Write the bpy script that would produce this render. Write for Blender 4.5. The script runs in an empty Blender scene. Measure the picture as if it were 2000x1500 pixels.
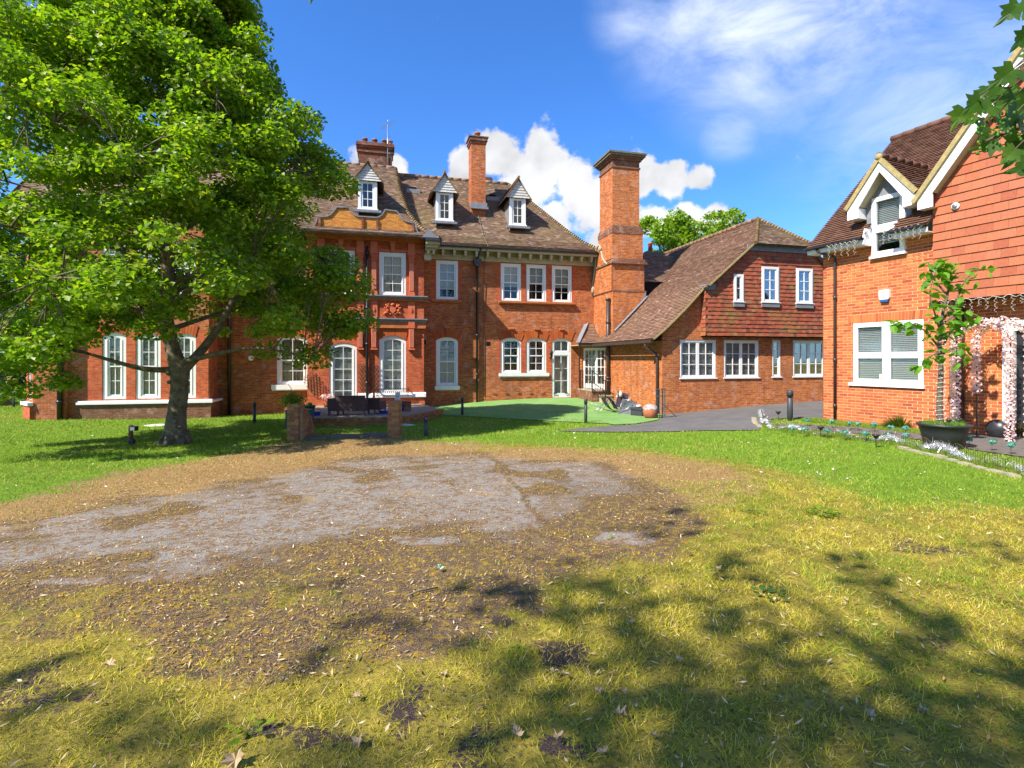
import bpy, math, random
import numpy as np
from mathutils import Vector, Matrix
random.seed(7); rng = np.random.default_rng(7)
R_ = math.radians
scn = bpy.context.scene

# ------------------------------------------------------------------ camera, sky, sun, exposure
FOC, CX, HOR, CZ = 1020.0, 1000.0, 703.0, 1.6
cam = bpy.data.objects.new('camera', bpy.data.cameras.new('camera'))
scn.collection.objects.link(cam); scn.camera = cam
cam.location = (0, 0, CZ); cam.rotation_euler = (R_(90), 0, 0)
cam.data.sensor_width = 36; cam.data.lens = 36*FOC/2000
cam.data.shift_y = -(HOR-750)/2000*-1*-1
cam.data.shift_y = (HOR-750)/2000
cam.data.clip_end = 2000; cam.data.clip_start = .05

SUNL = Vector((1.76, 1.47, -2.3)).normalized()       # the way the light travels
sun = bpy.data.objects.new('sun', bpy.data.lights.new('sun', 'SUN'))
scn.collection.objects.link(sun)
sun.data.energy = 4.3; sun.data.angle = R_(.6); sun.data.color = (1, .93, .82)
sun.rotation_euler = SUNL.to_track_quat('-Z', 'Y').to_euler()
world = bpy.data.worlds.new('World'); scn.world = world; world.use_nodes = True
EXPO = 1.13
scn.view_settings.view_transform = 'Standard'; scn.view_settings.look = 'None'
scn.view_settings.exposure = EXPO; scn.view_settings.gamma = 1
scn.view_settings.use_curve_mapping = False
scn.cycles.max_bounces = 7; scn.cycles.transparent_max_bounces = 12
scn.cycles.use_denoising = True

def pdir(px, py):
    return px.normalized() if py is None else Vector(((px-CX)/FOC, 1, (HOR-py)/FOC)).normalized()

def build_world():
    nt = world.node_tree; n = nt.nodes; l = nt.links; n.clear()
    out = n.new('ShaderNodeOutputWorld'); bg = n.new('ShaderNodeBackground')
    sky = n.new('ShaderNodeTexSky'); sky.sky_type = 'NISHITA'; sky.sun_disc = False
    sky.sun_elevation = math.asin(-SUNL.z); sky.sun_rotation = math.atan2(-SUNL.x, -SUNL.y)
    sky.ozone_density = 4.0; sky.air_density = 1.0; sky.dust_density = .3
    hs = n.new('ShaderNodeHueSaturation'); hs.inputs['Saturation'].default_value = 1.05
    hs.inputs['Value'].default_value = 1.0
    tn = n.new('ShaderNodeMix'); tn.data_type = 'RGBA'; tn.blend_type = 'MULTIPLY'; tn.inputs['Factor'].default_value = 1; tn.inputs['B'].default_value = (.40, .58, .84, 1)
    l.new(sky.outputs[0], tn.inputs['A']); l.new(tn.outputs['Result'], hs.inputs['Color'])
    tc = n.new('ShaderNodeTexCoord')
    def mth(op, a, b=None, clamp=False):
        m = n.new('ShaderNodeMath'); m.operation = op; m.use_clamp = clamp
        for i, v in enumerate((a, b)):
            if v is None: continue
            if isinstance(v, (int, float)): m.inputs[i].default_value = v
            else: l.new(v, m.inputs[i])
        return m.outputs[0]
    def mask(blobs):
        acc = None
        for (px, py, r, w) in blobs:
            d = n.new('ShaderNodeVectorMath'); d.operation = 'DISTANCE'
            l.new(tc.outputs['Generated'], d.inputs[0]); d.inputs[1].default_value = pdir(px, py)
            mr = n.new('ShaderNodeMapRange'); mr.interpolation_type = 'SMOOTHSTEP'
            mr.inputs['From Min'].default_value = r; mr.inputs['From Max'].default_value = r*.15
            mr.inputs['To Max'].default_value = w
            l.new(d.outputs['Value'], mr.inputs['Value'])
            acc = mr.outputs[0] if acc is None else mth('MAXIMUM', acc, mr.outputs[0])
        return acc
    def noise(scale, detail, rough, vec=None, dist=0.):
        t = n.new('ShaderNodeTexNoise'); t.inputs['Scale'].default_value = scale
        t.inputs['Detail'].default_value = detail; t.inputs['Roughness'].default_value = rough
        t.inputs['Distortion'].default_value = dist
        l.new(vec or tc.outputs['Generated'], t.inputs['Vector']); return t.outputs['Fac']
    cum = mask([(905,330,.055,1),(975,300,.085,1),(1060,330,.105,1),(1010,385,.09,1),(1120,350,.08,1),(1150,400,.10,1),
                (1090,430,.07,.9),(1250,345,.065,1),(1310,355,.06,1),(1365,350,.045,.85),(1270,430,.06,1),(1340,435,.06,1),(1400,430,.05,.9),
                (1170,470,.06,.9),(700,315,.05,.95),(775,330,.042,.95),(690,340,.04,.9),(300,330,.12,.75)]+[(Vector(d), None, r, .9) for d, r in (((-.3,-1,.30),.32),((.45,-1,.35),.34),((-1,-.5,.30),.30),((1,-.35,.42),.30),((.05,-1,.85),.28),((-.8,-1,.75),.30),((.9,-.9,.6),.30),((-1,.15,.5),.2),((.2,-1,.1),.25))])  # clouds given as vectors are out of view, added as white fill light
    nz = noise(15, 9, .60); v = mth('ADD', mth('MULTIPLY', cum, .50), mth('MULTIPLY', nz, 1.15))
    mr = n.new('ShaderNodeMapRange'); mr.interpolation_type = 'SMOOTHSTEP'
    mr.inputs['From Min'].default_value = .79; mr.inputs['From Max'].default_value = .97
    l.new(v, mr.inputs['Value']); cumf = mr.outputs[0]
    # thin high cloud, drawn out along one direction
    mp = n.new('ShaderNodeMapping'); mp.inputs['Rotation'].default_value = (0, R_(-28), 0); mp.inputs['Scale'].default_value = (1.0, 1.6, 2.6)
    l.new(tc.outputs['Generated'], mp.inputs['Vector'])
    cir = mask([(1520,10,.24,1),(1370,30,.17,.85),(1640,20,.20,.9),(1250,10,.10,.7),(1430,250,.07,.6),(1480,110,.12,.8),(1900,200,.30,.55),(1710,290,.05,.5)])
    nz2 = noise(5.5, 8, .62, mp.outputs[0], .4)
    v2 = mth('MULTIPLY', cir, mth('MULTIPLY', mth('SUBTRACT', nz2, .26, True), 2.3), True)
    # brightness variation of the cumulus, the added clouds behind too
    shade = noise(9, 5, .5)
    mrs = n.new('ShaderNodeMapRange'); mrs.inputs['From Min'].default_value = .32; mrs.inputs['From Max'].default_value = .62
    mrs.inputs['To Min'].default_value = .62; mrs.inputs['To Max'].default_value = 1.0
    l.new(shade, mrs.inputs['Value'])
    cc = n.new('ShaderNodeVectorMath'); cc.operation = 'SCALE'; cc.inputs[0].default_value = (3.35, 3.4, 3.5)
    l.new(mrs.outputs[0], cc.inputs['Scale'])
    m1 = n.new('ShaderNodeMix'); m1.data_type = 'RGBA'
    l.new(v2, m1.inputs['Factor']); l.new(hs.outputs[0], m1.inputs['A']); m1.inputs['B'].default_value = (3.0, 3.3, 3.9, 1)
    m2 = n.new('ShaderNodeMix'); m2.data_type = 'RGBA'
    l.new(cumf, m2.inputs['Factor']); l.new(m1.outputs['Result'], m2.inputs['A']); l.new(cc.outputs[0], m2.inputs['B'])
    bg.inputs['Strength'].default_value = .15
    l.new(m2.outputs['Result'], bg.inputs['Color']); l.new(bg.outputs[0], out.inputs[0])
build_world()

# ------------------------------------------------------------------ frames and terrain
class Frame:
    def __init__(s, o, deg):
        a = R_(deg); s.o = o; s.a = a; s.U = (math.cos(a), math.sin(a)); s.N = (s.U[1], -s.U[0])
    def u(s, px, p=0.):
        r = (px-CX)/FOC; X = s.o[0]+p*s.N[0]; Y = s.o[1]+p*s.N[1]
        return (r*Y-X)/(s.U[0]-r*s.U[1])
    def w(s, u, p=0.): return (s.o[0]+u*s.U[0]+p*s.N[0], s.o[1]+u*s.U[1]+p*s.N[1])
    def uz(s, px, py, p=0.):
        u = s.u(px, p); return u, CZ-(py-HOR)/FOC*s.w(u, p)[1]
    def z(s, px, py, p=0.): return s.uz(px, py, p)[1]
MF = Frame((4.22, 26.94), 14); EF = Frame((5.86, 20.4), 14); RF = Frame((8.736, 14.56), -66.2)

ctrl = [(0,-6,0),(-8,-6,0),(8,-6,0),(0,0,0),(-4,2,0),(4,2,0),(0,5,-.04),(3,6,-.05),(-5,6,-.12),(7.7,7.7,-.12),(8.35,10.1,-.1),(8.7,14.5,-.1),
 (9.8,11.9,-.09),(13,7,-.1),(6.9,13.8,-.25),(-8.8,13.6,-.6),(-5.6,13.3,-.47),(-2.9,13.3,-.38),(-2.2,13.5,-.385),(-2,20.5,-.59),(-8.9,18,-.57),
 (2.45,17.4,-.5),(-23.8,25,-.65),(8.04,14.8,-.06),(5.86,20.4,-.56),(13.,22.2,-.16),(-14,9,-.4),(0,9,-.2),(5,10,-.2),(-5.2,17.5,-.62),(16,14,-.05),
 (0,40,-.4),(30,40,.2),(-35,30,-.7),(-35,5,-.4),(35,5,0),(35,-15,0),(-35,-15,0),(2,13.5,-.36)]
for (u, p, z) in [(-8.57,0,-.64),(-6.07,0,-.47),(-2.57,0,-.34),(0,0,-.38),(-16,0,-.82),(-20,1.3,-.76),(-23,1.5,-.68)]:
    x, y = MF.w(u, p); ctrl.append((x, y, z))
C_ = np.array(ctrl, float)
def _U(r2): return np.where(r2 > 1e-9, .5*r2*np.log(r2+1e-12), 0.)
def _fit():
    P = C_[:, :2]/10; n = len(P); d = ((P[:, None]-P[None])**2).sum(-1)
    A = np.zeros((n+3, n+3)); A[:n, :n] = _U(d)+np.eye(n)*.02
    A[:n, n] = 1; A[:n, n+1:] = P; A[n, :n] = 1; A[n+1:, :n] = P.T
    return np.linalg.solve(A, np.r_[C_[:, 2], 0, 0, 0]), P
W_, P_ = _fit()
def hts(x, y):
    x = np.asarray(x, float); y = np.asarray(y, float); sh = x.shape
    xc = np.clip(x, -35, 35).ravel()/10; yc = np.clip(y, -15, 40).ravel()/10
    out = np.empty(xc.shape)
    for i in range(0, len(xc), 20000):
        a = xc[i:i+20000]; b = yc[i:i+20000]
        d = (a[:, None]-P_[None, :, 0])**2+(b[:, None]-P_[None, :, 1])**2
        out[i:i+20000] = _U(d)@W_[:-3]+W_[-3]+W_[-2]*a+W_[-1]*b
    return out.reshape(sh)
def ht(x, y): return float(hts([x], [y])[0])
def gp(px, py, dz=0.):
    """the ground point seen at that spot of the photograph"""
    z = -.3
    for _ in range(30):
        Y = (CZ-z)/((py-HOR)/FOC); X = (px-CX)/FOC*Y; z = .5*z+.5*(ht(X, Y)+dz)
    return (X, Y, ht(X, Y))

# value noise, for scattering and colouring the ground
def vnoise(x, y, s, seed=0):
    x = np.asarray(x)*s+seed*17.3+1000; y = np.asarray(y)*s+seed*5.1+1000
    xi = np.floor(x).astype(np.int64); yi = np.floor(y).astype(np.int64); fx = x-xi; fy = y-yi
    def h(a, b):
        k = (a*374761393+b*668265263+seed*974634777) & 0xffffffff
        k = ((k ^ (k >> 13))*1274126177) & 0xffffffff
        return ((k ^ (k >> 16)) & 0xffff)/65535.
    fx = fx*fx*(3-2*fx); fy = fy*fy*(3-2*fy)
    return (h(xi, yi)*(1-fx)+h(xi+1, yi)*fx)*(1-fy)+(h(xi, yi+1)*(1-fx)+h(xi+1, yi+1)*fx)*fy
def fbm(x, y, s, o=4, seed=0):
    r = 0; a = .5; t = 0
    for i in range(o):
        r = r+a*vnoise(x, y, s*2**i, seed+i); t += a; a *= .55
    return r/t

# ------------------------------------------------------------------ materials
def mat(name, col=(.5,.5,.5), rough=.7, metal=0., spec=.3, fn=None):
    m = bpy.data.materials.new(name); m.use_nodes = True
    b = m.node_tree.nodes['Principled BSDF']
    b.inputs['Base Color'].default_value = (*col, 1); b.inputs['Roughness'].default_value = rough
    b.inputs['Metallic'].default_value = metal; b.inputs['Specular IOR Level'].default_value = spec
    if fn: fn(m.node_tree, b)
    return m
class NB:
    def __init__(s, nt): s.nt = nt; s.n = nt.nodes; s.l = nt.links
    def tc(s, k='Object'):
        return s.n.new('ShaderNodeTexCoord').outputs[k]
    def noise(s, vec, scale, detail=3, rough=.55):
        t = s.n.new('ShaderNodeTexNoise'); t.inputs['Scale'].default_value = scale
        t.inputs['Detail'].default_value = detail; t.inputs['Roughness'].default_value = rough
        s.l.new(vec, t.inputs['Vector']); return t.outputs['Fac']
    def ramp(s, fac, stops, const=False):
        r = s.n.new('ShaderNodeValToRGB'); cr = r.color_ramp
        if const: cr.interpolation = 'CONSTANT'
        while len(cr.elements) < len(stops): cr.elements.new(.5)
        for e, (p, c) in zip(cr.elements, stops):
            e.position = p; e.color = (*c, 1) if len(c) == 3 else c
        s.l.new(fac, r.inputs[0]); return r.outputs[0]
    def mix(s, fac, a, b, mode='MIX'):
        m = s.n.new('ShaderNodeMix'); m.data_type = 'RGBA'; m.blend_type = mode
        for k, v in (('Factor', fac), ('A', a), ('B', b)):
            if isinstance(v, (int, float)): m.inputs[k].default_value = v
            elif isinstance(v, tuple): m.inputs[k].default_value = (*v, 1) if len(v) == 3 else v
            else: s.l.new(v, m.inputs[k])
        return m.outputs['Result']
    def m(s, op, a, b=0., clamp=False):
        m = s.n.new('ShaderNodeMath'); m.operation = op; m.use_clamp = clamp
        for i, v in enumerate((a, b)):
            if isinstance(v, (int, float)): m.inputs[i].default_value = v
            else: s.l.new(v, m.inputs[i])
        return m.outputs[0]
    def mr(s, v, a, b, c=0., d=1.):
        m = s.n.new('ShaderNodeMapRange'); s.l.new(v, m.inputs[0])
        for i, x in enumerate((a, b, c, d)): m.inputs[i+1].default_value = x
        return m.outputs[0]
    def attr(s, name, out='Fac'):
        a = s.n.new('ShaderNodeAttribute'); a.attribute_name = name; return a.outputs[out]
    def map(s, vec, sc=(1,1,1), rot=(0,0,0)):
        m = s.n.new('ShaderNodeMapping'); m.inputs['Scale'].default_value = sc; m.inputs['Rotation'].default_value = rot
        s.l.new(vec, m.inputs['Vector']); return m.outputs[0]
    def bump(s, h, bsdf, strength=.4, dist=.01):
        b = s.n.new('ShaderNodeBump'); b.inputs['Strength'].default_value = strength; b.inputs['Distance'].default_value = dist
        s.l.new(h, b.inputs['Height']); s.l.new(b.outputs[0], bsdf.inputs['Normal'])

def brick_mat(name, c1, c2, mortar, stain=(.05,.035,.03), stain_amt=.35, msize=.0055, pale=(.62,.42,.33), pale_amt=.42):
    def fn(nt, b):
        B = NB(nt); uv = B.tc('UV'); ob = B.tc('Object')
        t = B.n.new('ShaderNodeTexBrick'); t.inputs['Scale'].default_value = 1
        t.inputs['Brick Width'].default_value = .225; t.inputs['Row Height'].default_value = .075
        t.inputs['Mortar Size'].default_value = msize; t.inputs['Mortar Smooth'].default_value = .2
        t.inputs['Bias'].default_value = -.1
        t.inputs['Color1'].default_value = (*c1, 1); t.inputs['Color2'].default_value = (*c2, 1)
        t.inputs['Mortar'].default_value = (*mortar, 1); B.l.new(uv, t.inputs['Vector'])
        n1 = B.noise(ob, .55, 6, .68); n2 = B.noise(ob, 2.6, 5, .65); n3 = B.noise(ob, 14, 3, .6)
        st_k = B.noise(B.map(ob, (2.2,2.2,.35)), 1.1, 5, .6); n5 = B.noise(B.map(uv, (4.44,13.3,1)), 1., 1, .5)
        c = B.mix(B.mr(n5, .35, .65, 0, .6), t.outputs[0], B.mix(1., t.outputs[0], (.52,.40,.40), 'MULTIPLY'))
        c = B.mix(B.m('MULTIPLY', B.mr(n1, .46, .66), stain_amt, True), c, stain)
        c = B.mix(B.mr(st_k, .52, .72, 0, .5), c, B.mix(1., c, (.45,.42,.42), 'MULTIPLY'))
        c = B.mix(B.m('MULTIPLY', B.mr(n2, .54, .68), pale_amt, True), c, pale)
        c = B.mix(B.mr(n3, .3, .7, 0, .55), c, B.mix(1., c, (.55,.5,.5), 'MULTIPLY'))
        B.l.new(c, b.inputs['Base Color'])
        B.bump(B.m('ADD', B.m('MULTIPLY', t.outputs['Fac'], -1.), B.m('MULTIPLY', n3, .5)), b, .7, .012)
    return mat(name, rough=.85, fn=fn)
def rnd_mat(name, stops, rough=.8, lich=None, amount=.4, gsc=.5, spec=.25, trans=0.):
    """colour by piece: the face attribute rnd of a joined mesh or the object's own random number"""
    def fn(nt, b):
        B = NB(nt); ob = B.tc('Object'); geo = B.n.new('ShaderNodeNewGeometry')
        oi = B.n.new('ShaderNodeObjectInfo')
        r = B.m('FRACT', B.m('ADD', B.attr('rnd'), oi.outputs['Random']))
        c = B.ramp(r, stops)
        n1 = B.noise(geo.outputs['Position'], gsc, 5, .65); n2 = B.noise(geo.outputs['Position'], 22, 4, .6)
        c = B.mix(B.mr(n2, .3, .7, 0, .5), c, B.mix(1., c, (.6,.58,.56), 'MULTIPLY'))
        if lich: c = B.mix(B.m('MULTIPLY', B.mr(n1, .5, .66), amount, True), c, lich)
        B.l.new(c, b.inputs['Base Color']); B.bump(n2, b, .35, .01)
    return mat(name, rough=rough, spec=spec, fn=fn)
def noisy(name, c1, c2, scale=8, rough=.7, bump=.2, spec=.3, metal=0., coord='Object'):
    def fn(nt, b):
        B = NB(nt); v = B.tc(coord); n = B.noise(v, scale, 5, .65)
        B.l.new(B.mix(B.mr(n, .32, .68), c1, c2), b.inputs['Base Color']); B.bump(n, b, bump, .01)
    return mat(name, rough=rough, spec=spec, metal=metal, fn=fn)
def leaf_mat(name, stops, tr=.45):
    m = bpy.data.materials.new(name); m.use_nodes = True; nt = m.node_tree; B = NB(nt)
    b = nt.nodes['Principled BSDF']; out = nt.nodes['Material Output']
    oi = B.n.new('ShaderNodeObjectInfo')
    r = B.m('FRACT', B.m('ADD', B.attr('rnd'), oi.outputs['Random']))
    c = B.ramp(r, stops); B.l.new(c, b.inputs['Base Color']); b.inputs['Roughness'].default_value = .42
    b.inputs['Specular IOR Level'].default_value = .35
    t = B.n.new('ShaderNodeBsdfTranslucent'); B.l.new(B.mix(1., c, (1.7, 1.9, .5), 'MULTIPLY'), t.inputs[0])
    mx = B.n.new('ShaderNodeMixShader'); mx.inputs[0].default_value = tr
    B.l.new(b.outputs[0], mx.inputs[1]); B.l.new(t.outputs[0], mx.inputs[2]); B.l.new(mx.outputs[0], out.inputs[0])
    return m
def col_mat(name, rough=.75, tr=.25):
    m = bpy.data.materials.new(name); m.use_nodes = True; nt = m.node_tree; B = NB(nt)
    b = nt.nodes['Principled BSDF']; out = nt.nodes['Material Output']; c = B.attr('col', 'Color')
    B.l.new(c, b.inputs['Base Color']); b.inputs['Roughness'].default_value = rough; b.inputs['Specular IOR Level'].default_value = .2
    t = B.n.new('ShaderNodeBsdfTranslucent'); B.l.new(c, t.inputs[0])
    mx = B.n.new('ShaderNodeMixShader'); mx.inputs[0].default_value = tr
    B.l.new(b.outputs[0], mx.inputs[1]); B.l.new(t.outputs[0], mx.inputs[2]); B.l.new(mx.outputs[0], out.inputs[0])
    return m
def glass_mat(name, tint=(.93,.95,.94)):
    m = bpy.data.materials.new(name); m.use_nodes = True; nt = m.node_tree; B = NB(nt); nt.nodes.clear()
    out = B.n.new('ShaderNodeOutputMaterial'); tr = B.n.new('ShaderNodeBsdfTransparent'); tr.inputs[0].default_value = (*tint, 1)
    g = B.n.new('ShaderNodeBsdfGlossy'); g.inputs['Roughness'].default_value = .015; g.inputs['Color'].default_value = (.95,.97,1,1)
    fr = B.n.new('ShaderNodeFresnel'); fr.inputs[0].default_value = 1.55
    bp = B.n.new('ShaderNodeBump'); bp.inputs['Strength'].default_value = .05; bp.inputs['Distance'].default_value = .02
    B.l.new(B.noise(B.tc('Object'), 1.6, 1, .4), bp.inputs['Height']); B.l.new(bp.outputs[0], g.inputs['Normal'])
    mx = B.n.new('ShaderNodeMixShader'); B.l.new(B.mr(fr.outputs[0], 0, 1, .0, .8), mx.inputs[0])
    B.l.new(tr.outputs[0], mx.inputs[1]); B.l.new(g.outputs[0], mx.inputs[2]); B.l.new(mx.outputs[0], out.inputs[0])
    return m

M = {}
M['brick'] = brick_mat('old red brickwork', (.66,.19,.045), (.38,.08,.026), (.58,.30,.15), msize=.0075, stain=(.15,.08,.05), stain_amt=.5)
M['brick_side'] = brick_mat('orange brickwork of the wing', (.72,.23,.05), (.46,.11,.03), (.62,.34,.17), msize=.0075, stain=(.24,.11,.06), stain_amt=.4)
M['brick_red'] = brick_mat('rubbed red brick dressings', (.70,.165,.05), (.58,.11,.035), (.64,.27,.14), msize=.0045, stain=(.20,.05,.03), stain_amt=.3, pale=(.45,.2,.15), pale_amt=.3)
M['brick_orange'] = brick_mat('orange parapet brick', (.80,.35,.06), (.70,.27,.05), (.45,.24,.11), msize=.004, stain=(.22,.12,.05), stain_amt=.35, pale=(.50,.36,.06), pale_amt=.4)
M['brick_sooty'] = brick_mat('sooty chimney brick', (.30,.10,.045), (.22,.07,.04), (.22,.14,.10), stain=(.07,.05,.04), stain_amt=.8)
M['brick_low'] = brick_mat('weathered brown brick', (.30,.12,.06), (.22,.085,.045), (.36,.26,.19), stain=(.15,.10,.05), stain_amt=.6)
M['terracotta'] = noisy('carved red terracotta', (.62,.16,.07), (.50,.11,.05), 6, .6, .3)
M['terracotta_p'] = noisy('pale fluted terracotta', (.78,.30,.18), (.66,.22,.13), 9, .6, .2)
M['terracotta_d'] = noisy('weathered terracotta moulding', (.52,.18,.06), (.36,.12,.045), 5, .7, .3)
M['voussoir'] = rnd_mat('gauged arch bricks', [(0,(.44,.09,.025)),(.5,(.50,.13,.03)),(1,(.40,.075,.025))], .75)
M['joint'] = mat('dark joint', (.10,.04,.025), .95)
M['stone'] = noisy('weathered cream stone', (.42,.36,.24), (.28,.25,.17), 4, .85, .3)
M['soffit'] = noisy('cream painted cornice wood', (.50,.44,.30), (.40,.35,.23), 3, .7, .1)
M['grey_stone'] = noisy('grey mossy stone', (.20,.17,.12), (.11,.10,.06), 9, .9, .5)
M['lead'] = noisy('lead sheet', (.24,.25,.27), (.15,.16,.18), 5, .5, .2)
M['white'] = noisy('white paint', (.80,.80,.78), (.72,.72,.70), 3, .45, .03, .4)
M['white_old'] = noisy('weathered white boards', (.66,.65,.62), (.40,.38,.34), 12, .7, .3)
M['upvc'] = mat('white plastic frame', (.82,.82,.83), .3, spec=.5)
M['black'] = noisy('black gloss paint', (.018,.019,.023), (.03,.03,.034), 9, .35, .05, .5)
M['pipe_brown'] = noisy('brown plastic pipe', (.045,.032,.03), (.06,.045,.04), 5, .4, .05, .4)
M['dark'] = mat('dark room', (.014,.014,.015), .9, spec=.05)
M['room'] = mat('pale room', (.16,.15,.13), .9, spec=.05)
M['glass'] = glass_mat('window glass')
M['blind'] = mat('white blind slats', (.85,.85,.80), .6)
M['curtain'] = noisy('cream curtain', (.55,.52,.44), (.42,.40,.34), 6, .9, .1)
tile_stops = [(0,(.20,.14,.09)),(.2,(.27,.18,.115)),(.4,(.22,.145,.09)),(.55,(.31,.175,.11)),(.72,(.16,.11,.075)),(.86,(.35,.22,.165)),(.95,(.42,.32,.24)),(1,(.12,.085,.06))]
M['tile'] = rnd_mat('old clay roof tiles', tile_stops, .8, lich=(.27,.21,.09), amount=.45)
M['tile_wing'] = rnd_mat('clay roof tiles of the wing', [(0,(.22,.125,.08)),(.3,(.31,.17,.11)),(.55,(.18,.11,.07)),(.75,(.36,.21,.145)),(.93,(.28,.15,.10)),(1,(.50,.36,.28))], .8, lich=(.22,.16,.08), amount=.35)
M['tile_new'] = rnd_mat('brown plain tiles', [(0,(.16,.08,.05)),(.5,(.20,.10,.062)),(1,(.135,.07,.047))], .75)
M['hung'] = rnd_mat('terracotta hung tiles', [(0,(.42,.13,.062)),(.4,(.47,.155,.075)),(.7,(.36,.10,.05)),(.9,(.44,.15,.08)),(1,(.40,.13,.06))], .75, gsc=1)
M['hung_old'] = rnd_mat('weathered hung tiles', [(0,(.34,.085,.045)),(.35,(.42,.12,.06)),(.6,(.30,.07,.04)),(.8,(.24,.09,.05)),(.93,(.38,.17,.09)),(1,(.13,.06,.04))], .8, lich=(.26,.22,.06), amount=.35, gsc=1.1)
M['hip'] = rnd_mat('mossy hip tiles', [(0,(.20,.13,.07)),(.5,(.30,.22,.10)),(1,(.16,.09,.05))], .85)
M['verge'] = noisy('yellow lichened verge', (.42,.33,.13), (.26,.21,.10), 10, .85, .3)
M['newbrick'] = rnd_mat('orange facing bricks', [(0,(.56,.17,.05)),(.25,(.46,.10,.035)),(.45,(.62,.21,.06)),(.6,(.40,.075,.032)),(.8,(.58,.19,.055)),(1,(.36,.07,.03))], .8, gsc=1)
M['pierbrick'] = rnd_mat('old pier bricks', [(0,(.36,.19,.07)),(.3,(.46,.25,.09)),(.55,(.28,.12,.06)),(.8,(.42,.17,.08)),(1,(.22,.11,.06))], .85, lich=(.17,.14,.05), amount=.6, gsc=3)
M['mortar'] = noisy('pale mortar', (.68,.42,.24), (.58,.35,.20), 14, .95, .3)
M['mortar_old'] = noisy('grey mortar', (.30,.24,.17), (.20,.16,.12), 14, .95, .3)
M['bark'] = noisy('sycamore bark', (.22,.18,.12), (.07,.055,.038), 7, .95, .9)  # bark tones, with pale mottling that imitates sun flecks in the colour
M['bark_pale'] = noisy('pale bark', (.17,.14,.10), (.08,.065,.045), 14, .9, .6)
M['leaf'] = leaf_mat('maple foliage', [(0,(.08,.155,.010)),(.3,(.13,.23,.014)),(.65,(.19,.30,.018)),(.88,(.26,.35,.025)),(1,(.36,.36,.04))])
M['leaf_far'] = leaf_mat('far foliage', [(0,(.035,.085,.012)),(.5,(.055,.12,.016)),(1,(.09,.16,.02))], .3)
M['leaf_dark'] = leaf_mat('dark foliage', [(0,(.018,.035,.010)),(.5,(.028,.05,.014)),(1,(.04,.06,.018))], .2)  # the shade of the left wood is put into this leaf colour
M['leaf_near'] = leaf_mat('near maple leaf', [(0,(.035,.10,.012)),(.6,(.06,.14,.015)),(1,(.09,.18,.02))], .4)
M['leaf_pot'] = leaf_mat('young tree leaf', [(0,(.07,.20,.015)),(.6,(.12,.29,.02)),(1,(.18,.36,.03))], .4)
M['col'] = col_mat('blades and flakes')
M['wicker'] = noisy('dark brown wicker', (.15,.085,.085), (.07,.042,.045), 60, .6, .5)
M['bollard'] = noisy('charcoal bollard metal', (.035,.04,.048), (.05,.055,.065), 10, .5, .1, .4)
M['alu'] = mat('grey metal', (.45,.46,.48), .35, .9)
M['blue'] = mat('blue glazed pot', (.012,.03,.30), .15, spec=.6)
M['green_pot'] = mat('green plastic pot', (.02,.10,.085), .45)
M['tub'] = noisy('black plastic tub', (.022,.023,.026), (.032,.033,.036), 5, .45, .1, .4)
M['trellis'] = noisy('brown trellis wood', (.13,.075,.04), (.08,.05,.03), 12, .8, .2)
M['purple'] = noisy('purple canvas', (.05,.03,.055), (.09,.065,.10), 5, .85, .2)
M['grey_cloth'] = noisy('grey canvas', (.15,.16,.17), (.10,.105,.11), 5, .85, .2)
M['tinsel'] = mat('silver tinsel', (.80,.80,.82), .25, .6)
M['pink'] = leaf_mat('pink petals', [(0,(.72,.42,.48)),(.5,(.82,.62,.66)),(.8,(.85,.75,.78)),(1,(.60,.30,.40))], .2)
M['teal'] = leaf_mat('teal petals', [(0,(.06,.26,.22)),(.5,(.10,.34,.28)),(1,(.18,.42,.34))], .2)
M['wire'] = mat('rusty wire', (.10,.07,.05), .6)
M['fairy'] = mat('clear light wire', (.62,.60,.56), .3)
M['slate'] = noisy('grey flagstone', (.16,.14,.125), (.10,.09,.08), 6, .85, .4)
M['terra'] = noisy('terracotta pot', (.42,.13,.06), (.32,.10,.05), 10, .8, .2)
M['statue'] = noisy('white painted concrete', (.72,.71,.67), (.5,.49,.45), 16, .7, .3)
M['bag'] = noisy('clear plastic sheet', (.55,.50,.48), (.30,.16,.10), 9, .15, .5, .6)
M['yellow'] = mat('yellow print', (.75,.68,.04), .5)
M['red'] = mat('red rope', (.45,.03,.03), .6)
M['text'] = mat('blue print', (.03,.09,.30), .5)

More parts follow.
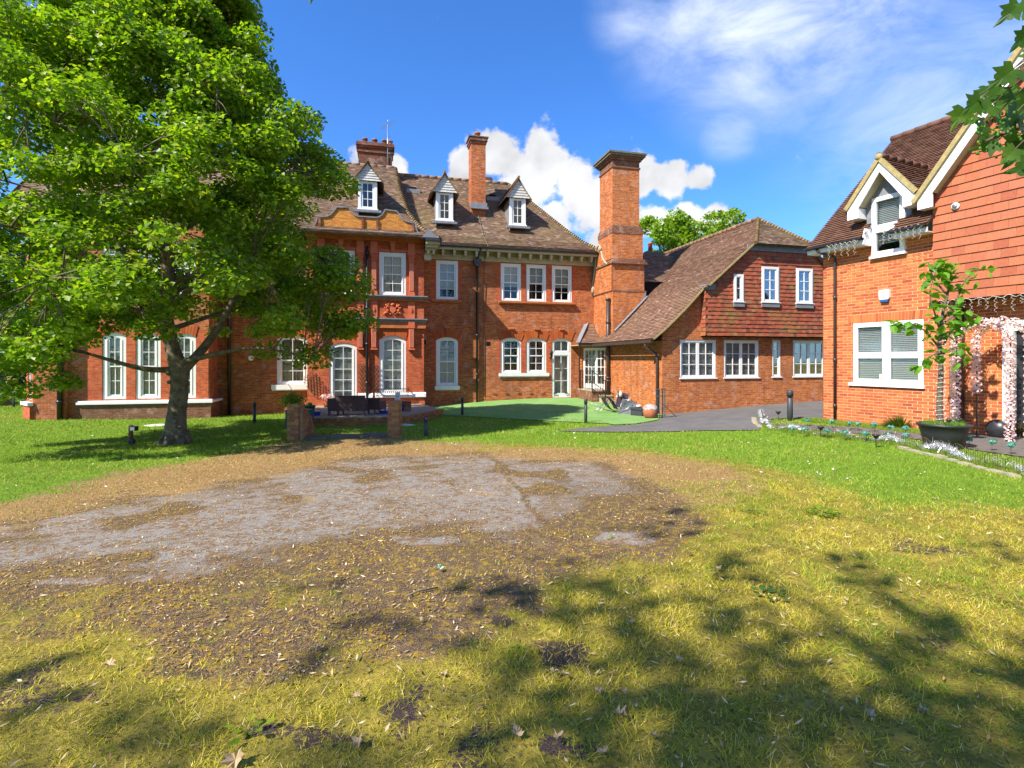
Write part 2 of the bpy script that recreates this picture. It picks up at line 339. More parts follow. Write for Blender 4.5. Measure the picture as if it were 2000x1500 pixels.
# ------------------------------------------------------------------ object helpers
COL = scn.collection
def tag(o, label=None, cat=None, group=None, kind=None):
    if label: o['label'] = label
    if cat: o['category'] = cat
    if group: o['group'] = group
    if kind: o['kind'] = kind
    return o
def empty(name, loc=(0,0,0), rz=0., label=None, cat=None, group=None):
    o = bpy.data.objects.new(name, None); COL.objects.link(o); o.location = loc; o.rotation_euler = (0, 0, rz)
    o.empty_display_size = .2
    return tag(o, label, cat, group)
class MB:
    def __init__(s): s.v = []; s.f = []; s.mi = []; s.r = []; s.sm = []
    def face(s, pts, m=0, r=0., sm=False):
        i = len(s.v); s.v.extend(pts); s.f.append(tuple(range(i, i+len(pts)))); s.mi.append(m); s.r.append(r); s.sm.append(sm)
    def idx(s, vs, fs, m=0, r=0., sm=False):
        i = len(s.v); s.v.extend(vs)
        for f in fs: s.f.append(tuple(i+k for k in f)); s.mi.append(m); s.r.append(r); s.sm.append(sm)
    def box(s, x0, x1, y0, y1, z0, z1, m=0, r=0.):
        s.idx([(x0,y0,z0),(x1,y0,z0),(x1,y1,z0),(x0,y1,z0),(x0,y0,z1),(x1,y0,z1),(x1,y1,z1),(x0,y1,z1)],
              [(0,3,2,1),(4,5,6,7),(0,1,5,4),(1,2,6,5),(2,3,7,6),(3,0,4,7)], m, r)
        return s
    def bar(s, a, b, w, h=None, m=0, r=0., up=(0,0,1)):
        a = Vector(a); b = Vector(b); d = (b-a).normalized(); u = Vector(up)
        sd = d.cross(u)
        if sd.length < 1e-4: sd = d.cross(Vector((1,0,0)))
        sd.normalize(); u = sd.cross(d).normalized(); h = h or w; w /= 2; h /= 2
        vs = [tuple(p+sd*i*w+u*j*h) for p in (a, b) for (i, j) in ((-1,-1),(1,-1),(1,1),(-1,1))]
        s.idx(vs, [(0,1,2,3),(7,6,5,4),(0,4,5,1),(1,5,6,2),(2,6,7,3),(3,7,4,0)], m, r); return s
    def prism(s, poly, y0, y1, m=0, r=0., mp=None):
        """poly in (x,z), swept y0..y1 (counter-clockwise seen from the front)"""
        n = len(poly); mp = mp or (lambda x, y, z: (x, y, z))
        vs = [mp(x, y0, z) for x, z in poly]+[mp(x, y1, z) for x, z in poly]
        s.idx(vs, [tuple(range(n)), tuple(range(2*n-1, n-1, -1))]+[((i+1) % n, i, n+i, n+(i+1) % n) for i in range(n)], m, r); return s
    def tube(s, pts, rad, n=8, m=0, r=0., cap=True, sm=True):
        pts = [Vector(p) for p in pts]; k = len(pts)
        if isinstance(rad, (int, float)): rad = [rad]*k
        vs = []; ref = None
        for i, p in enumerate(pts):
            d = (pts[min(i+1, k-1)]-pts[max(i-1, 0)]).normalized()
            if ref is None: ref = d.cross(Vector((.3,.2,1)) if abs(d.z) < .9 else Vector((1,.1,0))).normalized()
            a = (ref-d*ref.dot(d)).normalized(); b = d.cross(a); ref = a
            for j in range(n):
                t = 2*math.pi*j/n; vs.append(tuple(p+(a*math.cos(t)+b*math.sin(t))*rad[i]))
        fs = [(i*n+j, i*n+(j+1) % n, (i+1)*n+(j+1) % n, (i+1)*n+j) for i in range(k-1) for j in range(n)]
        s.idx(vs, fs, m, r, sm)
        if cap:
            i0 = len(s.v)-k*n
            s.f.append(tuple(i0+j for j in range(n-1, -1, -1))); s.mi.append(m); s.r.append(r); s.sm.append(False)
            s.f.append(tuple(i0+(k-1)*n+j for j in range(n))); s.mi.append(m); s.r.append(r); s.sm.append(False)
        return s
    def lathe(s, prof, c=(0,0,0), n=20, m=0, r=0., sm=True, jit=0.):
        vs = []
        for (rr, z) in prof:
            for j in range(n):
                t = 2*math.pi*j/n; q = rr*(1+random.uniform(-jit, jit)); vs.append((c[0]+q*math.cos(t), c[1]+q*math.sin(t), c[2]+z))
        k = len(prof)
        s.idx(vs, [(i*n+j, i*n+(j+1) % n, (i+1)*n+(j+1) % n, (i+1)*n+j) for i in range(k-1) for j in range(n)], m, r, sm)
        i0 = len(s.v)-k*n
        s.f.append(tuple(i0+j for j in range(n-1, -1, -1))); s.mi.append(m); s.r.append(r); s.sm.append(False)
        s.f.append(tuple(i0+(k-1)*n+j for j in range(n))); s.mi.append(m); s.r.append(r); s.sm.append(False)
        return s
    def ball(s, c, rx, ry=None, rz=None, n=10, k=6, m=0, r=0., jit=0.):
        ry = ry or rx; rz = rz or rx; vs = [(c[0], c[1], c[2]-rz)]
        for i in range(1, k):
            ph = -math.pi/2+math.pi*i/k
            for j in range(n):
                t = 2*math.pi*j/n; q = 1+random.uniform(-jit, jit)
                vs.append((c[0]+rx*q*math.cos(ph)*math.cos(t), c[1]+ry*q*math.cos(ph)*math.sin(t), c[2]+rz*q*math.sin(ph)))
        vs.append((c[0], c[1], c[2]+rz)); fs = [(0, 1+(j+1) % n, 1+j) for j in range(n)]
        for i in range(k-2):
            for j in range(n): fs.append((1+i*n+j, 1+i*n+(j+1) % n, 1+(i+1)*n+(j+1) % n, 1+(i+1)*n+j))
        e = len(vs)-1; b0 = 1+(k-2)*n
        fs += [(b0+j, b0+(j+1) % n, e) for j in range(n)]
        s.idx(vs, fs, m, r, True); return s
    def mesh(s, name, mats):
        me = bpy.data.meshes.new(name); me.from_pydata(s.v, [], s.f)
        for k in (mats if isinstance(mats, (list, tuple)) else [mats]): me.materials.append(M[k])
        n = len(me.polygons)
        me.polygons.foreach_set('material_index', np.array(s.mi, np.int32))
        me.polygons.foreach_set('use_smooth', np.array(s.sm, bool))
        a = me.attributes.new('rnd', 'FLOAT', 'FACE'); a.data.foreach_set('value', np.array(s.r, np.float32))
        uvs(me); me.update(); return me
    def build(s, name, mats, parent=None, label=None, kind=None, loc=None, cat=None, group=None):
        o = bpy.data.objects.new(name, s.mesh(name, mats)); COL.objects.link(o)
        if parent is not None: o.parent = parent
        if loc is not None: o.location = loc
        return tag(o, label, cat, group, kind)
def uvs(me):
    nl = len(me.loops); n = len(me.polygons)
    if not n: return
    vi = np.empty(nl, np.int32); me.loops.foreach_get('vertex_index', vi)
    co = np.empty(len(me.vertices)*3, np.float32); me.vertices.foreach_get('co', co); co = co.reshape(-1, 3)[vi]
    nr = np.empty(n*3, np.float32); me.polygons.foreach_get('normal', nr); nr = nr.reshape(-1, 3)
    lt = np.empty(n, np.int32); me.polygons.foreach_get('loop_total', lt); N = np.abs(np.repeat(nr, lt, 0))
    uv = np.where((N[:, 2] > .8)[:, None], co[:, [0, 1]], np.where((N[:, 0] > N[:, 1])[:, None], co[:, [1, 2]], co[:, [0, 2]]))
    me.uv_layers.new(name='UVMap').data.foreach_set('uv', uv.astype(np.float32).ravel())
def np_mesh(name, V, F, matname, rnd=None, col=None, parent=None):
    """V (n,3), F (m,k) of one polygon size; rnd per face, col per face rgb"""
    me = bpy.data.meshes.new(name); me.vertices.add(len(V)); me.vertices.foreach_set('co', V.astype(np.float32).ravel())
    k = F.shape[1]; me.loops.add(F.size); me.loops.foreach_set('vertex_index', F.astype(np.int32).ravel())
    me.polygons.add(len(F)); me.polygons.foreach_set('loop_start', np.arange(0, F.size, k, dtype=np.int32))
    try: me.polygons.foreach_set('loop_total', np.full(len(F), k, np.int32))
    except Exception: pass
    me.update(calc_edges=True); me.materials.append(M[matname])
    if rnd is not None: me.attributes.new('rnd', 'FLOAT', 'FACE').data.foreach_set('value', rnd.astype(np.float32))
    if col is not None:
        c = np.c_[col, np.ones(len(col))].astype(np.float32)
        me.attributes.new('col', 'FLOAT_COLOR', 'FACE').data.foreach_set('color', c.ravel())
    o = bpy.data.objects.new(name, me); COL.objects.link(o)
    if parent is not None: o.parent = parent
    return o
def inst(name, me, parent, loc=(0,0,0), rot=(0,0,0), sc=None):
    o = bpy.data.objects.new(name, me); COL.objects.link(o); o.parent = parent; o.location = loc; o.rotation_euler = rot
    if sc: o.scale = sc
    return o
def clone(t, loc, rz=None, label=None, group=None):
    r = t.copy(); COL.objects.link(r); r.location = loc
    if rz is not None: r.rotation_euler = (0, 0, rz)
    if label: r['label'] = label
    if group: r['group'] = group
    for ch in list(t.children):
        c = ch.copy(); COL.objects.link(c); c.parent = r
        for g in list(ch.children):
            d = g.copy(); COL.objects.link(d); d.parent = c
    return r

# ---- walls with openings, windows, tiles (all in a building's own frame: x along the wall, y into it, z up)
def arc(x0, x1, zt, rise, n=10):
    """points of a segmental arch whose crown is at zt"""
    if rise <= 0: return [(x0, zt), (x1, zt)]
    w = x1-x0; Rr = (w*w/4+rise*rise)/(2*rise); c = (x0+x1)/2
    return [(x0+w*i/n, zt-Rr+math.sqrt(max(Rr*Rr-(x0+w*i/n-c)**2, 0))) for i in range(n+1)]
def wall(mb, x0, x1, z0, z1, y, holes=(), depth=.22, m=0):
    xs = sorted({x0, x1, *[h[0] for h in holes], *[h[1] for h in holes]}); zs = sorted({z0, z1, *[h[2] for h in holes], *[h[3] for h in holes]})
    xs = [a for a in xs if x0 <= a <= x1]; zs = [a for a in zs if z0 <= a <= z1]
    for a, b in zip(xs, xs[1:]):
        for c, d in zip(zs, zs[1:]):
            xm, zm = (a+b)/2, (c+d)/2
            if any(h[0] < xm < h[1] and h[2] < zm < h[3] for h in holes): continue
            mb.face([(a,y,c),(b,y,c),(b,y,d),(a,y,d)], m)
    for h in holes:
        a, b, c, d = h[:4]; rise = h[4] if len(h) > 4 else 0; pts = arc(a, b, d, rise); sp = pts[0][1]; y2 = y+depth
        mb.face([(a,y,c),(a,y2,c),(a,y2,sp),(a,y,sp)], m); mb.face([(b,y,c),(b,y,sp),(b,y2,sp),(b,y2,c)], m)
        mb.face([(a,y,c),(b,y,c),(b,y2,c),(a,y2,c)], m)
        for (p, q) in zip(pts, pts[1:]):
            mb.face([(p[0],y,p[1]),(p[0],y2,p[1]),(q[0],y2,q[1]),(q[0],y,q[1])], m)
            if rise > 0: mb.face([(p[0],y,p[1]),(q[0],y,q[1]),(q[0],y,d),(p[0],y,d)], m)
PANES = {}
def pane_mesh(w, h):
    k = (round(w, 3), round(h, 3))
    if k not in PANES:
        b = MB(); b.box(-w/2, w/2, -.003, .003, -h/2, h/2); PANES[k] = b.mesh('pane', 'glass')
    return PANES[k]
def window(root, x0, x1, z0, z1, y, rise=0, cols=2, rows=4, sash=True, fw=.13, bar=.026, sill=None, blind=None, bl=1., room='dark',
           pm='white', leaves=1, name='window', door=False, panel=0., y_off=.03, label=None, sd=.06, skyl=0.):
    W = MB(); ya, yb = y+y_off, y+y_off+.10; pts_o = arc(x0, x1, z1, rise); pts_i = arc(x0+fw, x1-fw, z1-fw, rise*.8)
    W.box(x0, x0+fw, ya, yb, z0, pts_o[0][1]+.0005); W.box(x1-fw, x1, ya, yb, z0, pts_o[-1][1]+.0005)
    bt = fw*.75 if not door else .05
    W.box(x0+fw, x1-fw, ya+.001, yb, z0, z0+bt)
    if rise > 0:
        n = len(pts_i)
        for i in range(n-1):
            (a, za), (b, zb) = pts_o[i], pts_o[i+1]; (c, zc), (d, zd) = pts_i[i], pts_i[i+1]
            W.idx([(c,ya+.002,zc),(d,ya+.002,zd),(b,ya+.002,zb),(a,ya+.002,za),(c,yb,zc),(d,yb,zd),(b,yb,zb),(a,yb,za)],
                  [(0,1,2,3),(0,4,5,1),(7,6,5,4),(2,6,7,3)])
    else: W.box(x0+fw, x1-fw, ya+.001, yb, z1-fw, z1)
    ix0, ix1, iz0, iz1 = x0+fw, x1-fw, z0+bt, z1-fw
    # thin shadow-line moulding on the casing
    W.box(ix0-.03, ix0-.012, ya-.018, ya, z0+bt, pts_i[0][1]); W.box(ix1+.012, ix1+.03, ya-.018, ya, z0+bt, pts_i[0][1])
    win = W.build(name, pm, root, label=label)
    sb = MB(); panes = []
    lw = (ix1-ix0)/leaves
    for k in range(leaves):
        lx0 = ix0+k*lw; lx1 = lx0+lw
        segs = []
        if sash:
            zm = iz0+(iz1-iz0)*(.5 if rows % 2 == 0 else .5)
            r2 = rows//2; segs = [(iz0, zm+.02, yb-.055, yb-.015, r2), (zm-.02, iz1, ya+.015, ya+.045, rows-r2)]
        else: segs = [(iz0+panel, iz1, ya+.02, ya+.065, rows)]
        if panel: sb.box(lx0+.002, lx1-.002, ya+.025, ya+.06, iz0, iz0+panel)
        for (a, b, y0, y1, rr) in segs:
            e = sd
            sb.box(lx0+.001, lx0+e, y0, y1, a, b); sb.box(lx1-e, lx1-.001, y0, y1, a, b)
            sb.box(lx0+e, lx1-e, y0+.001, y1, a, a+e*.8); sb.box(lx0+e, lx1-e, y0+.001, y1, b-e*.8, b)
            gx0, gx1, gz0, gz1 = lx0+e, lx1-e, a+e*.8, b-e*.8
            for c in range(1, cols): x = gx0+(gx1-gx0)*c/cols; sb.box(x-bar/2, x+bar/2, y0+.004, y1-.002, gz0, gz1)
            for c in range(1, rr): z = gz0+(gz1-gz0)*c/rr; sb.box(gx0, gx1, y0+.006, y1-.003, z-bar/2, z+bar/2)
            for c in range(cols):
                for d in range(rr):
                    w = (gx1-gx0)/cols; h = (gz1-gz0)/rr
                    panes.append((gx0+w*(c+.5), (y0+y1)/2+.004, gz0+h*(d+.5), w, h))
    sb.build('sash' if sash else ('door_leaf' if door else 'casement'), pm, win)
    for (x, yy, z, w, h) in panes: inst('pane', pane_mesh(w, h), win, (x, yy, z))
    yi = yb+.04; I = MB(); D = .55
    I.face([(x0,yi+D,z0),(x1,yi+D,z0),(x1,yi+D,z1),(x0,yi+D,z1)]); I.face([(x0,yb,z0),(x0,yi+D,z0),(x0,yi+D,z1),(x0,yb,z1)])
    I.face([(x1,yb,z0),(x1,yb,z1),(x1,yi+D,z1),(x1,yi+D,z0)]); I.face([(x0,yb,z0),(x1,yb,z0),(x1,yi+D,z0),(x0,yi+D,z0)])
    I.face([(x0,yb,z1),(x0,yi+D,z1),(x1,yi+D,z1),(x1,yb,z1)]); I.build('room_behind', room, win)
    if blind == 'venetian':
        b = MB(); n = max(int((iz1-iz0)*bl/.05), 4); st = (iz1-iz0)*bl/n
        for i in range(n):
            z = iz1-(i+.5)*st; b.idx([(ix0+.01,yb+.005,z-.017),(ix1-.01,yb+.005,z-.017),(ix1-.01,yb+.03,z+.017),(ix0+.01,yb+.03,z+.017)], [(0,1,2,3)])
        b.build('blind', 'blind', win)
    elif blind == 'roller':
        b = MB(); b.box(ix0, ix1, yb+.03, yb+.036, iz1-(iz1-iz0)*bl, iz1); b.build('blind', 'curtain', win)
    elif blind == 'curtain':
        b = MB()
        for (a, c) in ((ix0, ix0+(ix1-ix0)*bl*.5), (ix1-(ix1-ix0)*bl*.5, ix1)):
            n = 10
            for i in range(n):
                xa = a+(c-a)*i/n; xb = a+(c-a)*(i+1)/n; da = .03*math.sin(i*1.7); db = .03*math.sin((i+1)*1.7)
                b.idx([(xa,yb+.1+da,iz0),(xb,yb+.1+db,iz0),(xb,yb+.1+db,iz1),(xa,yb+.1+da,iz1)], [(0,1,2,3)], sm=True)
        b.build('curtain', 'curtain', win)
    if sill:
        dp, hh, ext, sm_ = sill; b = MB(); b.box(x0-ext, x1+ext, y-dp, y+.05, z0-hh, z0-.001)
        b.build('sill', sm_, win)
    return win
def resample(prof, g):
    out = [prof[0]]; acc = 0; pos = 0; L = [0]
    for a, b in zip(prof, prof[1:]): L.append(L[-1]+math.dist(a, b))
    n = max(1, round(L[-1]/g)); res = []
    for i in range(n+1):
        s = L[-1]*i/n; k = max(j for j in range(len(L)) if L[j] <= s+1e-9); k = min(k, len(prof)-2)
        t = (s-L[k])/(L[k+1]-L[k]); res.append((prof[k][0]+(prof[k+1][0]-prof[k][0])*t, prof[k][1]+(prof[k+1][1]-prof[k][1])*t))
    return res
def tiled(mb, prof, mp, xl, xr, g=.11, tw=.168, th=.016, jit=.012, skip=None):
    """courses of overlapping tiles up a profile (a = plan distance, z); mp(x, a, z) places them"""
    P = resample(prof, g)
    for i in range(len(P)-1):
        (a0, z0), (a1, z1) = P[i], P[i+1]; dx = a1-a0; dz = z1-z0; L = math.hypot(dx, dz); nx, nz = -dz/L, dx/L
        if nz < 0: nx, nz = -nx, -nz
        lo, hi = xl(a0), xr(a0)
        if hi-lo < .03: continue
        x = lo-(tw/2 if i % 2 else 0)
        while x < hi:
            xa, xb = max(x, lo), min(x+tw-.004, hi)
            if xb-xa > .02 and not (skip and skip((xa+xb)/2, a0, z0)):
                l0 = th*2.1+random.uniform(0, jit); l1 = th*.5
                A, Zb = a0+nx*l0, z0+nz*l0; A1, Z1 = a1+nx*l1+dx/L*.01, z1+nz*l1+dz/L*.01
                la = max(xl(a1), xa) if xa <= lo+1e-6 else xa; lb = min(xr(a1), xb) if xb >= hi-1e-6 else xb
                if lb <= la: la = lb = (la+lb)/2
                Bo, Zo = A-nx*th, Zb-nz*th; r = random.random()
                mb.idx([mp(xa,A,Zb), mp(xb,A,Zb), mp(lb,A1,Z1), mp(la,A1,Z1), mp(xa,Bo,Zo), mp(xb,Bo,Zo)], [(0,1,2,3),(4,5,1,0)], 0, r)
            x += tw
    for i in range(len(P)-1):      # the boarding below
        (a0, z0), (a1, z1) = P[i], P[i+1]
        if skip:
            x = xl(a0)
            while x < xr(a0)-.01:
                if not skip(x+.05, a0, z0): mb.face([mp(x,a0,z0-.01), mp(min(x+.1,xr(a0)),a0,z0-.01), mp(min(x+.1,xr(a0)),a1,z1-.01), mp(x,a1,z1-.01)], 0, .35)
                x += .1
        elif xr(a0) > xl(a0): mb.face([mp(xl(a0),a0,z0-.01), mp(xr(a0),a0,z0-.01), mp(max(xr(a1),xl(a1)),a1,z1-.01), mp(xl(a1),a1,z1-.01)], 0, .35)
def ridge_line(root, a, b, name='ridge_tile', m='hip', seg=.32, r=.10, joined=False):
    a = Vector(a); b = Vector(b); L = (b-a).length; n = max(1, round(L/seg)); d = (b-a)/n
    k = MB(); q = d.normalized(); k.tube([(0,0,0), tuple(d*.985)], [r, r*.9], 8)
    if joined:
        kk = MB()
        for i in range(n): kk.tube([tuple(a+d*i), tuple(a+d*(i+1.04))], [r, r*.72], 7, r=random.random())
        o = kk.build(name, m, root); o['kind'] = 'stuff'; return
    me = k.mesh(name, m)
    for i in range(n): inst(name, me, root, tuple(a+d*i))
def downpipe(root, pts, r=.05, m='black', head=None, name='downpipe', collars=()):
    b = MB(); b.tube(pts, r, 10)
    for (x, y, z) in collars: b.tube([(x,y,z-.05),(x,y,z+.05)], r*1.35, 10)
    o = b.build(name, m, root)
    if head:
        x, y, z = head; h = MB()
        h.prism([(x-.10,z-.28),(x+.10,z-.28),(x+.16,z-.1),(x+.2,z),(x+.2,z+.06),(x-.2,z+.06),(x-.2,z),(x-.16,z-.1)], y-.14, y+.1)
        h.build('hopper', m, o)
    return o
# ------------------------------------------------------------------ the mansion (x along its front, y into it)
mansion = empty('brick_mansion', (*MF.o, 0), MF.a, 'long two storey red brick mansion with white sashes, curved parapet and roof dormers', 'building')
EZ = 7.0                                           # eaves height
def mwin(x0, x1, z0, z1, p, **k): return window(mansion, x0, x1, z0, z1, -p, **k)
U = MF.u
# -- wall right of the parapet bay
w1 = [(-8.09,-7.03,4.5,6.38), (-4.92,-3.88,4.52,6.38), (-3.61,-2.57,4.52,6.38), (-2.27,-1.20,4.52,6.38)]
g1 = [(-8.09,-7.03,.36,2.70,.16), (-4.92,-3.88,.95,2.70,.16), (-3.61,-2.57,.95,2.70,.16), (-2.27,-1.25,-.30,2.70,.16)]
b = MB(); wall(b, -9.2, .6, -1.6, EZ-.35, 0, w1+g1); b.build('wall', 'brick', mansion)
b = MB(); wall(b, -18.2, -13.2, -1.6, EZ, 0, [(-15.15,-13.85,.5,2.7,.16), (-15.15,-13.85,4.5,6.38)]); b.build('wall', 'brick', mansion)
for i, h in enumerate(w1):
    mwin(*h, 0, rows=4, fw=.13, blind='roller', bl=(.74,.62,.5,.6)[i])
for i, h in enumerate(g1[:3]):
    mwin(*h[:4], 0, rise=.16, rows=4, fw=.13, blind=('venetian',None,None)[i], bl=1.)
# door beside the sashes, with its fanlight
mwin(-2.27,-1.25,1.95,2.70, 0, rise=.16, rows=1, sash=False, fw=.11, name='fanlight', blind='curtain', bl=1.5)
mwin(-2.27,-1.25,-.30,1.95, 0, rows=3, sash=False, fw=.11, name='door', door=True, blind='curtain', bl=1.4, panel=.12, room='room')
# sills
def ledge(x0, x1, z0, z1, p, dp, m, name='sill'):
    b = MB(); b.box(x0, x1, -p-dp, -p+.06, z0, z1); b.box(x0+.02, x1-.02, -p-dp*.6, -p+.05, z0-.05, z0-.001); b.build(name, m, mansion)
ledge(-8.16,-6.96,.20,.355,0,.10,'white'); ledge(-5.02,-2.44,.80,.945,0,.11,'white')
ledge(-8.3,-6.9,4.40,4.495,0,.16,'terracotta_d'); ledge(-5.05,-1.08,4.42,4.515,0,.18,'terracotta_d')
b = MB()
for x0, x1 in ((-8.3,-8.1),(-7.02,-6.83),(-5.12,-4.93),(-3.87,-3.62),(-2.56,-2.28),(-1.19,-1.0)):
    b.box(x0, x1, -.006, .01, 4.52, 6.4)
for x0, x1 in ((-8.3,-8.1),(-7.02,-6.83),(-5.12,-4.93),(-3.87,-3.62),(-2.56,-2.28)): b.box(x0, x1, -.006, .01, .95, 2.6)
b.build('red_dressing', 'brick_red', mansion)
# gauged arches: every brick of an arch is a piece
def gauged(x0, x1, zt, rise, p, n=11, h=.36, ext=.22, key=True):
    c = (x0+x1)/2; pts = arc(x0, x1, zt, rise, n); k = MB(); k.box(x0-.02, x1+.02, -p-.012, -p+.0, zt-rise*.4, zt+h-.04)
    for i in range(n):
        (a, za), (b_, zb) = pts[i], pts[i+1]; W = x1-x0+2*ext
        ta = c-W/2+W*i/n; tb = c-W/2+W*(i+1)/n; g = .006
        pr = .03 if not (key and i == n//2) else .075
        q = MB(); zt2 = zt+h+(.05 if (key and i == n//2) else 0)
        q.prism([(a+g,za+.004),(b_-g,zb+.004),(tb-g,zt2),(ta+g,zt2)], -p-pr, -p-.001, r=0)
        q.build('arch_brick', 'voussoir', mansion)
    if key:
        q = MB(); q.box(c-.13, c+.13, -p-.13, -p-.02, zt+h+.05, zt+h+.13); q.build('keystone_cap', 'terracotta_d', mansion)
for h in g1: gauged(h[0], h[1], 2.70, .16, 0)
for x in (-9.0+.06, -8.9): pass
b = MB()                                        # air bricks
for x, z in ((-8.68,2.45),(-5.55,2.4)): b = MB(); b.box(x-.10, x+.10, -.012, .01, z-.10, z+.10); b.build('air_brick', 'dark', mansion)
for k in range(7):
    b = MB(); x = -5.2+k*.62; b.box(x-.09, x+.09, -.02, .01, -.12, -.06); b.build('air_vent', 'brick_sooty', mansion)
# -- eaves of that front: cornice boards, brackets, gutter
b = MB(); b.box(-9.2, .4, -.06, .0, 6.42, 6.62); b.box(-9.2, .4, -.10, -.062, 6.56, 6.66); b.box(-9.2, .4, -.02, .0, 6.62, 6.95)
b.box(-8.76, .5, -.60, -.0, 6.90, 6.94); b.box(-8.76, .52, -.62, -.50, 6.80, 6.897); b.build('cornice', 'soffit', mansion)
kb = MB(); kb.prism([(-.06,0),(.06,0),(.06,.2),(-.06,.2)], -.44, 0); kb.box(-.045, .045, -.40, -.05, -.10, -.001); kb.box(-.07,.07,-.46,0,.2,.235)
bme = kb.mesh('bracket', 'soffit')
x = -8.35
while x < .3: inst('bracket', bme, mansion, (x, -.10, 6.66)); x += .535
def gutter(root, x0, x1, y, z, r=.07, name='gutter', m='black'):
    b = MB(); n = 8; P = [(math.cos(math.pi+math.pi*i/n)*r, math.sin(math.pi+math.pi*i/n)*r) for i in range(n+1)]
    for (a, c), (d, e) in zip(P, P[1:]):
        b.face([(x0,y+a,z+c),(x1,y+a,z+c),(x1,y+d,z+e),(x0,y+d,z+e)], sm=True)
    b.box(x0, x1, y-r-.012, y-r+.006, z-.03, z+.012); b.box(x0, x1, y+r-.006, y+r+.02, z-.05, z+.012)
    b.box(x0, x1, y-r, y+r, z-.012, z-.006)
    x = x0
    while x < x1: b.box(x, x+.04, y-r-.02, y+r, z-.05, z+.015); x += 1.8
    b.build(name, m, root)
gutter(mansion, -8.1, .45, -.70, 6.98, .075)
# -- main roof, with a hipped right end
prof = [(.70,6.98),(.3,7.18),(-.3,7.62),(-1.1,8.45),(-3.0,10.6),(-3.9,11.62)]   # p, z
U0 = -3.65; Lh = lambda a: (.42 if a > .3 else .42+(a-.3)*.0)
xr = lambda a: np.interp(-a, [-.7,-.3,.3,1.1,3.9], [.42,.15,-.42,-1.15,U0])
b = MB(); tiled(b, prof, lambda x, a, z: (x, -a, z), lambda a: -13.5 if a < 0 else -9.0, lambda a: float(xr(a)), th=.016)
roofm = b.build('roof', 'tile', mansion); roofm['kind'] = 'stuff'
# end hip: rows run along y
hb = MB(); pr2 = [(float(xr(a)), z) for a, z in prof]
yl = lambda a: float(np.interp(a, [U0,-1.15,-.42,.15,.42], [3.9,1.1,.3,-.3,-.7]))
pr2s = [(.42,6.98),(.15,7.18),(-.42,7.62),(-1.15,8.45),(U0,11.62)]
tiled(hb, pr2s, lambda x, a, z: (a, x, z), yl, lambda a: 8.5, g=.13, tw=.2); o = hb.build('roof', 'tile', mansion); o['kind'] = 'stuff'
hip = [(float(xr(a)), -a, z+.03) for a, z in prof]
b = MB()
for i in range(len(hip)-1):
    a, c = Vector(hip[i]), Vector(hip[i+1]); n = max(1, int((c-a).length/.13))
    for k in range(n):
        p0 = a+(c-a)*k/n; p1 = a+(c-a)*(k+1.15)/n; b.tube([tuple(p0+Vector((0,0,.055))), tuple(p1+Vector((0,0,.01)))], [.085,.05], 6, r=random.random())
b.build('hip_tile', 'hip', mansion)['kind'] = 'stuff'
ridge_line(mansion, (-12.5,3.9,11.66), (U0,3.9,11.66), r=.11, seg=.45, m='tile')
# -- roof over the parapet bay and the left wing
profL = [(1.9,6.95),(1.5,7.15),(.8,7.68),(-.2,8.6),(-2.9,11.62)]
def xrL(a): return float(np.interp(-a, [-1.9,-1.5,-.8,.2,1.4,2.9], [-8.15,-8.45,-8.95,-9.45,-9.75,-9.95]))
b = MB(); tiled(b, profL, lambda x, a, z: (x, -a, z), lambda a: -14.3 if a > .5 else -14.3, xrL, th=.016)
b.build('roof', 'tile', mansion)['kind'] = 'stuff'
profW = [(.75,6.98),(.3,7.18),(-.4,7.8),(-2.9,10.6),(-3.8,11.6)]
b = MB(); tiled(b, profW, lambda x, a, z: (x, -a, z), lambda a: -25.5, lambda a: -14.2, th=.016, g=.12, tw=.2); b.build('roof', 'tile', mansion)['kind'] = 'stuff'
b = MB(); sidep = [(xrL(a), -a, z) for a, z in resample(profL, .3)]
for (p, q) in zip(sidep, sidep[1:]): b.face([p, (p[0]+.02, 3.6, p[2]-.3), (q[0]+.02, 3.6, q[2]-.3), q], 0, .5)
b.build('roof_cheek', 'tile', mansion)
b = MB()
for p, q in zip(sidep, sidep[1:]):
    a, c = Vector(p), Vector(q); n = max(1, int((c-a).length/.12))
    for k in range(n):
        p0 = a+(c-a)*k/n; p1 = a+(c-a)*(k+1.2)/n; b.tube([tuple(p0+Vector((.03,0,.07))), tuple(p1+Vector((0,0,.02)))], [.10,.05], 6, r=random.random())
b.build('hip_tile', 'hip', mansion)['kind'] = 'stuff'
ridge_line(mansion, (-14.3,2.95,11.66), (-9.95,2.95,11.66), r=.11, seg=.45, m='tile')
ridge_line(mansion, (-25.5,3.85,11.66), (-14.3,3.85,11.66), r=.11, seg=.5, m='tile', joined=True)
b = MB(); b.box(-25.4,-3.9,4.2,4.3,6.,11.4); b.face([(-25.5,-.7,6.97),(-25.5,8,6.97),(-25.5,3.9,11.6)]); b.build('back_wall', 'brick', mansion)
b = MB(); b.box(-8.75,-8.05,-1.98,-.72,6.86,6.99); b.box(-8.14,-8.02,-1.98,-.62,6.84,7.0); b.build('gutter', 'black', mansion)
b = MB(); b.box(-8.72,-8.1,-1.85,-.62,6.74,6.86); b.box(-8.72,-8.2,-1.7,-.62,6.62,6.74); b.box(-8.72,-8.3,-1.5,-.5,6.5,6.62)
for x in (-8.6,-8.36): b.box(x-.05,x+.05,-1.6,-1.22,6.35,6.5)
b.box(-8.75,-8.45,-1.42,-1.22,6.1,6.35); b.build('cornice', 'soffit', mansion)
b = MB(); b.prism([(-8.9,7.0),(-8.15,7.0),(-8.62,7.38)], -1.9, -1.2); b.build('lead_flashing', 'lead', mansion)
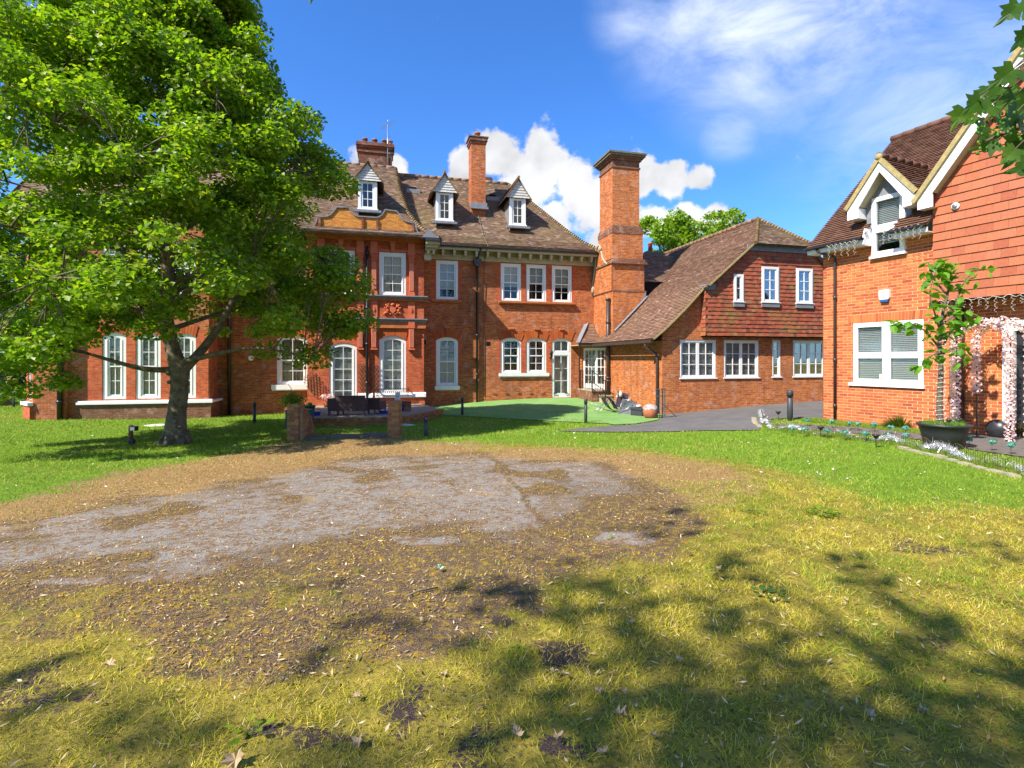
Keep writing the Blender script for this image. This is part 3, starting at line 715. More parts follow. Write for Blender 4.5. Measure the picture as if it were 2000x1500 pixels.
# lightning conductor, roof vents
b = MB(); cr = [(-5.9,3.6,11.4),(-5.75,1.5,9.0),(-5.72,.3,7.7),(-5.7,-.72,7.02),(-5.78,-.62,6.7),(-5.75,-.08,6.5),(-5.75,-.03,4),(-5.75,-.03,-.2)]
b.tube([(x, y, z+.03) for x, y, z in cr], .016, 5); b.build('conductor_cable', 'grey_stone', mansion)
def on_roof(a, pr=prof): return float(np.interp(-a, [-q[0] for q in pr], [q[1] for q in pr]))
for (x, a) in ((-9.0,-3.0),(-4.75,-2.9)):
    b = MB(); z = on_roof(a); b.box(x-.16, x+.16, -a-.12, -a+.2, z-.1, z+.14); b.build('roof_vent', 'dark', mansion)
    b = MB(); b.box(x-.35, x+.35, -a-.26, -a-.12, z-.23, z-.02); b.build('lead_flashing', 'lead', mansion)
# -- the parapet bay
BP = 1.2; uc = -11.24
def mir(x): return 2*uc-x
bh = [(-10.72,-9.56,4.5,6.40), (mir(-9.56),mir(-10.72),4.5,6.40), (-10.72,-9.56,.10,2.68,.18), (-12.82,-11.68,-.32,2.35,.16)]
b = MB(); wall(b, -13.72, -8.76, -1.6, 7.2, -BP, bh); b.face([(-8.76,-BP,-1.6),(-8.76,.1,-1.6),(-8.76,.1,7.2),(-8.76,-BP,7.2)])
b.face([(-13.72,-BP,-1.6),(-13.72,-BP,7.2),(-13.72,.1,7.2),(-13.72,.1,-1.6)]); b.build('bay_wall', 'brick_red', mansion)
for i in (0, 1): mwin(*bh[i], BP, rows=4, fw=.15, blind='curtain', bl=.9, sd=.05)
mwin(*bh[2][:4], BP, rise=.18, rows=5, fw=.15, blind='venetian', sash=False, name='window')
mwin(*bh[3][:4], BP, rise=.14, rows=5, sash=False, fw=.15, name='door', door=True, blind='venetian')
gauged(-10.72, -9.56, 2.68, .18, BP, n=13, h=.36, ext=.1, key=False); gauged(mir(-9.56), mir(-10.72), 2.68, .18, BP, n=13, h=.36, ext=.1, key=False)
y = -BP
def bb(parts, name, m):
    b = MB()
    for q in parts: b.box(*q)
    return b.build(name, m, mansion)
# plinth cap, strings, cornice
for (x0, x1) in ((-11.63,-11.0),(-10.9,-8.68)): 
    b = MB(); b.prism([(-.14,-.06),(.0,-.10),(.0,.14),(-.07,.14),(-.13,.06)], x0, x1, mp=lambda a, yy, z: (yy, y+a, z)); b.build('plinth_cap', 'white', mansion)
bb([(-13.74,-13.0,y-.06,y,-1.5,-.12),(-11.6,-8.72,y-.06,y-.0,-1.5,-.10)], 'plinth', 'brick_red')
bb([(-13.85,-8.62,y-.20,y,3.40,3.45),(-13.82,-8.66,y-.13,y,3.30,3.398)], 'string_course', 'lead')
bb([(-13.80,-8.68,y-.09,y,3.08,3.30),(-13.78,-8.7,y-.11,y,3.02,3.075)], 'string_course', 'terracotta_d')
bb([(-13.85,-8.60,y-.22,y,4.42,4.47),(-13.82,-8.66,y-.15,y,4.34,4.418)], 'string_course', 'lead')
bb([(-13.80,-8.7,y-.08,y,4.24,4.34)], 'string_course', 'terracotta_d')
bb([(-13.85,-8.62,y-.30,y+.1,7.16,7.20),(-13.80,-8.66,y-.26,y,7.06,7.158),(-13.78,-8.68,y-.20,y,6.95,7.058),(-13.76,-8.7,y-.12,y,6.86,6.948)], 'cornice', 'terracotta_d')
bb([(-13.74,-8.74,y-.03,y,6.42,6.50),(-13.74,-8.74,y-.05,y,6.50,6.53)], 'frieze', 'terracotta')
bb([(-13.86,-8.6,y-.31,y+.1,7.20,7.225)], 'lead_flashing', 'lead')
# pilasters: base, fluted shaft, capital, block; the lower order hangs as tapered brackets
pil = [-10.95, -9.32, mir(-10.95), mir(-9.32)]
def pilaster(c):
    o = bb([(c-.10,c+.10,y-.07,y,4.66,5.98),(c-.15,c+.15,y-.12,y,4.47,4.60),(c-.13,c+.13,y-.10,y,4.60,4.66),
        (c-.12,c+.12,y-.10,y,5.98,6.05),(c-.17,c+.17,y-.16,y,6.30,6.38),(c-.15,c+.15,y-.13,y,6.38,6.46),(c-.15,c+.15,y-.12,y,6.46,6.84)], 'pilaster', 'terracotta')
    f = MB()
    for k in range(5): x = c-.08+.16*k/4; f.box(x-.012, x+.012, y-.11, y-.072, 4.7, 5.93)
    f.build('fluting', 'terracotta_p', o)
    q = MB(); q.prism([(c-.11,6.05),(c+.11,6.05),(c+.16,6.30),(c-.16,6.30)], y-.12, y)
    for s in (-1, 1):
        q.tube([(c+s*.13+.045*math.cos(t)*s, y-.15, 6.22+.045*math.sin(t)) for t in np.linspace(0, 5.2, 9)], .018, 5)
        q.ball((c+s*.06, y-.14, 6.12), .04, .03, .06, 6, 4)
    q.build('capital', 'terracotta', o)
    o2 = MB(); o2.prism([(c-.10,2.12),(c+.10,2.12),(c+.13,3.02),(c-.13,3.02)], y-.14, y); o2.box(c-.15,c+.15,y-.17,y,2.05,2.115)
    o2.box(c-.15,c+.15,y-.19,y,3.02,3.10); o2.box(c-.14,c+.14,y-.16,y,3.11,3.30)
    o2 = o2.build('bracket', 'terracotta', mansion); f = MB()
    for k in range(4): x = c-.075+.15*k/3; f.box(x-.013, x+.013, y-.18, y-.142, 2.16, 2.98)
    f.build('fluting', 'terracotta_p', o2)
    q = MB(); q.box(c-.15,c+.15,y-.05,y,3.46,4.22); q = q.build('panel', 'terracotta', mansion)
    d = MB(); d.prism([(c,3.72),(c+.045,3.84),(c,3.96),(c-.045,3.84)], y-.085, y-.051); d.build('diamond', 'terracotta_d', q)
for c in pil: pilaster(c)
for c in (-10.14, mir(-10.14)):
    q = MB(); q.prism([(c-.07,6.42),(c+.07,6.42),(c+.11,6.8),(c-.11,6.8)], y-.14, y); q.box(c-.14,c+.14,y-.2,y,6.8,6.86); q.build('keystone', 'terracotta', mansion)
# carved crest
q = MB(); cx = -10.14; cz = 3.86
q.prism([(cx-.14,cz+.1),(cx-.12,cz-.08),(cx,cz-.2),(cx+.12,cz-.08),(cx+.14,cz+.1),(cx,cz+.14)][::-1], y-.10, y)
q.ball((cx,y-.08,cz+.2), .10, .07, .07, 8, 5, jit=.1)
for s in (-1, 1):
    for (dx, dz, r) in ((.2,.12,.075),(.28,.18,.06),(.22,-.06,.07),(.30,-.16,.07),(.36,-.2,.045),(.18,.22,.05),(.33,.06,.05),(.1,-.22,.05)):
        q.ball((cx+s*dx, y-.05, cz+dz), r, .05, r*.8, 7, 5, jit=.25)
    q.tube([(cx+s*(.16+.2*math.sin(t)*.6), y-.07, cz-.2+.4*t/3) for t in np.linspace(0,3,8)], .025, 5)
q.build('carved_crest', 'terracotta', mansion)
# parapet with its double curved humps and grey coping
def zz(py): return CZ-(py-HOR)/FOC*MF.w(-10.2, BP)[1]
hump = [(uc,428),(735,428),(741,426),(746,422),(750,416),(752,411.5),(764,412.5),(775,413),(779,419),(785,427),(791,431),(801,433),(810,433),(811,440),(815,448),(821,456)]
R1 = [(uc if p[0] == uc else MF.u(p[0], BP), zz(p[1])) for p in hump]; R1[-1] = (R1[-1][0], 7.22); R1[-2] = (R1[-2][0], 7.38)
top = [(mir(x), z) for x, z in R1[::-1]]+R1[1:]
b = MB()
for (a, c) in zip(top, top[1:]): 
    if c[0]-a[0] > 1e-4: b.prism([(a[0],7.226),(c[0],7.226),(c[0],c[1]),(a[0],a[1])], y-.02, y+.22)
b.build('parapet', 'brick_orange', mansion)
b = MB()
for (a, c) in zip(top, top[1:]): b.bar((a[0],y+.10,a[1]+.02), (c[0],y+.10,c[1]+.02), .34, .055, up=(0,0,1) if abs(c[0]-a[0]) > abs(c[1]-a[1]) else (1,0,0))
b.build('coping', 'lead', mansion)
for c in (708.5, 737): 
    c = MF.u(c, BP); b = MB(); b.box(c-.045, c+.045, y-.09, y-.021, 7.226, 7.82); b.build('parapet_rib', 'brick_sooty', mansion)
for c in (MF.u(806, BP), mir(MF.u(806, BP))):
    b = MB(); b.box(c-.05, c+.05, y-.09, y-.021, 7.226, 7.75); b.build('parapet_rib', 'brick_sooty', mansion)
# iron balconette
bl = empty('iron_balconette', (0,0,0)); bl.parent = mansion
b = MB(); x0, x1 = MF.u(736,1.5), MF.u(797,1.5)
for z in (.06,.30,.34): b.bar((x0,y-.28,z),(x1,y-.28,z),.02); [b.bar((x,y-.28,z),(x,y,z),.02) for x in (x0,x1)]
for k in range(15):
    x = x0+(x1-x0)*(k+.5)/15; b.tube([(x+.04*math.cos(t), y-.28, .18+.07*math.sin(t)) for t in np.linspace(0,6.28,8)], .009, 4)
for x in (x0, x1): b.bar((x,y-.28,.0),(x,y-.28,.42),.025); b.bar((x,y-.28,.4),(x+.02,y,.05),.015)
b.build('railing', 'black', bl)
# -- left wall: window, globe lamp, pipes
mwin(-15.15,-13.85,.5,2.7, 0, rise=.16, rows=4, fw=.15, blind='curtain', room='room'); mwin(-15.15,-13.85,4.5,6.38, 0, rows=4, fw=.15, blind='roller', bl=.5)
ledge(-15.35,-13.72,.28,.495,0,.16,'white'); gauged(-15.15,-13.85,2.7,.16,0)
# -- the two bays of the left wing
P1 = 1.3; x0b, x1b = -22.4, -17.5
gb = [(-21.27,-20.46,.05,2.68,.14), (-20.12,-19.25,.05,2.68,.14), (-18.86,-17.98,.05,2.68,.14), (-21.27,-20.46,4.3,6.4), (-20.12,-19.25,4.3,6.4), (-18.86,-17.98,4.3,6.4)]
b = MB(); wall(b, x0b, x1b, -1.6, EZ, -P1, gb); b.face([(x1b,-P1,-1.6),(x1b,.1,-1.6),(x1b,.1,EZ),(x1b,-P1,EZ)]); b.build('bay_wall', 'brick', mansion)
for i, h in enumerate(gb): mwin(*h[:4], P1, rise=.14 if i < 3 else 0, rows=4, fw=.17, blind='roller', bl=(1.,1.,1.,.4,.5,.6)[i], room='room')
b = MB(); b.box(-22.04,x1b+.10,-P1-.10,-P1,-1.6,-.14); b.box(x1b,x1b+.10,-P1,0,-1.6,-.14); b.build('plinth', 'brick_low', mansion)
b = MB(); b.box(-22.08,x1b+.18,-P1-.18,-P1,-.14,-.05); b.box(-22.06,x1b+.15,-P1-.13,-P1+.0,-.05,.0); b.box(x1b,x1b+.18,-P1,0,-.14,-.05); b.build('plinth_cap', 'white', mansion)
b = MB()
for (a, c) in ((-21.75,-21.28),(-20.45,-20.13),(-19.24,-18.87),(-17.97,-17.52)): b.box(a, c, -P1-.007, -P1+.01, .0, 2.85)
b.build('red_dressing', 'brick_red', mansion)
for h in gb[:3]: gauged(h[0], h[1], 2.68, .14, P1, n=9, h=.3, ext=.1, key=False)
P2 = 1.5; b = MB(); wall(b, -23.45, x0b, -1.6, EZ, -P2); b.face([(x0b,-P2,-1.6),(x0b,-P1+.01,-1.6),(x0b,-P1+.01,EZ),(x0b,-P2,EZ)]); b.build('bay_wall', 'brick', mansion)
# canted face at the far left with its own window
cant = empty('canted_bay', (-23.45,-P2,0), R_(-50)+math.pi); cant.parent = mansion
cant.rotation_euler = (0, 0, R_(58))
# the canted face is built in the frame of its own: x runs back towards the corner
def cpt(t, d, z): ca, sa = math.cos(R_(128)), math.sin(R_(128)); return (-23.45+t*ca-d*sa*-1*-1, -P2+t*sa+d*ca*-1*-1, z)
cant.rotation_euler = (0, 0, R_(-52)); L_ = 1.15; cant.location = (-23.45-L_*math.cos(R_(52)), -P2+L_*math.sin(R_(52)), 0)
b = MB(); wall(b, 0, L_, -1.6, EZ, 0, [(.32,.88,.05,2.68),(.32,.88,4.3,6.4)]); b.box(-.05,L_+.02,-.10,-.001,-1.6,-.14); b.build('wall', 'brick_red', cant)
b = MB(); b.box(-.1,L_+.05,-.17,-.0,-.14,-.02); b.build('plinth_cap', 'white', cant)
b = MB(); ww = [(.32,.88,.05,2.68),(.32,.88,4.3,6.4)]
for (a, c, d, e) in ww:
    b.box(a,a+.1,.04,.12,d,e); b.box(c-.1,c,.04,.12,d,e); b.box(a+.1,c-.1,.04,.12,d,d+.1); b.box(a+.1,c-.1,.04,.12,e-.12,e)
    b.box((a+c)/2-.015,(a+c)/2+.015,.06,.1,d+.1,e-.12)
    for k in (1,2,3): z = d+.1+(e-d-.2)*k/4; b.box(a+.1,c-.1,.055,.105,z-.02,z+.02)
    
b.build('window_frame', 'white', cant); b = MB()
for (a, c, d, e) in ww: b.box(a+.1,c-.1,.08,.085,d+.1,e-.12)
b.build('pane', 'glass', cant); b = MB()
for (a, c, d, e) in ww: b.box(a+.02,c-.02,.2,.21,d,e)
b.build('curtain', 'curtain', cant)
b = MB(); b.face([(-25.4,4,-1.6),(-24.2,-.5,-1.6),(-24.2,-.5,EZ),(-25.4,4,EZ)]); b.build('wall', 'brick', mansion)
# -- downpipes and lamps on the mansion
downpipe(mansion, [(-6.02,-.66,6.93),(-6.08,-.5,6.75),(-6.12,-.12,6.45),(-6.12,-.11,-.55)], .058, head=(-6.12,-.10,6.42), collars=[(-6.12,-.11,4.9),(-6.12,-.11,2.8),(-6.12,-.11,.9)])
downpipe(mansion, [(uc,y-.10,6.6),(uc,y-.10,-.4)], .06, collars=[(uc,y-.10,z) for z in (6.3,5.0,3.9,2.3,.6)])
downpipe(mansion, [(-17.05,-.1,6.8),(-17.05,-.1,-.9)], .07, collars=[(-17.05,-.1,z) for z in (5,3,1,)])
downpipe(mansion, [(-22.55,-P2-.09,6.8),(-22.55,-P2-.09,-.75)], .085, collars=[(-22.55,-P2-.09,z) for z in (5,2.6,.0)])
gl = MB(); gl.ball((MF.u(490,.25),-.25,1.68), .12, n=12, k=8); gl.tube([(MF.u(490,.25),0,1.6),(MF.u(490,.25),-.16,1.6)], .03, 6); gl.build('globe_lamp', 'white', mansion)
# -- dormers
def dormer(c, p, z0, z1, za, half_w, half_r, back, zr):
    """window in a white box, tall boarded gable, steep flared little roof"""
    D = empty('dormer', (0,0,0)); D.parent = mansion; y = -p
    b = MB(); b.box(c-half_w-.06, c-half_w+.06, y-.02, y+.14, z0-.05, z1+.02); b.box(c+half_w-.06, c+half_w+.06, y-.02, y+.14, z0-.05, z1+.02)
    b.box(c-half_w-.1, c+half_w+.1, y-.10, y+.1, z0-.12, z0-.04); a, d = c-half_w+.06, c+half_w-.06
    b.box(a, d, y+.0, y+.1, z1-.08, z1+.02); b.box(a, d, y+.0, y+.1, z0-.04, z0+.06); b.box(a, a+.09, y+.01, y+.09, z0+.06, z1-.08); b.box(d-.09, d, y+.01, y+.09, z0+.06, z1-.08)
    g0, g1 = a+.09, d-.09; b.box((g0+g1)/2-.014,(g0+g1)/2+.014,y+.02,y+.07,z0+.06,z1-.08)
    for k in (1,2): z = z0+.06+(z1-z0-.14)*k/3; b.box(g0, g1, y+.024, y+.068, z-.012, z+.012)
    b.build('window_frame', 'white', D)
    for i in range(2):
        for k in range(3):
            w = (g1-g0)/2; h = (z1-z0-.14)/3; inst('pane', pane_mesh(w, h), D, (g0+w*(i+.5), y+.046, z0+.06+h*(k+.5)))
    b = MB(); b.box(g0-.05, g1+.05, y+.30, y+.31, z0, z1); b.build('curtain', 'room', D)
    b = MB(); b.face([(c-half_w-.05,y,z0-.3),(c-half_w-.05,y,z1),(c-half_w-.05,y+back,z1),(c-half_w-.05,y+back,z0-.3)]); b.face([(c+half_w+.05,y,z0-.3),(c+half_w+.05,y+back,z0-.3),(c+half_w+.05,y+back,z1),(c+half_w+.05,y,z1)])
    b.face([(c-half_w-.05,y+.1,z1+.03),(c+half_w+.05,y+.1,z1+.03),(c+half_w+.05,y+back,z1+.03),(c-half_w-.05,y+back,z1+.03)]); b.build('cheek', 'lead', D)
    b = MB(); n = 7; hz = za-.08-z1                                  # weatherboards, each lapping the next
    for i in range(n):
        f0, f1 = i/n, (i+1)/n; w0 = (half_r-.06)*(1-f0)**1.12; w1 = (half_r-.06)*(1-f1)**1.12
        za_, zb_ = z1+.02+hz*f0, z1+.02+hz*f1+.015
        b.idx([(c-w0,y-.13,za_),(c+w0,y-.13,za_),(c+w1,y-.10,zb_),(c-w1,y-.10,zb_),(c-w0,y-.10,za_),(c+w0,y-.10,za_)], [(0,1,2,3),(4,5,1,0)])
    b.build('weatherboard', 'white_old', D)
    b = MB()
    for s in (-1, 1):                                                # flared roof slopes, tiled
        pts = [(half_r+.02,z1-.06),(half_r*.72,z1+.22*(za-z1)),(half_r*.45,z1+.5*(za-z1)),(.0,za)]
        P = resample(pts, .12)
        for (a0, q0), (a1, q1) in zip(P, P[1:]):
            yy = y-.19
            while yy < y+back:
                w = .16; l = .028; b.idx([(c+s*(a0+l),yy,q0+l*.6),(c+s*(a0+l),yy+w-.005,q0+l*.6),(c+s*(a1+.008),yy+w-.005,q1+.01),(c+s*(a1+.008),yy,q1+.01),(c+s*a0,yy,q0-.005),(c+s*a0,yy+w,q0-.005)],
                    [(0,1,2,3),(4,5,1,0),(4,0,3)] if s > 0 else [(3,2,1,0),(0,1,5,4),(3,0,4)], 0, random.random()); yy += w
            b.face([(c+s*a0,y-.22,q0-.02),(c+s*a0,y+back,q0-.02),(c+s*a1,y+back,q1-.02),(c+s*a1,y-.22,q1-.02)], 0, .3)
    b.build('roof_tiles', 'tile', D)['kind'] = 'stuff'
    b = MB(); b.tube([(c,y-.26,za+.03),(c,y+back,za+.03)], .07, 6); b.build('ridge', 'hip', D)
    b = MB(); b.box(c-half_w-.25, c+half_w+.25, y-.2, y-.02, z0-.24, z0-.13); b.build('lead_apron', 'lead', D)
    return D
dormer(-11.24, .35, 8.55, 9.75, 10.62, .36, .68, 2.4, 0)
dormer(-7.60, -.75, 8.55, 9.85, 10.80, .36, .68, 2.4, 0)
dormer(-3.86, -.75, 8.55, 9.85, 10.86, .36, .68, 2.4, 0)
# -- chimneys of the mansion
def chimney(x0, x1, y0, y1, z0, z1, m, cap=.12, pots=(), band=None, flash=True):
    Cn = empty('chimney', (0,0,0)); Cn.parent = mansion
    b = MB(); b.box(x0, x1, y0, y1, z0, z1-.3); b.build('stack', m, Cn)
    b = MB(); b.box(x0-cap*.5,x1+cap*.5,y0-cap*.5,y1+cap*.5,z1-.3,z1-.18); b.box(x0-cap,x1+cap,y0-cap,y1+cap,z1-.18,z1-.06); b.box(x0-cap*.8,x1+cap*.8,y0-cap*.8,y1+cap*.8,z1-.06,z1)
    b.build('cap', 'brick_sooty', Cn)
    if band: b = MB(); b.box(x0-.06,x1+.06,y0-.06,y1+.06,band,band+.1); b.build('band', 'brick_sooty', Cn)
    for (px_, py_, r, h) in pots:
        b = MB(); b.lathe([(r*1.05,z1),(r,z1+h*.3),(r*.9,z1+h*.8),(r*1.12,z1+h*.82),(r*1.12,z1+h),(r*.8,z1+h)], (px_,py_,0), 12); b.build('chimney_pot', 'terra' if len(pots) < 2 else 'brick_low', Cn)
    return Cn
c1 = chimney(MF.u(700,-3.2), MF.u(766,-3.2), 3.2, 4.1, 10.6, 12.98, 'brick_sooty', pots=[(MF.u(x,-3.6),3.65,.13,.36) for x in (713,732,751,762)], band=12.45)
c2 = chimney(-6.11, -5.36, 1.62, 2.5, 8.9, 13.15, 'brick', cap=.09, pots=[(-5.72,2.05,.15,.42)])
b = MB(); b.box(-6.17,-5.30,1.52,1.62,9.45,9.75); b.box(-6.22,-5.25,1.40,1.53,9.40,9.5); b.build('flashing', 'lead', c2)
b = MB(); b.box(-6.25,-5.22,1.5,2.6,13.15,13.2); b.build('moss', 'grey_stone', c2)
chimney(MF.u(949,-4.6), MF.u(956,-4.6), 4.4, 5.2, 10.5, 12.1, 'brick_side')
chimney(-20.6,-18.9, 3.4, 4.4, 10.3, 13.4, 'brick_side', pots=[(-20.2,3.9,.13,.4),(-19.6,3.9,.13,.4)])
# aerial on the chimney
ae = empty('tv_aerial', (*MF.w(MF.u(757,-3.15),-3.15), 11.3), MF.a, 'tall tv aerial on a thin pole strapped to the four pot chimney', 'aerial')
b = MB(); b.tube([(0,0,.1),(0,0,2.7)], .022, 6); b.tube([(0,0,2.7),(.02,0,3.0)], .012, 5); b.build('pole', 'alu', ae)
b = MB(); b.bar((-.35,0,2.45),(.35,.25,2.95),.02)
for k in range(13): t = k/12; x = -.35+.7*t; q = .05*t; b.bar((x-.03,.25*t-.14,2.45+.5*t+.06),(x+.03,.25*t+.14,2.45+.5*t-.02),.009)
b.bar((-.12,0,1.95),(.16,0,2.0),.02); b.bar((.05,0,1.55),(.17,0,1.75),.02)
for k in range(5): b.bar((-.12+.06*k,-.12,2.1),(-.12+.06*k,.12,2.05),.008)
b.build('antenna', 'alu', ae)
b = MB(); b.lathe([(.05,.0),(.05,.2)], (0,0,0), 8); b.build('bracket', 'alu', ae)
# porch over the side door: lean-to roof, wall, steps
por = empty('porch', (0,0,0)); por.parent = mansion
b = MB(); tiled(b, [(1.15,2.42),(.3,3.05),(-.1,3.5)], lambda x, a, z: (x-.25*0, -a, z), lambda a: -1.3+.95*max(0,(1.15-a))/1.25, lambda a: .32, g=.11, tw=.17)
b.build('roof_tiles', 'tile_wing', por)['kind'] = 'stuff'
b = MB(); b.bar((-1.32,-1.15,2.45),(-.35,.08,3.53),.2,.03); b.build('lead_hip', 'lead', por)
b = MB(); b.box(-1.3,.3,-1.24,-1.14,2.33,2.42); b.build('gutter', 'black', por)
b = MB(); b.box(-1.3,.3,-1.12,0,2.30,2.33); b.build('soffit', 'soffit', por)
downpipe(por, [(-1.22,-1.18,2.36),(-1.2,-1.1,2.2),(-.88,-.35,1.9),(-.86,-.2,1.7),(-.86,-.2,.0)], .035)
# french doors set across the corner
fd = empty('french_door', (-.62,-.2,0), 0); fd.parent = mansion
fd.rotation_euler = (0,0,R_(-62)); b = MB(); W2 = 1.62; z0, z1 = .14, 2.2
for (a, c) in ((0,.09),(W2/2-.07,W2/2-.004),(W2/2+.004,W2/2+.07),(W2-.09,W2)): b.box(a,c,-.03,.05,z0,z1)
b.box(.09,W2-.09,-.028,.048,z1-.12,z1); b.box(.09,W2-.09,-.028,.048,z0,z0+.28)
for h in range(2):
    a0 = .09+h*(W2/2-.02); a1 = a0+W2/2-.16
    for k in (1,2): x = a0+(a1-a0)*k/3; b.box(x-.014,x+.014,-.02,.04,z0+.28,z1-.12)
    for k in (1,2,3): z = z0+.28+(z1-z0-.4)*k/4; b.box(a0,a1,-.018,.038,z-.014,z+.014)
b.build('frame', 'white', fd); b = MB(); b.box(.09,W2-.09,.005,.011,z0+.28,z1-.12); b.build('pane', 'glass', fd)
b = MB(); b.box(.05,W2-.05,.2,.21,z0,z1); b.build('curtain', 'curtain', fd)
b = MB(); b.box(-.3,0,-.02,.1,-.6,2.5); b.box(W2,W2+.3,-.02,.1,-.6,2.5); b.box(0,W2,-.02,.1,-.6,z0); b.box(0,W2,-.02,.1,z1,2.5); b.build('surround', 'brick', fd)
b = MB(); b.box(-.9,.35,-1.9,-.1,-.8,.10); b.build('landing', 'brick_low', por)
b = MB(); b.box(-.92,.3,-1.95,-.1,.10,.15); b.box(-.55,.3,-2.3,-1.96,-.8,-.12); b.box(-.57,.3,-2.34,-1.96,-.12,-.07); b.box(-.25,.34,-2.66,-2.35,-.8,-.30); b.build('step', 'stone', por)

# -- railing of the porch steps
rl = empty('iron_railing', (*MF.w(-.9,1.95), .12), MF.a, 'black iron railing with upright bars beside the steps of the side porch', 'railing')
def rail(b, A, Bp, h=.95, n=8):
    b.bar((A[0],A[1],A[2]+h),(Bp[0],Bp[1],Bp[2]+h),.035,.02); b.bar((A[0],A[1],A[2]+.1),(Bp[0],Bp[1],Bp[2]+.1),.025)
    for k in range(n+1):
        t = k/n; q = [A[i]+(Bp[i]-A[i])*t for i in range(3)]; b.bar((q[0],q[1],q[2]+.1),(q[0],q[1],q[2]+h),.014)
b = MB(); rail(b,(0,0,0),(-.0,1.5,0),n=10); rail(b,(-.02,0,0),(.55,0,0),n=5); rail(b,(.02,0,0),(.35,-.7,-.45),n=5)
for q in ((0,0,0),(0,1.5,0),(.55,0,0)): b.bar((q[0],q[1],q[2]-.05),(q[0],q[1],q[2]+1.0),.04)
b.bar((.35,-.7,-.75),(.35,-.7,.55),.045); b.build('bars', 'black', rl)
def lantern(x, y, z, rz, label):
    L = empty('wall_lantern', (x, y, z), rz, label, 'lantern', 'wall lanterns by the side doors')
    b = MB(); b.tube([(0,0,-.15),(0,-.1,-.22),(0,-.2,-.15),(0,-.2,.1)], .012, 6); b.lathe([(.045,-.06),(.05,.06)], (0,0,-.12), 8); b.build('bracket', 'black', L)
    b = MB(); b.lathe([(.03,-.14),(.05,-.12),(.085,.1),(.10,.11),(.06,.19),(.015,.25)], (0,-.2,0), 6, sm=False); b.build('lamp_cage', 'black', L)
    b = MB(); b.lathe([(.055,-.1),(.083,.09)], (0,-.202,0), 6, sm=False); b.build('glass', 'glass', L)
lx, ly = MF.w(MF.u(1075,.05), .05); lantern(lx, ly, CZ-(693-HOR)/FOC*ly, MF.a, 'small black lantern on the pier between the white door and the arched sash')
lx, ly = EF.w(.0, -6.35); lantern(lx-.02, ly, CZ-(686-HOR)/FOC*ly, EF.a-R_(90), 'larger black lantern on the orange side wall above the porch steps')

# ------------------------------------------------------------------ the wing with the catslide roof and the great chimney
wing = empty('brick_wing', (*EF.o, 0), EF.a, 'low brick wing with sweeping tiled roof, tile hung upper floor and huge chimney', 'building')
fr = [(.78,2.42,.89,2.40), (2.77,4.42,.89,2.40), (5.06,5.49,.91,2.42), (6.09,7.75,.91,2.42)]
b = MB(); wall(b, 0, 10, -1.6, 2.52, 0, fr)
vp = [(-.5,2.42),(0,2.80),(.87,3.60),(1.75,4.5)]
for (a, c) in zip(vp, vp[1:]):
    a0 = max(a[0], 0); za = a[1] if a[0] >= 0 else 2.80
    if c[0] > 0: b.face([(a0,0,2.52),(c[0],0,2.52),(c[0],0,c[1]-.06),(a0,0,za-.06)])
b.build('wall', 'brick_side', wing)
b = MB(); wall(b, 0, 0, -1.6, 2.7, 0)
b.face([(0,0,-1.6),(0,0,2.72),(0,4.47,2.72),(0,4.47,-1.6)]); b.build('side_wall', 'brick_side', wing)
for i, h in enumerate(fr):
    if i == 2: window(wing, *h, 0, cols=1, rows=4, sash=False, fw=.07, sd=.04, blind='venetian', y_off=.02)
    else: window(wing, *h, 0, cols=2, rows=3, sash=False, fw=.07, leaves=2, sd=.065, bar=.028, blind='venetian', y_off=.02)
    b = MB(); b.box(h[0]-.03, h[1]+.03, -.05, .04, h[2]-.045, h[2]-.001); b.build('sill', 'white', wing)
# jettied tile hung storey
JP = .35; zj = 2.58
def zslope(u): return float(np.interp(u, [-.5,0,.87,1.75,3.84,5.2,6.6,9.9], [2.42,2.80,3.60,4.5,6.25,7.65,6.25,3.2]))
up = [(2.97,3.42,3.92,5.02), (4.27,5.08,3.94,5.38), (5.93,6.74,3.94,5.38)]
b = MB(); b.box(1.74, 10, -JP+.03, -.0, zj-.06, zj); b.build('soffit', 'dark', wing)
b = MB(); wall(b, 1.72, 10, zj, 4.4, -JP+.04, [(h[0],h[1],h[2],4.4) for h in up])
xs = np.arange(1.72, 10, .1)
def holez(x): 
    for h in up:
        if h[0] < x < h[1]: return h[3]
    return 4.4
for x in xs:
    zt = min(zslope(x+.05), 6.3)-.02; zb = holez(x+.05)
    if zt > zb: b.face([(x,-JP+.04,zb),(x+.1,-JP+.04,zb),(x+.1,-JP+.04,zt),(x,-JP+.04,zt)])
b.face([(1.72,-JP+.04,zj),(1.72,-JP+.04,4.45),(1.72,.0,4.45),(1.72,.0,zj)]); b.build('tile_backing', 'hung_old', wing)
hm = MB(); hm.idx([(-.082,-.030,0),(.082,-.030,0),(.080,-.006,.17),(-.080,-.006,.17),(-.082,-.012,0),(.082,-.012,0)], [(0,1,2,3),(4,5,1,0),(4,0,3),(1,5,2)]); hme = hm.mesh('hung_tile', 'hung_old')
pieces = []; g = .163; r_ = 0; z = zj-.02
while z < 6.05:
    x = 1.80-(.0825 if r_ % 2 else 0)
    while x < 9.4:
        a, c = max(x, 1.715), x+.165
        for h in up:
            if h[2]-g+.02 < z < h[3]:
                if a < h[0] < c: 
                    if c > h[1]: pass
                    c = h[0]
                elif a < h[1] < c: a = h[1]
                elif h[0] <= a and c <= h[1]: c = a
        if c-a > .03 and z+g*.75 < zslope(a if (a+c)/2 < 5.2 else c)+.03: pieces.append(((a+c)/2, z, (c-a)/.165))
        x += .167
    z += g; r_ += 1
pieces.sort(key=lambda q: q[0]+abs(q[1]-3)*.25); st = MB()
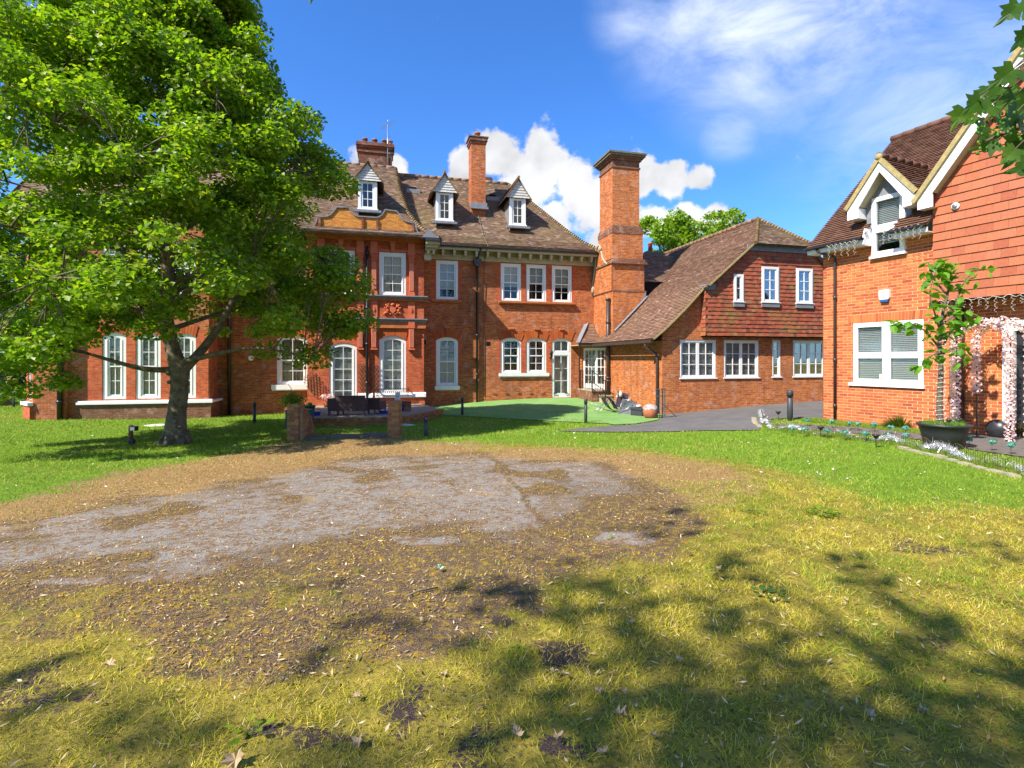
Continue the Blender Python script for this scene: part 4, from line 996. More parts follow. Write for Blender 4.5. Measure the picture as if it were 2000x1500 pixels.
def shp(k): return (random.uniform(-.004,.004), random.uniform(-.012,.01))
for i, (c, z, wq) in enumerate(pieces):
    if c > 9.3: continue
    if i < 300: inst('hung_tile', hme, wing, (c, -JP+.035+random.uniform(-.006,.003), z+random.uniform(-.006,.006)), (random.uniform(-.03,.03), random.uniform(-.015,.015), 0), (wq,1,1))
    else:
        yy = -JP+.035+random.uniform(-.006,.003); zz_ = z+random.uniform(-.007,.007)
        st.idx([(c+a*wq,yy+q,zz_+w) for a, q, w in ((-.082,-.030,0),(.082,-.030,0),(.080,-.006,.17),(-.080,-.006,.17),(-.082,-.012,0),(.082,-.012,0))], [(0,1,2,3),(4,5,1,0),(4,0,3),(1,5,2)], 0, random.random())
st.build('hung_tiles', 'hung_old', wing)['kind'] = 'stuff'
b = MB(); r_ = 0; z = zj-.02                       # the jetty's narrow return, tile hung too
while z < 4.3:
    for k, yy in enumerate((-JP+.02, -JP+.19)):
        b.idx([(1.70,yy,z),(1.70,yy+.165,z),(1.72,yy+.165,z+.17),(1.72,yy,z+.17)], [(3,2,1,0)], 0, random.random())
        b.idx([(1.70,yy,z),(1.70,yy+.165,z),(1.72,yy+.165,z),(1.72,yy,z)], [(0,1,2,3)], 0, .99)
    z += g
b.build('return_tiles', 'hung_old', wing)['kind'] = 'stuff'
for h in up:
    one = h[1]-h[0] < .6
    window(wing, *h, -JP, cols=1 if one else 2, rows=2 if one else 3, sash=False, fw=.10, sd=.05, bar=.03, blind='venetian', y_off=-.02)
    b = MB(); b.box(h[0]-.02, h[1]+.02, -JP-.045, -JP+.02, h[2]-.20, h[2]-.03); b.build('lead_apron', 'lead', wing)
    b = MB(); b.box(h[0]-.04, h[1]+.04, -JP-.07, -JP+.02, h[2]-.03, h[2]-.001); b.build('sill', 'white', wing)
b = MB(); b.box(3.6, 6.85, -JP-.03, -JP+.03, 6.0, 6.27); b.build('lead_band', 'lead', wing)
b = MB(); b.box(1.70,2.12,-JP-.03,-.02,4.36,4.58); b.build('lead_cap', 'lead', wing)
# roof: long left slope, half hip in front, and the right slope
pW = [(-.52,2.42),(0,2.82),(.87,3.62),(1.75,4.52),(3.84,6.30),(5.2,7.66)]
FV = lambda a: -.28 if a < 1.62 else (-.50 if a < 3.9 else -.50+(a-3.9)*1.52/1.3)
b = MB()
def mpW(x, a, z): return (a, x, z)
def skipW(x, a, z): return False
tiled(b, pW, mpW, lambda a: FV(a), lambda a: 12.0 if a > 1.9 else 5.55, g=.105, tw=.168, th=.015, skip=lambda x, a, z: (0 < a < 1.7 and 4.5 < x < 6.8))
b.build('roof', 'tile_wing', wing)['kind'] = 'stuff'
b = MB(); tiled(b, [(-.62,6.22),(.3,7.05),(1.0,7.66)], lambda x, a, z: (x, a, z), lambda a: 3.78+(a+.62)*.88, lambda a: 6.66-(a+.62)*.90, g=.105, th=.015)
b.build('half_hip', 'tile', wing)['kind'] = 'stuff'
b = MB(); tiled(b, [(9.9,3.2),(6.6,6.25),(5.2,7.66)], mpW, lambda a: -.50 if a > 6.6 else -.50+(6.6-a)*1.1, lambda a: 12., g=.16, tw=.3)
b.build('roof', 'tile', wing)['kind'] = 'stuff'
for (A, Bq) in (((3.78,-.62,6.27),(5.2,1.0,7.72)), ((6.66,-.62,6.27),(5.2,1.0,7.72))): ridge_line(wing, A, Bq, name='hip_tile', seg=.125, r=.085, joined=True)
ridge_line(wing, (5.2,1.0,7.72), (5.2,12,7.72), seg=.34, r=.095, m='tile_wing')
b = MB()                                            # the lichened verge following the sweep
v1 = [(a, z) for a, z in resample(pW[:4], .25)]; 
for (a, c) in zip(v1, v1[1:]): b.bar((a[0],-.27,a[1]-.02), (c[0],-.27,c[1]-.02), .07, .06, up=(0,0,1))
v2 = [(1.75,4.52),(3.84,6.30)]; v2 = resample(v2, .3)
for (a, c) in zip(v2, v2[1:]): b.bar((a[0],-.49,a[1]-.02), (c[0],-.49,c[1]-.02), .07, .06, up=(0,0,1))
b.build('verge', 'verge', wing)
b = MB()
for (a, c) in zip(v1, v1[1:]):
    b.bar((a[0],-.14,a[1]-.07), (c[0],-.14,c[1]-.07), .24, .03, up=(0,0,1))
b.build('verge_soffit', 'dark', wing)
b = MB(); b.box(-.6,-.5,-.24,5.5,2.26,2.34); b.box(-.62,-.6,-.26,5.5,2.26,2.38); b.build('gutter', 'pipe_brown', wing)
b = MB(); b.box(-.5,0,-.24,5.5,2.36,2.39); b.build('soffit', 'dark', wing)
downpipe(wing, [(-.56,.3,2.3),(-.56,.3,2.12),(-.12,.25,1.85),(-.09,.22,1.7),(-.09,.22,-.65)], .05, m='pipe_brown')
downpipe(wing, [(-.12,4.75,4.55),(-.12,4.75,-.3)], .09, m='pipe_brown', collars=[(-.12,4.75,z) for z in (4.5,3.4,.75,.6)])
# great chimney
gc = empty('great_chimney', (0,0,0)); gc.parent = wing
Y0 = 4.47; b = MB()
b.box(0,1.72,Y0,6.9,-1.6,4.85); b.build('base', 'brick_side', gc)
b = MB(); b.box(-.0,1.66,Y0+.05,6.6,4.93,6.18); b.build('lower_stack', 'brick_side', gc)
b = MB(); b.box(-.02,1.74,Y0-.02,6.9,4.85,4.93); b.build('weathering', 'brick_low', gc)
b = MB(); b.box(-.10,1.76,Y0-.08,6.3,6.18,6.28); b.prism([(-.06,6.28),(1.72,6.28),(1.6,6.42),(.0,6.42)], Y0-.06, 6.1); b.build('ledge', 'brick_low', gc)
b = MB(); b.box(-.04,1.56,Y0+.0,6.1,6.42,7.75); b.build('stack', 'brick_side', gc)
b = MB(); b.box(-.06,1.58,Y0-.02,6.12,7.62,7.80); b.prism([(-.06,7.8),(1.58,7.8),(1.44,8.0),(.0,8.0)], Y0-.01, 6.1); b.build('band', 'brick_low', gc)
b = MB(); b.box(0,1.40,Y0+.05,6.0,8.0,10.75); b.build('shaft', 'brick_side', gc)
b = MB(); b.box(-.04,1.44,Y0+.01,6.04,10.75,10.83); b.box(-.0,1.40,Y0+.05,6.0,10.83,11.12); b.build('neck', 'brick_low', gc)
b = MB(); b.box(-.08,1.48,Y0-.03,6.08,11.12,11.2); b.box(-.14,1.54,Y0-.09,6.14,11.2,11.28); b.build('cap_course', 'brick_low', gc); b = MB(); b.box(-.22,1.62,Y0-.17,6.22,11.28,11.38); b.box(-.27,1.67,Y0-.22,6.27,11.38,11.46); b.build('cap', 'grey_stone', gc)
b = MB()
for k in range(26): b.bar((-.2+k*.07,Y0-.15,11.46),(-.2+k*.07+random.uniform(-.02,.02),Y0-.15,11.60),.008)
for k in range(26): b.bar((-.2,Y0-.15+k*.25,11.46),(-.2,Y0-.15+k*.25,11.58),.008) if k < 9 else None
b.build('bird_spikes', 'alu', gc)
# curved shoulder of the breast on the left face, with its moulded edge
b = MB(); sh = [(6.75,4.9),(6.72,5.5),(6.55,5.95),(6.4,6.35),(6.35,6.9),(6.2,7.25),(5.9,7.35),(5.7,7.05),(5.5,6.6),(5.2,6.35),(4.9,6.2)]
b.tube([(-.07,q,z) for q, z in sh], .055, 7); b.ball((-.1,5.72,7.1), .12, .14, .14, 8, 6); b.ball((-.08,6.7,5.2), .1, .12, .2, 8, 6, jit=.1); b.build('shoulder_moulding', 'stone', gc)
b = MB(); b.idx([(-.05,q,z) for q, z in [(6.9,4.9)]+sh[:]+[(4.5,6.2),(4.5,4.9)]], [tuple(range(len(sh)+3))]); b.build('shoulder', 'brick_side', gc)
b = MB(); b.box(1.65,1.72,Y0-.02,Y0+.4,2.9,4.9)
b.bar((.05,Y0-.07,2.98),(1.75,Y0-.07,4.66),.03,.22,up=(0,1,0)); b.build('lead_flashing', 'lead', gc)
# cross roof and small chimney behind
b = MB(); tiled(b, [(4.7,5.42),(5.6,6.2),(6.9,7.2)], lambda x, a, z: (x, a, z), lambda a: 1.75, lambda a: 4.8, g=.12, tw=.2); b.build('roof', 'tile', wing)['kind'] = 'stuff'
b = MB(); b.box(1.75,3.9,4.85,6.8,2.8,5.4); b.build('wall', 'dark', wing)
sc_ = empty('small_chimney', (0,0,0)); sc_.parent = wing
xa, xb = EF.u(1264,-7.6), EF.u(1296,-7.6); b = MB(); b.box(xa,xb,7.6,8.3,5.5,7.35); b.build('stack', 'brick_low', sc_)
b = MB(); b.box(xa-.05,xb+.05,7.55,8.35,7.35,7.5); b.box(xa,xb,7.6,8.3,7.5,7.58); b.build('cap', 'grey_stone', sc_)
b = MB(); b.lathe([(.13,7.55),(.11,8.0),(.14,8.02),(.14,8.1)], ((xa+xb)/2-.15,7.9,0), 10); b.build('chimney_pot', 'terra', sc_)
b = MB(); b.box(0,10,-.03,.0,-.9,-.75+.05); b.build('footing', 'stone', wing)
# ------------------------------------------------------------------ the newer house on the right
house = empty('brick_house', (*RF.o, 0), RF.a, 'newer orange brick house on the right with tile hung gable and white bargeboards', 'house')
HW = [(.78,2.43,1.0,2.56), (1.28,2.05,4.24,5.72)]
b = MB(); wall(b, -.06, 2.95, -1.2, 4.62, .007, HW[:1]+[(1.28,2.05,4.24,4.62)], depth=.12); b.face([(-.06,.007,-1.2),(-.06,.007,4.62),(-.06,8,4.62),(-.06,8,-1.2)])
b.face([(2.95,.012,-1.2),(2.95,.46,-1.2),(2.95,.46,3),(2.95,.012,3)])
wall(b, 2.95, 8.6, -1.2, 3.0, .457, [(3.88,4.95,-.05,2.25)], depth=.1); b.build('mortar_wall', 'mortar', house)
b = MB(); b.face([(-.07,8,-1.2),(-.07,0,-1.2),(-.07,0,4.62),(-.07,8,4.62)][::-1]); b.build('side_wall', 'brick_side', house)
# every brick its own piece where it shows largest, the rest joined
full = MB(); full.box(-.1075, .1075, 0, .02, -.0325, .0325); BR = {}
def brick_me(L):
    k = round(L, 2)
    if k not in BR: q = MB(); q.box(-k/2+.002, k/2-.002, 0, .02, -.0305, .0305); BR[k] = q.mesh('brick', 'newbrick')
    return BR[k]
def lay(x0, x1, z0, z1, y, holes):
    out = []; r = 0; z = z0
    while z+.065 <= z1:
        x = x0-(.1125 if r % 2 else 0)
        while x < x1:
            segs = [(max(x, x0), min(x+.215, x1))]
            for h in holes:
                if h[2] < z+.04 and z+.025 < h[3]:
                    ns = []
                    for (a, c) in segs:
                        if c <= h[0] or a >= h[1]: ns.append((a, c))
                        else:
                            if a < h[0]: ns.append((a, h[0]))
                            if c > h[1]: ns.append((h[1], c))
                    segs = ns
            out += [((a+c)/2, y, z+.0325, c-a) for a, c in segs if c-a > .03]; x += .225
        z += .075; r += 1
    return out
bricks = lay(-.055, 2.95, -.27, 4.62, .002, [(h[0]-.003,h[1]+.003,h[2]-.0,h[3]+(.235 if i == 0 else 0)) if True else h for i, h in enumerate(HW)]+[(.66,.78,2.56,2.795),(2.43,2.55,2.56,2.795)])
bricks += lay(2.96, 4.2, -.27, 2.95, .452, [(3.88,4.95,-.3,2.27)])
def camd(q): X, Y = RF.w(q[0], -q[1]); return math.hypot(X, Y, q[2]-CZ)/max(q[3], .12)
vis = [q for q in bricks if q[2] > -.2]
vis.sort(key=camd); st = MB()
for i, q in enumerate(vis):
    if i < 270: inst('brick', brick_me(q[3]), house, (q[0], q[1]+random.uniform(-.002,.002), q[2]))
    else: d = random.uniform(-.002,.002); st.idx([(q[0]+a*q[3]/2, q[1]+d+(.02 if c else 0), q[2]+e*.0305) for c in (0,1) for a, e in ((-1,-1),(1,-1),(1,1),(-1,1))], [(0,1,2,3),(0,4,5,1),(1,5,6,2),(2,6,7,3),(3,7,4,0)], 0, random.random())
st.build('bricks', 'newbrick', house)['kind'] = 'stuff'
sm_ = MB(); sm_.box(-.033,.033,0,.022,0,.215); sme = sm_.mesh('soldier_brick', 'newbrick')
for k in range(25):
    t = k/24; x = .69+1.83*t; inst('soldier_brick', sme, house, (x, -.004, 2.575), (0, (t-.5)*.25, 0))
# ground window
wn = MB(); x0, x1, z0, z1 = HW[0]; xm = 1.60
for q in ((x0,x0+.06,0,.09,z0,z1),(x1-.06,x1,0,.09,z0,z1),(x0+.06,x1-.06,.001,.09,z0,z0+.06),(x0+.06,x1-.06,.001,.09,z1-.06,z1),(xm-.045,xm+.045,.002,.088,z0+.06,z1-.06)): wn.box(*q)
hw1 = wn.build('window', 'upvc', house)
zm = 1.72
for (a, c) in ((x0+.06, xm-.045), (xm+.045, x1-.06)):
    b = MB()
    for (d, e, f) in ((z0+.06, zm-.025, 0), (zm+.025, z1-.06, -.018)):
        b.box(a,a+.05,.005+f,.07,d,e); b.box(c-.05,c,.005+f,.07,d,e); b.box(a+.05,c-.05,.006+f,.07,d,d+.05); b.box(a+.05,c-.05,.006+f,.07,e-.05,e)
        inst('pane', pane_mesh(c-a-.1, e-d-.1), hw1, ((a+c)/2, .04, (d+e)/2))
    b.box(a,c,.004,.08,zm-.025,zm+.025); b.build('casement', 'upvc', hw1)
def slats(x0, x1, z0, z1, y, parent, step=.045, d=.022, droop=0):
    b = MB(); z = z1
    while z > z0:
        b.idx([(x0,y,z-.019),(x1,y,z-.019+droop),(x1,y+d,z+.019+droop),(x0,y+d,z+.019)], [(0,1,2,3)]); z -= step
    for t in (.2,.8): x = x0+(x1-x0)*t; b.box(x-.004,x+.004,y-.004,y-.001,z0,z1)
    b.build('blind', 'blind', parent)
slats(x0+.08, xm-.05, z0+.09, z1-.08, .085, hw1); slats(xm+.05, x1-.08, z0+.09, z1-.08, .085, hw1)
def roombox(x0, x1, y, z0, z1, parent, D=.9, m='room'):
    I = MB(); I.face([(x0,y+D,z0),(x1,y+D,z0),(x1,y+D,z1),(x0,y+D,z1)]); I.face([(x0,y,z0),(x0,y+D,z0),(x0,y+D,z1),(x0,y,z1)])
    I.face([(x1,y,z0),(x1,y,z1),(x1,y+D,z1),(x1,y+D,z0)]); I.face([(x0,y,z0),(x1,y,z0),(x1,y+D,z0),(x0,y+D,z0)]); I.face([(x0,y,z1),(x0,y+D,z1),(x1,y+D,z1),(x1,y,z1)])
    I.build('room_behind', m, parent)
roombox(x0, x1, .11, z0, z1, hw1)
b = MB(); b.box(x0-.1,x1+.04,-.06,.02,z0-.075,z0-.002); b.build('sill', 'upvc', hw1)
b = MB(); b.box(xm-.17,xm-.05,.018,.020,z0+.10,z0+.24); b.build('window_sticker', 'upvc', hw1)
b = MB(); b.prism([(xm-.15,z0+.12),(xm-.065,z0+.12),(xm-.1,z0+.21)], .014, .0165); b.box(xm-.145,xm-.06,.015,.0175,z0+.115,z0+.15); b.build('sticker_print', 'yellow', hw1)
# dormer window that breaks the eaves
x0, x1, z0, z1 = HW[1]; dw = MB(); zm = 4.92
for q in ((x0,x0+.06,-.05,.07,z0,z1),(x1-.06,x1,-.05,.07,z0,z1),(x0+.06,x1-.06,-.049,.07,z0,z0+.06),(x0+.06,x1-.06,-.049,.07,z1-.06,z1),(x0+.06,x1-.06,-.048,.07,zm-.05,zm+.05)): dw.box(*q)
hw2 = dw.build('window', 'upvc', house)
for (d, e) in ((z0+.06,zm-.05),(zm+.05,z1-.06)):
    b = MB(); a, c = x0+.06, x1-.06
    b.box(a,a+.045,-.06,.04,d,e); b.box(c-.045,c,-.06,.04,d,e); b.box(a+.045,c-.045,-.059,.04,d,d+.045); b.box(a+.045,c-.045,-.059,.04,e-.045,e); b.build('casement', 'upvc', hw2)
    inst('pane', pane_mesh(c-a-.09, e-d-.09), hw2, ((a+c)/2, 0, (d+e)/2))
slats(x0+.08, x1-.08, 4.52, z1-.08, .09, hw2, droop=.0); roombox(x0+.02, x1-.02, .075, z0+.02, z1-.02, hw2)
b = MB(); b.box(x0-.04,x1+.04,-.10,-.0,z0-.06,z0-.002); b.build('sill', 'upvc', hw2)
# gablet above it
gx, gz = 1.64, 6.62; ry = -.34
b = MB(); b.face([(x0-.14,-.02,z1),(x1+.14,-.02,z1),(x1+.14,-.02,z1+.0),(gx,-.02,gz-.25)]); b.face([(x0-.14,-.02,4.7),(x0,-.02,4.7),(x0,-.02,z1),(x0-.14,-.02,z1)]); b.face([(x1,-.02,4.7),(x1+.14,-.02,4.7),(x1+.14,-.02,z1),(x1,-.02,z1)])
b.face([(x0-.14,-.02,4.6),(x0-.14,-.02,5.9),(x0-.14,2.,5.9),(x0-.14,2.,4.6)]); b.face([(x1+.14,-.02,4.6),(x1+.14,2.,4.6),(x1+.14,2.,5.9),(x1+.14,-.02,5.9)])
b.build('lead_cheek', 'lead', house)
for s in (-1, 1):
    b = MB(); f = gx+s*.80; zt = 5.46
    b.idx([(gx,ry,gz-.08),(gx,ry,gz-.36),(gx+s*.52,ry,5.50),(gx+s*.52,ry,5.24),(f,ry,5.24),(f,ry,zt+.05)]+[(gx,ry+.04,gz-.08),(gx,ry+.04,gz-.36),(gx+s*.52,ry+.04,5.50),(gx+s*.52,ry+.04,5.24),(f,ry+.04,5.24),(f,ry+.04,zt+.05)],
        [(0,1,2,5) if s > 0 else (5,2,1,0),(2,3,4,5) if s > 0 else (5,4,3,2),(6,7,8,11),(8,9,10,11),(1,7,8,2),(2,8,9,3),(3,9,10,4)])
    b.box(min(gx+s*.52,f), max(gx+s*.52,f), ry+.04, .2, 5.24, 5.27); b.box(*sorted((gx+s*.52,gx+s*.545)), ry+.04, .2, 5.27, 5.5)
    b.build('bargeboard', 'upvc', house)
    b = MB(); b.idx([(gx,ry+.04,gz-.33),(gx+s*.52,ry+.04,5.52),(gx+s*.52,.1,5.52),(gx,.1,gz-.33)], [(0,1,2,3)]); b.build('soffit', 'soffit', house)
    b = MB(); b.bar((gx,ry-.0,gz-.03),(f+s*.03,ry-.0,zt+.06),.10,.09,up=(0,1,0)); b.build('verge', 'verge', house)
    b = MB(); tiled(b, [(.85,5.42),(.0,gz)], (lambda s: lambda x, a, z: (gx+s*a, x, z))(s), lambda a: ry+.02, lambda a: 3.6, g=.1, tw=.168)
    if s < 0:
        b.f = [tuple(reversed(q)) for q in b.f]
    b.build('roof_tiles', 'tile_new', house)['kind'] = 'stuff'
ridge_line(house, (gx,ry-.03,gz+.03), (gx,1.9,gz+.03), seg=.33, r=.085, m='tile_new')
b = MB(); b.ball((gx,ry-.02,gz-.0), .10, .06, .09, 8, 5); b.build('verge', 'verge', house)
# main roof
pR = [(.38,4.72),(-3.5,8.42)]
rg = lambda a: 2.62 if a > -.3 else 2.62+(-.3-a)*.0
b = MB(); tiled(b, pR, lambda x, a, z: (x, -a, z), lambda a: -.28, lambda a: 2.72 if a > -.45 else 6.0, g=.1, tw=.168, skip=lambda x, a, z: ((abs(x-gx) < .82-max(0,(z-5.46))*.73 and z < 6.5 and a > -2) and z > 5.4) or (z <= 5.42 and 1.27 < x < (1.93 if z < 5.0 else 2.1) and a > -1.2))
b.build('roof', 'tile_new', house)['kind'] = 'stuff'
b = MB(); b.idx([(-.28,-.38,4.68),(2.72,-.38,4.68),(2.72,3.5,8.3),(-.28,3.5,8.3)], [(0,1,2,3)]); b.face([(-.06,0,4.6),(-.06,3.5,8.3),(-.06,7.3,4.6)])
b.face([(-.3,3.5,8.4),(6,3.5,8.4),(6,7.4,4.7),(-.3,7.4,4.7)]); b.f.pop(0); b.mi.pop(0); b.r.pop(0); b.sm.pop(0); b.build('gable_wall', 'brick_side', house)
ridge_line(house, (-.3,3.5,8.46), (2.4,3.5,8.46), seg=.34, r=.1, m='tile_new')
for (a, c) in ((-.28, 1.27), (1.93, 2.70)):
    b = MB(); b.box(a, c, -.36, -.33, 4.54, 4.66); b.box(a, c, -.34, -.0, 4.54, 4.56); b.build('fascia', 'upvc', house)
    gutter(house, a-.02, c+.0, -.42, 4.70, .055, m='black')
b = MB(); b.prism([(1.20,4.52),(1.27,4.52),(1.27,4.95),(1.22,4.72)], -.33, .0); b.build('fascia_end', 'upvc', house)
downpipe(house, [(.02,-.40,4.64),(.06,-.38,4.56),(.30,-.06,4.40),(.31,-.055,4.3),(.31,-.055,-.15)], .034, m='pipe_brown', collars=[(.31,-.055,z) for z in (3.3,1.6,.35)])
# cross gable: hung tiles, verge, bargeboard
GX = 5.75; gslope = 1.32
def gz_(u): return 5.42+(u-2.70)*gslope if u < GX else 5.42+(GX-2.70)*gslope-(u-GX)*gslope
b = MB(); b.face([(2.70,-.12,2.96),(8.8,-.12,2.96),(8.8,-.12,gz_(8.8)),(GX,-.12,gz_(GX)),(2.70,-.12,gz_(2.70))]); b.face([(2.70,-.12,2.96),(2.70,-.12,5.2),(2.70,.8,5.2),(2.70,.8,2.96)]); b.build('tile_backing', 'hung', house)
tm = MB(); tm.idx([(-.1235,-.030,0),(.1235,-.030,0),(.1235,-.006,.205),(-.1235,-.006,.205),(-.1235,-.016,0),(.1235,-.016,0)], [(0,1,2,3),(4,5,1,0),(4,0,3),(1,5,2)]); tme = tm.mesh('hung_tile', 'hung')
z = 2.95; r_ = 0
while z < 8.4:
    x = 2.82-(.125 if r_ % 2 else 0)
    while x < 5.0:
        if z+.16 < gz_(x)+.0 and x > 2.76: inst('hung_tile', tme, house, (x, -.122+random.uniform(-.002,.002), z+random.uniform(-.002,.002)))
        elif z+.16 < gz_(2.8) and x <= 2.76:
            o = inst('hung_tile', tme, house, (2.765, -.1225, z)); o.scale = (.5,1,1)
        x += .25
    z += .196; r_ += 1
b = MB()                                         # the rest of the gable, outside the picture
z = 2.95; r_ = 0
while z < 8.8:
    x = 5.07-(.125 if r_ % 2 else 0)
    while x < 8.8:
        if z+.16 < gz_(x): b.idx([(x+p,-.122+q,z+w) for p, q, w in ((-.1235,-.030,0),(.1235,-.030,0),(.1235,-.006,.205),(-.1235,-.006,.205),(-.1235,-.016,0),(.1235,-.016,0))], [(0,1,2,3),(4,5,1,0)], 0, random.random())
        x += .25
    z += .196; r_ += 1
b.build('hung_tiles', 'hung', house)['kind'] = 'stuff'
b = MB(); b.box(2.72, 8.8, -.10, .46, 2.93, 2.955); b.build('soffit', 'black', house)
VY = -.36
def rk(u): return 5.46+(u-2.58)*1.325
b = MB(); e0 = (2.46, rk(2.46)); e1 = (GX, rk(GX))
for yy in (VY, VY+.035):
    b.face([(2.50,yy,5.08),(2.80,yy,5.08),(2.80,yy,rk(2.80)-.34),(2.50,yy,rk(2.50)-.02)]); b.face([(2.80,yy,rk(2.80)-.36),(GX,yy,rk(GX)-.36),(GX,yy,rk(GX)-.03),(2.50,yy,rk(2.50)-.03)])
b.face([(2.50,VY,5.08),(2.50,VY+.035,5.08),(2.80,VY+.035,5.08),(2.80,VY,5.08)]); b.face([(2.5,VY,5.08),(2.5,VY,rk(2.5)),(2.5,0,rk(2.5)),(2.5,0,5.08)]); b.face([(2.5,VY,5.08),(2.8,VY,5.08),(2.8,-.1,5.08),(2.5,-.1,5.08)])
b.face([(GX,VY,rk(GX)-.03),(GX,VY,rk(GX)-.36),(8.95,VY,rk(2.55)-.36),(8.95,VY,rk(2.55)-.03)]); b.build('bargeboard', 'upvc', house)
b = MB(); b.face([(2.80,VY+.02,rk(2.80)-.35),(GX,VY+.02,rk(GX)-.35),(GX,-.11,rk(GX)-.35),(2.80,-.11,rk(2.80)-.35)]); b.build('soffit', 'soffit', house)
b = MB(); b.bar((2.42,VY-.01,rk(2.42)+.02),(GX,VY-.01,rk(GX)+.02),.10,.10,up=(0,1,0)); b.build('verge', 'verge', house)
b = MB(); tiled(b, [(2.42,rk(2.42)),(GX,rk(GX))], lambda x, a, z: (a, x, z), lambda a: VY+.03, lambda a: 5., g=.11, tw=.3)
b.face([(GX,VY,rk(GX)),(GX,5,rk(GX)),(9.1,5,rk(2.42)),(9.1,VY,rk(2.42))]); b.build('roof', 'tile_new', house)['kind'] = 'stuff'
b = MB(); x, z = RF.uz(1867, 403, .15); b.lathe([(.075,0),(.08,.03),(.05,.035)], (0,0,0), 16)
vt = b.build('round_vent', 'upvc', house, loc=(x, -.15, z)); vt.rotation_euler = (R_(90),0,0)
b = MB(); b.lathe([(.045,.03),(.045,.07),(.02,.07)], (0,0,0), 12); v2 = b.build('lamp', 'alu', vt)
# alarm box
ab = MB(); x, z = RF.uz(1727, 577, .06); ab.prism([(x-.10,z-.10),(x+.10,z-.10),(x+.12,z-.05),(x+.12,z+.14),(x-.12,z+.14),(x-.12,z-.05)], -.08, .0); abx = ab.build('alarm_box', 'upvc', house)
b = MB(); b.box(x-.09,x+.09,-.075,-.01,z-.16,z-.101); b.build('strobe', 'text', abx)
def text(s, size, loc, rot, m, parent, ext=.001, name='lettering'):
    c = bpy.data.curves.new(name, 'FONT'); c.body = s; c.size = size; c.extrude = ext; c.align_x = 'CENTER'; c.materials.append(M[m])
    t_ = bpy.data.objects.new(name, c); me = bpy.data.meshes.new_from_object(t_); bpy.data.objects.remove(t_)
    o = bpy.data.objects.new(name, me); COL.objects.link(o); o.parent = parent; o.location = loc; o.rotation_euler = rot; return o
text('S', .13, (x-.01,-.082,z+.03), (R_(90),0,0), 'text', abx)
b = MB()
for k, w in enumerate((.075,.06,.07)): b.box(x-w,x+w,-.083,-.081,z-.0-k*.03,z+.012-k*.03)
b.build('print', 'text', abx)
# door in the porch
b = MB(); b.box(3.78,3.96,.30,.47,-.05,2.36); b.box(4.9,5.05,.36,.47,-.05,2.36); b.box(3.96,4.9,.36,.47,2.22,2.36); b.box(3.75,5.1,.3,.46,2.36,2.44)
dp = b.build('door_frame', 'upvc', house); b = MB(); b.box(3.96,4.9,.44,.48,-.02,2.22); b.build('door', 'black', dp)
b = MB(); b.box(2.955,3.05,.28,.40,-.15,2.93); b.build('porch_post', 'black', house)

# ------------------------------------------------------------------ ground: one sheet, with its kinds of cover weighed per vertex
def poly_sd(px, py, poly):
    """signed distance to a polygon of photo points, in pixels (positive inside)"""
    P = np.array(poly, float); d = np.full(px.shape, 1e9); ins = np.zeros(px.shape, bool)
    for (x0, y0), (x1, y1) in zip(P, np.roll(P, -1, 0)):
        ex, ey = x1-x0, y1-y0; t = np.clip(((px-x0)*ex+(py-y0)*ey)/(ex*ex+ey*ey+1e-9), 0, 1)
        d = np.minimum(d, np.hypot(px-(x0+t*ex), (py-(y0+t*ey))*1.6))
        c = (y0 > py) != (y1 > py); xi = x0+(py-y0)/(y1-y0+1e-12)*ex; ins ^= c & (px < xi)
    return np.where(ins, d, -d)
TAR = [(-200,1110),(-150,1030),(60,1010),(250,975),(420,945),(600,905),(740,885),(960,888),(1130,890),(1240,925),(1270,960),(1230,1000),(1150,1010),(1060,1035),(900,1040),(700,1060),(560,1090),(400,1120),(200,1120)]
BRN = [(-400,1010),(0,990),(200,930),(420,890),(600,855),(720,850),(900,868),(1060,878),(1200,892),(1330,945),(1400,1035),(1340,1085),(1170,1110),(1060,1140),(1080,1210),(930,1260),(700,1300),(460,1320),(330,1290),(250,1225),(0,1245),(-400,1270)]
LUSH = [(-3000,760),(5000,760),(5000,960),(2400,1010),(2000,995),(1750,985),(1560,930),(1420,905),(1240,880),(1000,868),(820,868),(700,848),(560,868),(430,895),(260,945),(120,985),(0,1005),(-600,1100),(-3000,1200)]
DRY = [(-200,1010),(0,992),(200,935),(400,893),(620,864),(760,858),(1000,872),(1240,882),(1420,905),(1480,950),(1420,1000),(1300,960),(1180,905),(950,890),(740,890),(600,912),(430,945),(250,975),(60,1012),(-200,1040)]
